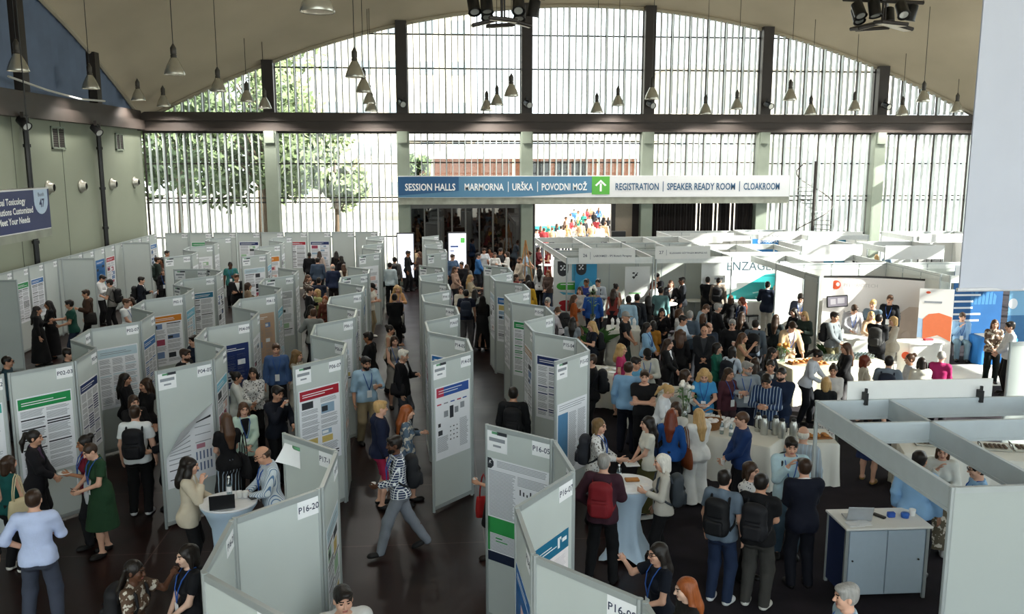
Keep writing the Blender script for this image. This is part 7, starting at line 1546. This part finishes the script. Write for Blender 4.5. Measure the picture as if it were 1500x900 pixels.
P = p(1032, 544, 0, 'f', 'pl', 'curlyl', 't3f8fc4', 'tcfd2d2', 'person with big blonde curls in bright blue tee', 'a', ex='L'); plate_at(hand_pt(P, 'L'), 'white plate held by the person with blonde curls')
p(1020, 546, 100, 'f', 'cl', 'bobd', 'sc8cac6', 't2a2a30', 'dark-haired person in white behind the blonde curls', 'b', off=(-.12, .25))
p(985, 567, 80, 'f', 'lo', 'ponyl', 'sdadee2', 't17181c', 'blonde person with ponytail in white blouse leaning forward', 'a')
p(958, 545, 0, 'm', 'xa', 'shortd', 't15161a', 't15151a', 'person in black polo facing the camera beside the ponytail', 'a', wid=1.06, off=(-.15, .1))
P = p(949, 513, 10, 'm', 'ph', 'capk', 'sb4b4aa', 't6a6e74', 'person in black cap and light grey shirt with lanyard', 'b', ex='L'); cup(P, 'white cup held by the person in black cap', 'L')
p(931, 528, 60, 'm', 'cl', 'shortk', 's4f88a8', 't3a3c44', 'black-haired person in teal blue behind the light blue shirt', 'b', off=(.06, .22))
p(921, 531, 170, 'm', 'st', 'shortd', 's7fa6c8', 't14182a', 'person in light blue shirt and navy trousers seen from behind', 'a', wid=1.06)
P = p(912, 505, 80, 'f', 'cu', 'curlyl', 'tb03060', 'kb03060', 'person with blonde curls in raspberry pink top', 'a')
P = p(866, 520, -80, 'm', 'cl', 'shortd', 's17181c', 't131316', 'person in black at the edge of the fifth-row board', 'a'); backpack(P, '17191d', 'black backpack at the edge of the fifth-row board')
# front of the right crowd
P = p(879, 614, 80, 'f', 'gr', 'bobc', 's6c6a66'+'print', 't17181c', 'person with short fair hair in spotted blouse gesturing', 'a', ex='L'); backpack(P, '2a2c33', 'dark grey backpack on the person in spotted blouse')
P = p(948, 611, -75, 'f', 'cl', 'wavyk', 'td6d4c8', 'l4c4a2a', 'person with dark wavy hair in white tee and olive skirt', 'a', shoe='e2e0d8'); m = MB(); m.bbox(-.11, .11, -.15, .15, 0, .012, .004); single('notebook', m, M_card, hand_pt(P, 'R'), 'white notebook held by the person in olive skirt', 'notebook', smooth=False)
P = p(885, 666, 170, 'm', 'hp', 'shortg', 'j3a1f2a', 't121317', 'grey-haired person in maroon jacket with red backpack', 'a', ex=''); backpack(P, '7a1a22', 'dark red backpack with white stripe on the grey-haired person')
P = p(957, 665, -80, 'f', 'cu', 'bobw', 'sbdbab0', 't141418', 'white-haired person in light grey top at the cocktail table', 'a', off=(.1, -.04)); backpack(P, '3a4148', 'grey backpack on the white-haired person')
P = p(984, 600, 170, 'f', 'cu', 'longr', 's1d4f92', 't15171e', 'person with long reddish hair in royal blue blouse', 'a'); tote(P, '14243c', 'navy handbag of the person in royal blue blouse', 1, z=1.0, w=.34, hh=.3)
p(989, 590, -30, 'f', 'mo', 'bobd', 'scfcfc8', 't2a2a30', 'person eating behind the royal blue blouse', 'b')
P = p(1023, 599, -150, 'f', 'cl', 'longl', 'jdcdcd8', 'wdadbd8', 'blonde person all in white with brown leather bag', 'a'); tote(P, '7a3f22', 'large brown leather bag on the person all in white', 1, z=.98, w=.48, hh=.36, leather=True)
P = p(1087, 604, -75, 'm', 'cl', 'cropb', 's1b3564', 't15161c', 'person in royal navy shirt pouring at the long buffet', 'a', wid=1.06); cup(P, 'clear cup in the hand of the person in navy shirt', 'R')
P = p(1062, 689, 160, 'm', 'st', 'shortk', 't5c6a78', 't1c2a44', 'person in grey-blue tee with black backpack and white sneakers', 'a', shoe='dfe0e0'); backpack(P, '0f1013', 'black backpack on the person in grey-blue tee')
p(1102, 678, 60, 'f', 'cl', 'bobd', 't4a4f5cprint', 't17171c', 'dark-haired person in patterned blouse beside two black backpacks', 'a')
P = p(1116, 695, 165, 'm', 'cl', 'shortk', 't131317', 't3c3b38', 'person in black tee and charcoal trousers with black backpack', 'b', shoe='d9d8d0', wid=1.06); backpack(P, '17171b', 'black backpack on the person in black tee and charcoal trousers')
P = p(1160, 643, 10, 'm', 'ch', 'shortk', 'sb6d2dc', 't4a6070', 'person in pale blue shirt with hand over the mouth', 'a', ex='L'); backpack(P, '20242c', 'dark backpack on the person with hand over the mouth')
P = p(1172, 630, 170, 'm', 'st', 'fringew', 's9fa8b0wstripe', 't4a4c48', 'bald white-haired person in striped grey shirt by the frame post', 'a', ex='', off=(.12, .15))
p(1179, 673, -160, 'm', 'cl', 'shortd', 'b11172c', 't0f1220', 'person in navy suit seen from behind, before the reception cabinet', 'a', wid=1.05)
P = p(1221, 535, 0, 'f', 'cl', 'bund', 'sc9c6c2', 't4a4f48', 'dark-haired waiting person in black and white vest facing the camera', 'b', shoe='e2e2de')
P = p(1211, 553, 175, 'f', 'cl', 'bobl', 's1f2428', 'l3a3834print', 'blonde person in dark top and patterned skirt by the frame post', 'a')
P = p(1203, 515, 80, 'f', 'lo', 'ponyk', 'sc3c8d0', 't1c2028', 'dark-haired server in white sleeves and dark vest at the cream buffet', 'b')
p(1239, 503, -70, 'f', 'cl', 'longb', 'j1a1a1e', 't4c4a4c', 'long-haired person in black jacket at the end of the cream buffet', 'b')
P = p(1269, 521, 100, 'f', 'cl', 'bobr', 'scfc6b4', 't4a4440', 'person with red bobbed hair in cream blouse', 'a'); tote(P, 'd9d3c4', 'cream tote bag on the person with red bobbed hair', -1, w=.3)
P = p(1303, 522, 175, 'm', 'st', 'shortk', 't6f7a86', 't2a2c34', 'person in grey-blue tee with navy backpack above the white fascia', 'a'); backpack(P, '1a2030', 'navy backpack above the white fascia')
p(1333, 519, -70, 'f', 'cl', 'bunb', 'sb9bec8', 't22242c', 'person with tied-up brown hair between backpack and white jacket', 'b', ex='')
p(1350, 524, -160, 'f', 'cl', 'bobk', 'jc6c2b6', 't2a2a30', 'black-haired person in cream jacket above the white fascia', 'b')
P = p(1380, 515, 170, 'f', 'cl', 'cropg', 's9a1f58', 't22202a', 'grey-haired person in magenta top seen from behind', 'a', wid=1.08); tote(P, '18161a', 'black handbag on the magenta-topped person', 1, z=.98, w=.34, hh=.26)
# curved-wall stand
P = p(1223, 458, 60, 'm', 'cl', 'shortk', 's6a7074', 't7c7658camo', 'person in grey shirt and camouflage trousers at the rounded white counter', 'b', shoe='c9c9c4'); backpack(P, '1f2126', 'dark backpack on the camouflage trousers person')
p(1253, 449, 20, 'm', 'lo', 'shortd', 'ba7a6ac', 't3a3c44', 'host in light grey blazer and glasses behind the rounded counter', 'a', ex='GL')
p(1279, 440, -20, 'm', 'cl', 'shortl', 's5f6f7c', 't2a2c34', 'fair-haired person under the lettering of the curved wall', 'a')
p(1304, 433, -10, 'm', 'st', 'shortb', 's15171d', 't15161a', 'tall person in black shirt with lanyard before the sand picture', 'a', ex='L', h=1.85)
p(1277, 457, 20, 'f', 'ge', 'longl', 'sc9a98c', 't3a3640', 'long-haired blonde person behind the black jacket at the stand', 'a')
P = p(1288, 461, 165, 'm', 'cl', 'shortk', 'b16171c', 't15161c', 'person in black jacket with big backpack facing the curved wall', 'a'); backpack(P, '2c2c2c', 'big dark backpack facing the curved wall')
p(1308, 464, -60, 'f', 'cl', 'bobl', 'bc4bcae', 'tc9c2b4', 'fair-haired person in cream suit before the curved wall', 'a', inner='3a3a40')
# blue stand
p(0, 0, 10, 'm', 'si', 'shortd', 's8fb2d6', 't6f8796', 'person seated on a chair with a hand at the face by the blue table', 'a', ex='L', base=(14.75, 23.35, 0))
p(1458, 469, 10, 'f', 'cl', 'bobb', 's6a5648floral', 't17201e', 'person in flowered blouse and black trousers at the right', 'a')
p(1480, 472, -75, 'm', 'cl', 'shortk', 'sd4d6dc', 't15151a', 'person in white shirt and black trousers at the right edge', 'a')
# right foreground under the girders
P = p(1348, 662, 165, 'm', 'st', 'shortk', 's8db6dc', 't14161e', 'person in sky blue shirt seen from behind under the girders', 'b', wid=1.06)
P = p(1382, 651, 0, 'f', 'ch', 'bobb', 'jcfd2cc', 'l5f5848floral', 'brown-haired person eating in white jacket and patterned skirt', 'a', shoe='d6d6d6'); 
p(1432, 675, -75, 'm', 'cu', 'shortk', 's86aed2', 't17181e', 'person with glasses in sky blue shirt behind the grey stand panel', 'a', ex='GL')
p(0, 0, 170, 'f', 'cu', 'longd', 'n14141a', 'k17264c', 'person in navy skirt and tan shoes behind the upper girders', 'a', shoe='a07c4a', base=(7.45, 14.15, 0))
p(1241, 857, -70, 'm', 'st', 'shortg', 's9fb4c0', 't22242a', 'grey-haired person with backpack straps at the bottom right edge', 'a', ex='L')
P = p(963, 797, -60, 'f', 'ra', 'longk', 't10192a', 't131316', 'person with dark hair and glasses raising an open hand above board P16-09', 'a', ex='LG'); 
P = p(1003, 848, -70, 'f', 'cu', 'longo', 's22201e', 't17171a', 'red-haired person holding a white cup beside board P16-09', 'e'); cup(P, 'white cup of the red-haired person beside board P16-09', 'L')
# visitors further back among the rear stands
for i, (x, y, a, s, hs, c) in enumerate(((1258, 368, 160, 'm', 'shortk', '1c1e26'), (1284, 373, -150, 'f', 'longl', 'b9b2a4'), (1300, 371, 160, 'f', 'bobb', '5c7488'), (1323, 366, -30, 'f', 'wavyr', '6a3a34'), (1299, 366, 20, 'f', 'bobl', '9a8a7c'), (1156, 374, 150, 'm', 'shortg', '9aa4ae'))):
    p(x, y, a, s, 'cl', hs, 's'+c, 't2a2c34', 'head of a visitor among the low white rear stands, %s' % ('dark-haired left of the louvres', 'long fair hair', 'brown bob in blue', 'red-haired at right', 'fair bob against the louvres', 'grey-haired by the SENZAGEN wall')[i], 'a')
# people in the bright court beyond the doorway
rr = random.Random(21); q = 0
SAYC = ('white', 'red', 'green', 'black', 'blue', 'tan')
for i, (x, y, z) in enumerate(sorted(((786, 336, 0), (792, 331, 1), (797, 334, 1), (803, 329, 2), (809, 333, 5), (816, 328, 3), (822, 331, 0), (828, 324, 3), (832, 329, 5), (838, 321, 1), (843, 328, 0), (848, 317, 2), (851, 325, 5), (855, 312, 2), (858, 321, 3), (861, 306, 1), (864, 316, 0), (867, 327, 5), (870, 310, 3), (874, 320, 1), (877, 304, 4), (879, 329, 0), (884, 314, 3), (887, 325, 5), (891, 318, 3), (836, 313, 0), (841, 307, 4), (829, 318, 5), (847, 309, 0), (866, 304, 5)))):
    s = 'mf'[i % 2]; pp = at(x, y, 1.7)
    if pp.y > 41: p(x, y, rr.choice((0, 60, -60, 180, 150)), s, ('cl', 'cu', 'st')[i % 3], ('shortk', 'longb', 'shortd', 'longl', 'cropb', 'bobd')[i % 6] , 's'+('d9d8d2', '8a2a2e', '2a7a6a', '1a1a1e', '3f6a9a', 'b59a78')[z], 't2a2c34', 'figure in %s in the court beyond the doorway, %s from left' % (SAYC[z], ORD[i]), 'abc'[i % 3])
# ------------------------------------------------------------------ outside the glass
mb = MB(); mb.box(-90, 110, YF+.3, 160, -.25, -.05); struct('ground_outside', mb, mat('paving_pale', 'b9b2a4', .9, 0, .12, .4))
mb = MB(); mb.box(XR+.3, 110, -60, YF+.3, -.25, -.05); mb.box(-90, XR+.3, -60, YN-.3, -.25, -.05); struct('ground_outside_side', mb, mat('paving_pale'))
def tree(x, y, h, r, label, seed, trunk=.18, col='6f8a3c'):
    rr = random.Random(seed); t = thing('tree', label, 'tree', (x, y, 0), 0, 'trees beyond the far windows'); m = MB(); m.tube([(0, 0, -.1), (.1, .05, h*.3), (.0, .1, h*.6), (.1, .1, h*.85)], [trunk, trunk*.8, trunk*.5, trunk*.2], 8)
    for i in range(6): a = rr.uniform(0, 6.3); z = h*rr.uniform(.3, .6); m.tube([(.05, .05, z), (r*.4*math.cos(a), r*.4*math.sin(a), z+h*.12), (r*.75*math.cos(a), r*.75*math.sin(a), z+h*.2)], [trunk*.4, trunk*.3, trunk*.1], 6)
    m.build('trunk', mat('bark', '5a4a3a', .9, 0, .2, 6, .4), t, True); m = MB(); cl = [(rr.uniform(-.7, .7)*r, rr.uniform(-.7, .7)*r, h*rr.uniform(.40, .95), r*rr.uniform(.3, .5)) for _ in range(18)]
    for _ in range(3200):
        c = rr.choice(cl); d = Vector((rr.gauss(0, 1), rr.gauss(0, 1), rr.gauss(0, 1))).normalized()*c[3]*rr.uniform(.5, 1.05); p = Vector(c[:3])+d; u = Vector((rr.gauss(0, 1), rr.gauss(0, 1), rr.gauss(0, 1))).normalized(); v = u.orthogonal().normalized(); s = rr.uniform(.12, .26)
        b0 = m.verts([p-u*s*1.4, p-v*s*.6, p+u*s*1.4, p+v*s*.6]); m.faces([(0, 1, 2, 3)], b0)
    m.build('crown', mat('foliage_'+col, col, .7, 0, .35, 1.5), t)
for i, (x, y, h, r, c, s) in enumerate(((-13.4, 46.5, 10.5, 3.2, '566642', 'leafy tree at the left corner of the far windows'), (-9.4, 48, 10.5, 3.4, '606f48', 'second leafy tree from the left beyond the far windows'), (-17.5, 53, 14, 3.8, '526340', 'tall tree at the far left beyond the glass'), (-11, 55, 15, 4.0, '707f55', 'tall pale green tree whose crown fills the left end of the arch'),
      (-5.9, 50.5, 8, 2.0, '77855c', 'slender tree before the pale flats, second bay'), (-1.1, 47.0, 6.2, .8, '55683e', 'narrow tree at the edge of the third bay by the long sign'))): tree(x, y, h, r, s, 40+i, .16, c)
def block(name, label, x0, x1, y0, y1, h, mw, rows, cols, wz=1.4, roof=True, z1=1.2):
    t = thing(name, label, 'building', (x0, y0, 0)); m = MB(); m.box(0, x1-x0, 0, y1-y0, -.2, h); m.build('walls', mw, t); m = MB(); m.box(-.3, x1-x0+.3, -.3, y1-y0+.3, h, h+.4); m.build('cornice', mw, t); fw = (x1-x0)/cols; fh = (h-z1)/rows
    for i in range(cols):
        for j in range(rows):
            m = MB(); x = fw*(i+.28); z = z1+fh*j+fh*.15; m.box(x, x+fw*.44, -.06, .02, z, z+min(fh*.65, wz)); w_ = m.build('window', mat('far_window', '7f8a90', .3), t)
    return t
block('apartment_building', 'pale block of flats behind the trees in the second bay', -20, 4.0, 98, 110, 27, mat('render_cream', 'cfc6b4', .9, 0, .06, .3), 6, 7)
block('office_building', 'pale ornate building behind the right half of the arch', 24, 48, 92, 104, 15, mat('render_pale', 'd6cfc2', .9, 0, .06, .3), 3, 9)
block('low_house', 'white low house beyond the right-hand window bays', 24, 44, 58, 66, 6.5, mat('render_white', 'dcd8cc', .9, 0, .05, .3), 2, 8)
m_br = mat('brick_red', '8a5136', .9, 0, .15, 2); nt = m_br.node_tree; bk = nt.nodes.new('ShaderNodeTexBrick'); bk.inputs['Scale'].default_value = 3.2; bk.inputs['Color1'].default_value = lin('8f5338')+(1,); bk.inputs['Color2'].default_value = lin('6e3d2a')+(1,); bk.inputs['Mortar'].default_value = lin('9b8b7c')+(1,)
tc = nt.nodes.new('ShaderNodeTexCoord'); mp = nt.nodes.new('ShaderNodeMapping'); mp.inputs['Rotation'].default_value = (R(90), 0, 0); nt.links.new(tc.outputs['Object'], mp.inputs[0]); nt.links.new(mp.outputs[0], bk.inputs['Vector']); nt.links.new(bk.outputs['Color'], nt.nodes['Principled BSDF'].inputs['Base Color'])
t = thing('brick_pavilion', 'low brick pavilion with white canopy across from the long sign', 'building', (-3, 84, 0)); m = MB(); m.box(0, 22, 0, 6, -.2, 5.75); m.build('walls', m_br, t); m = MB(); m.box(-.5, 25, -.3, 0, -.2, 3.3); m.build('bright_backdrop', mat('render_white', 'dcd8cc', .9, 0, .05, .3), t); m = MB(); m.box(-1.0, 26, -3.2, 7, 5.75, 7.0); m.box(-.6, 25, -2.8, 6.8, 7.4, 8.3); m.build('canopy', mat('canopy_white', 'd6d2c8', .8, 0, .05, .5), t)  # white base added as a pale backdrop to brighten the doorway view
for x in (2.2, 9.8, 17.8, 24.8): m = MB(); m.box(x, x+.25, -1.6, -1.35, -.2, 5.75); m.build('post', mat('canopy_white'), t)
for x, w in ((11.9, 1.6), (14.0, 1.2), (15.6, 1.4)): m = MB(); m.box(x, x+w, -.05, .02, 2.6, 5.5); m.build('window', mat('far_window_dark', '2a2d30', .3), t)
# white display walls standing in the bright court beyond the doorway
for k, (p0, p1, y, lab) in enumerate((((783, 308), (822, 352), 64.0, 'white and teal display wall in the court beyond the doorway, left'), ((824, 321), (840, 352), 62.0, 'narrow display wall with dark print in the court beyond the doorway'))):
    a, b = aty(*p0, y), aty(*p1, y); graphic('display_wall', lab, a.x, b.x, 0, a.z, y, (lambda m, w, h: (lines(m, .15, h*.72, w*.7, 3, .06, .2, 2), m.mat(1), m.box(0, w, -.004, 0, h*.2, h*.42))) if k == 0 else (lambda m, w, h: (m.mat(2), m.box(.1, w-.1, -.004, 0, h*.45, h*.8))), [M_white, mat('senza_teal', '2a9a9c'), M_text], 'display', 'displays in the court')
SKY, SUN, EXPO = 4.2, 18.0, .33
# ------------------------------------------------------------------ daylight
SUNV = Vector((.78, -.36, .455))
w = bpy.data.worlds.new('daylight'); scene.world = w; w.use_nodes = True; nt = w.node_tree; bg = nt.nodes['Background']
sky = nt.nodes.new('ShaderNodeTexSky'); sky.sky_type = 'HOSEK_WILKIE'; sky.turbidity = 4.5; sky.ground_albedo = .5; sky.sun_direction = SUNV.normalized()
mx = nt.nodes.new('ShaderNodeMix'); mx.data_type = 'RGBA'; mx.inputs[0].default_value = .75; mx.inputs[7].default_value = (.92, .97, 1.0, 1)
nt.links.new(sky.outputs[0], mx.inputs[6]); nt.links.new(mx.outputs[2], bg.inputs['Color']); bg.inputs['Strength'].default_value = SKY
sun = bpy.data.objects.new('sun', bpy.data.lights.new('sun', 'SUN')); C.objects.link(sun)
sun.data.energy = SUN; sun.data.angle = R(.6); sun.data.color = (1, .95, .86)
sun.rotation_euler = SUNV.to_track_quat('Z', 'Y').to_euler(); sun.location = (60, -20, 50)
vs = scene.view_settings; vs.view_transform = 'Standard'; vs.look = 'None'; vs.gamma = 1; vs.use_curve_mapping = False; vs.exposure = EXPO
cy = scene.cycles; cy.max_bounces = 8; cy.diffuse_bounces = 5; cy.glossy_bounces = 3; cy.transparent_max_bounces = 12; cy.caustics_reflective = False; cy.caustics_refractive = False
cy.sample_clamp_indirect = 6; cy.use_denoising = True
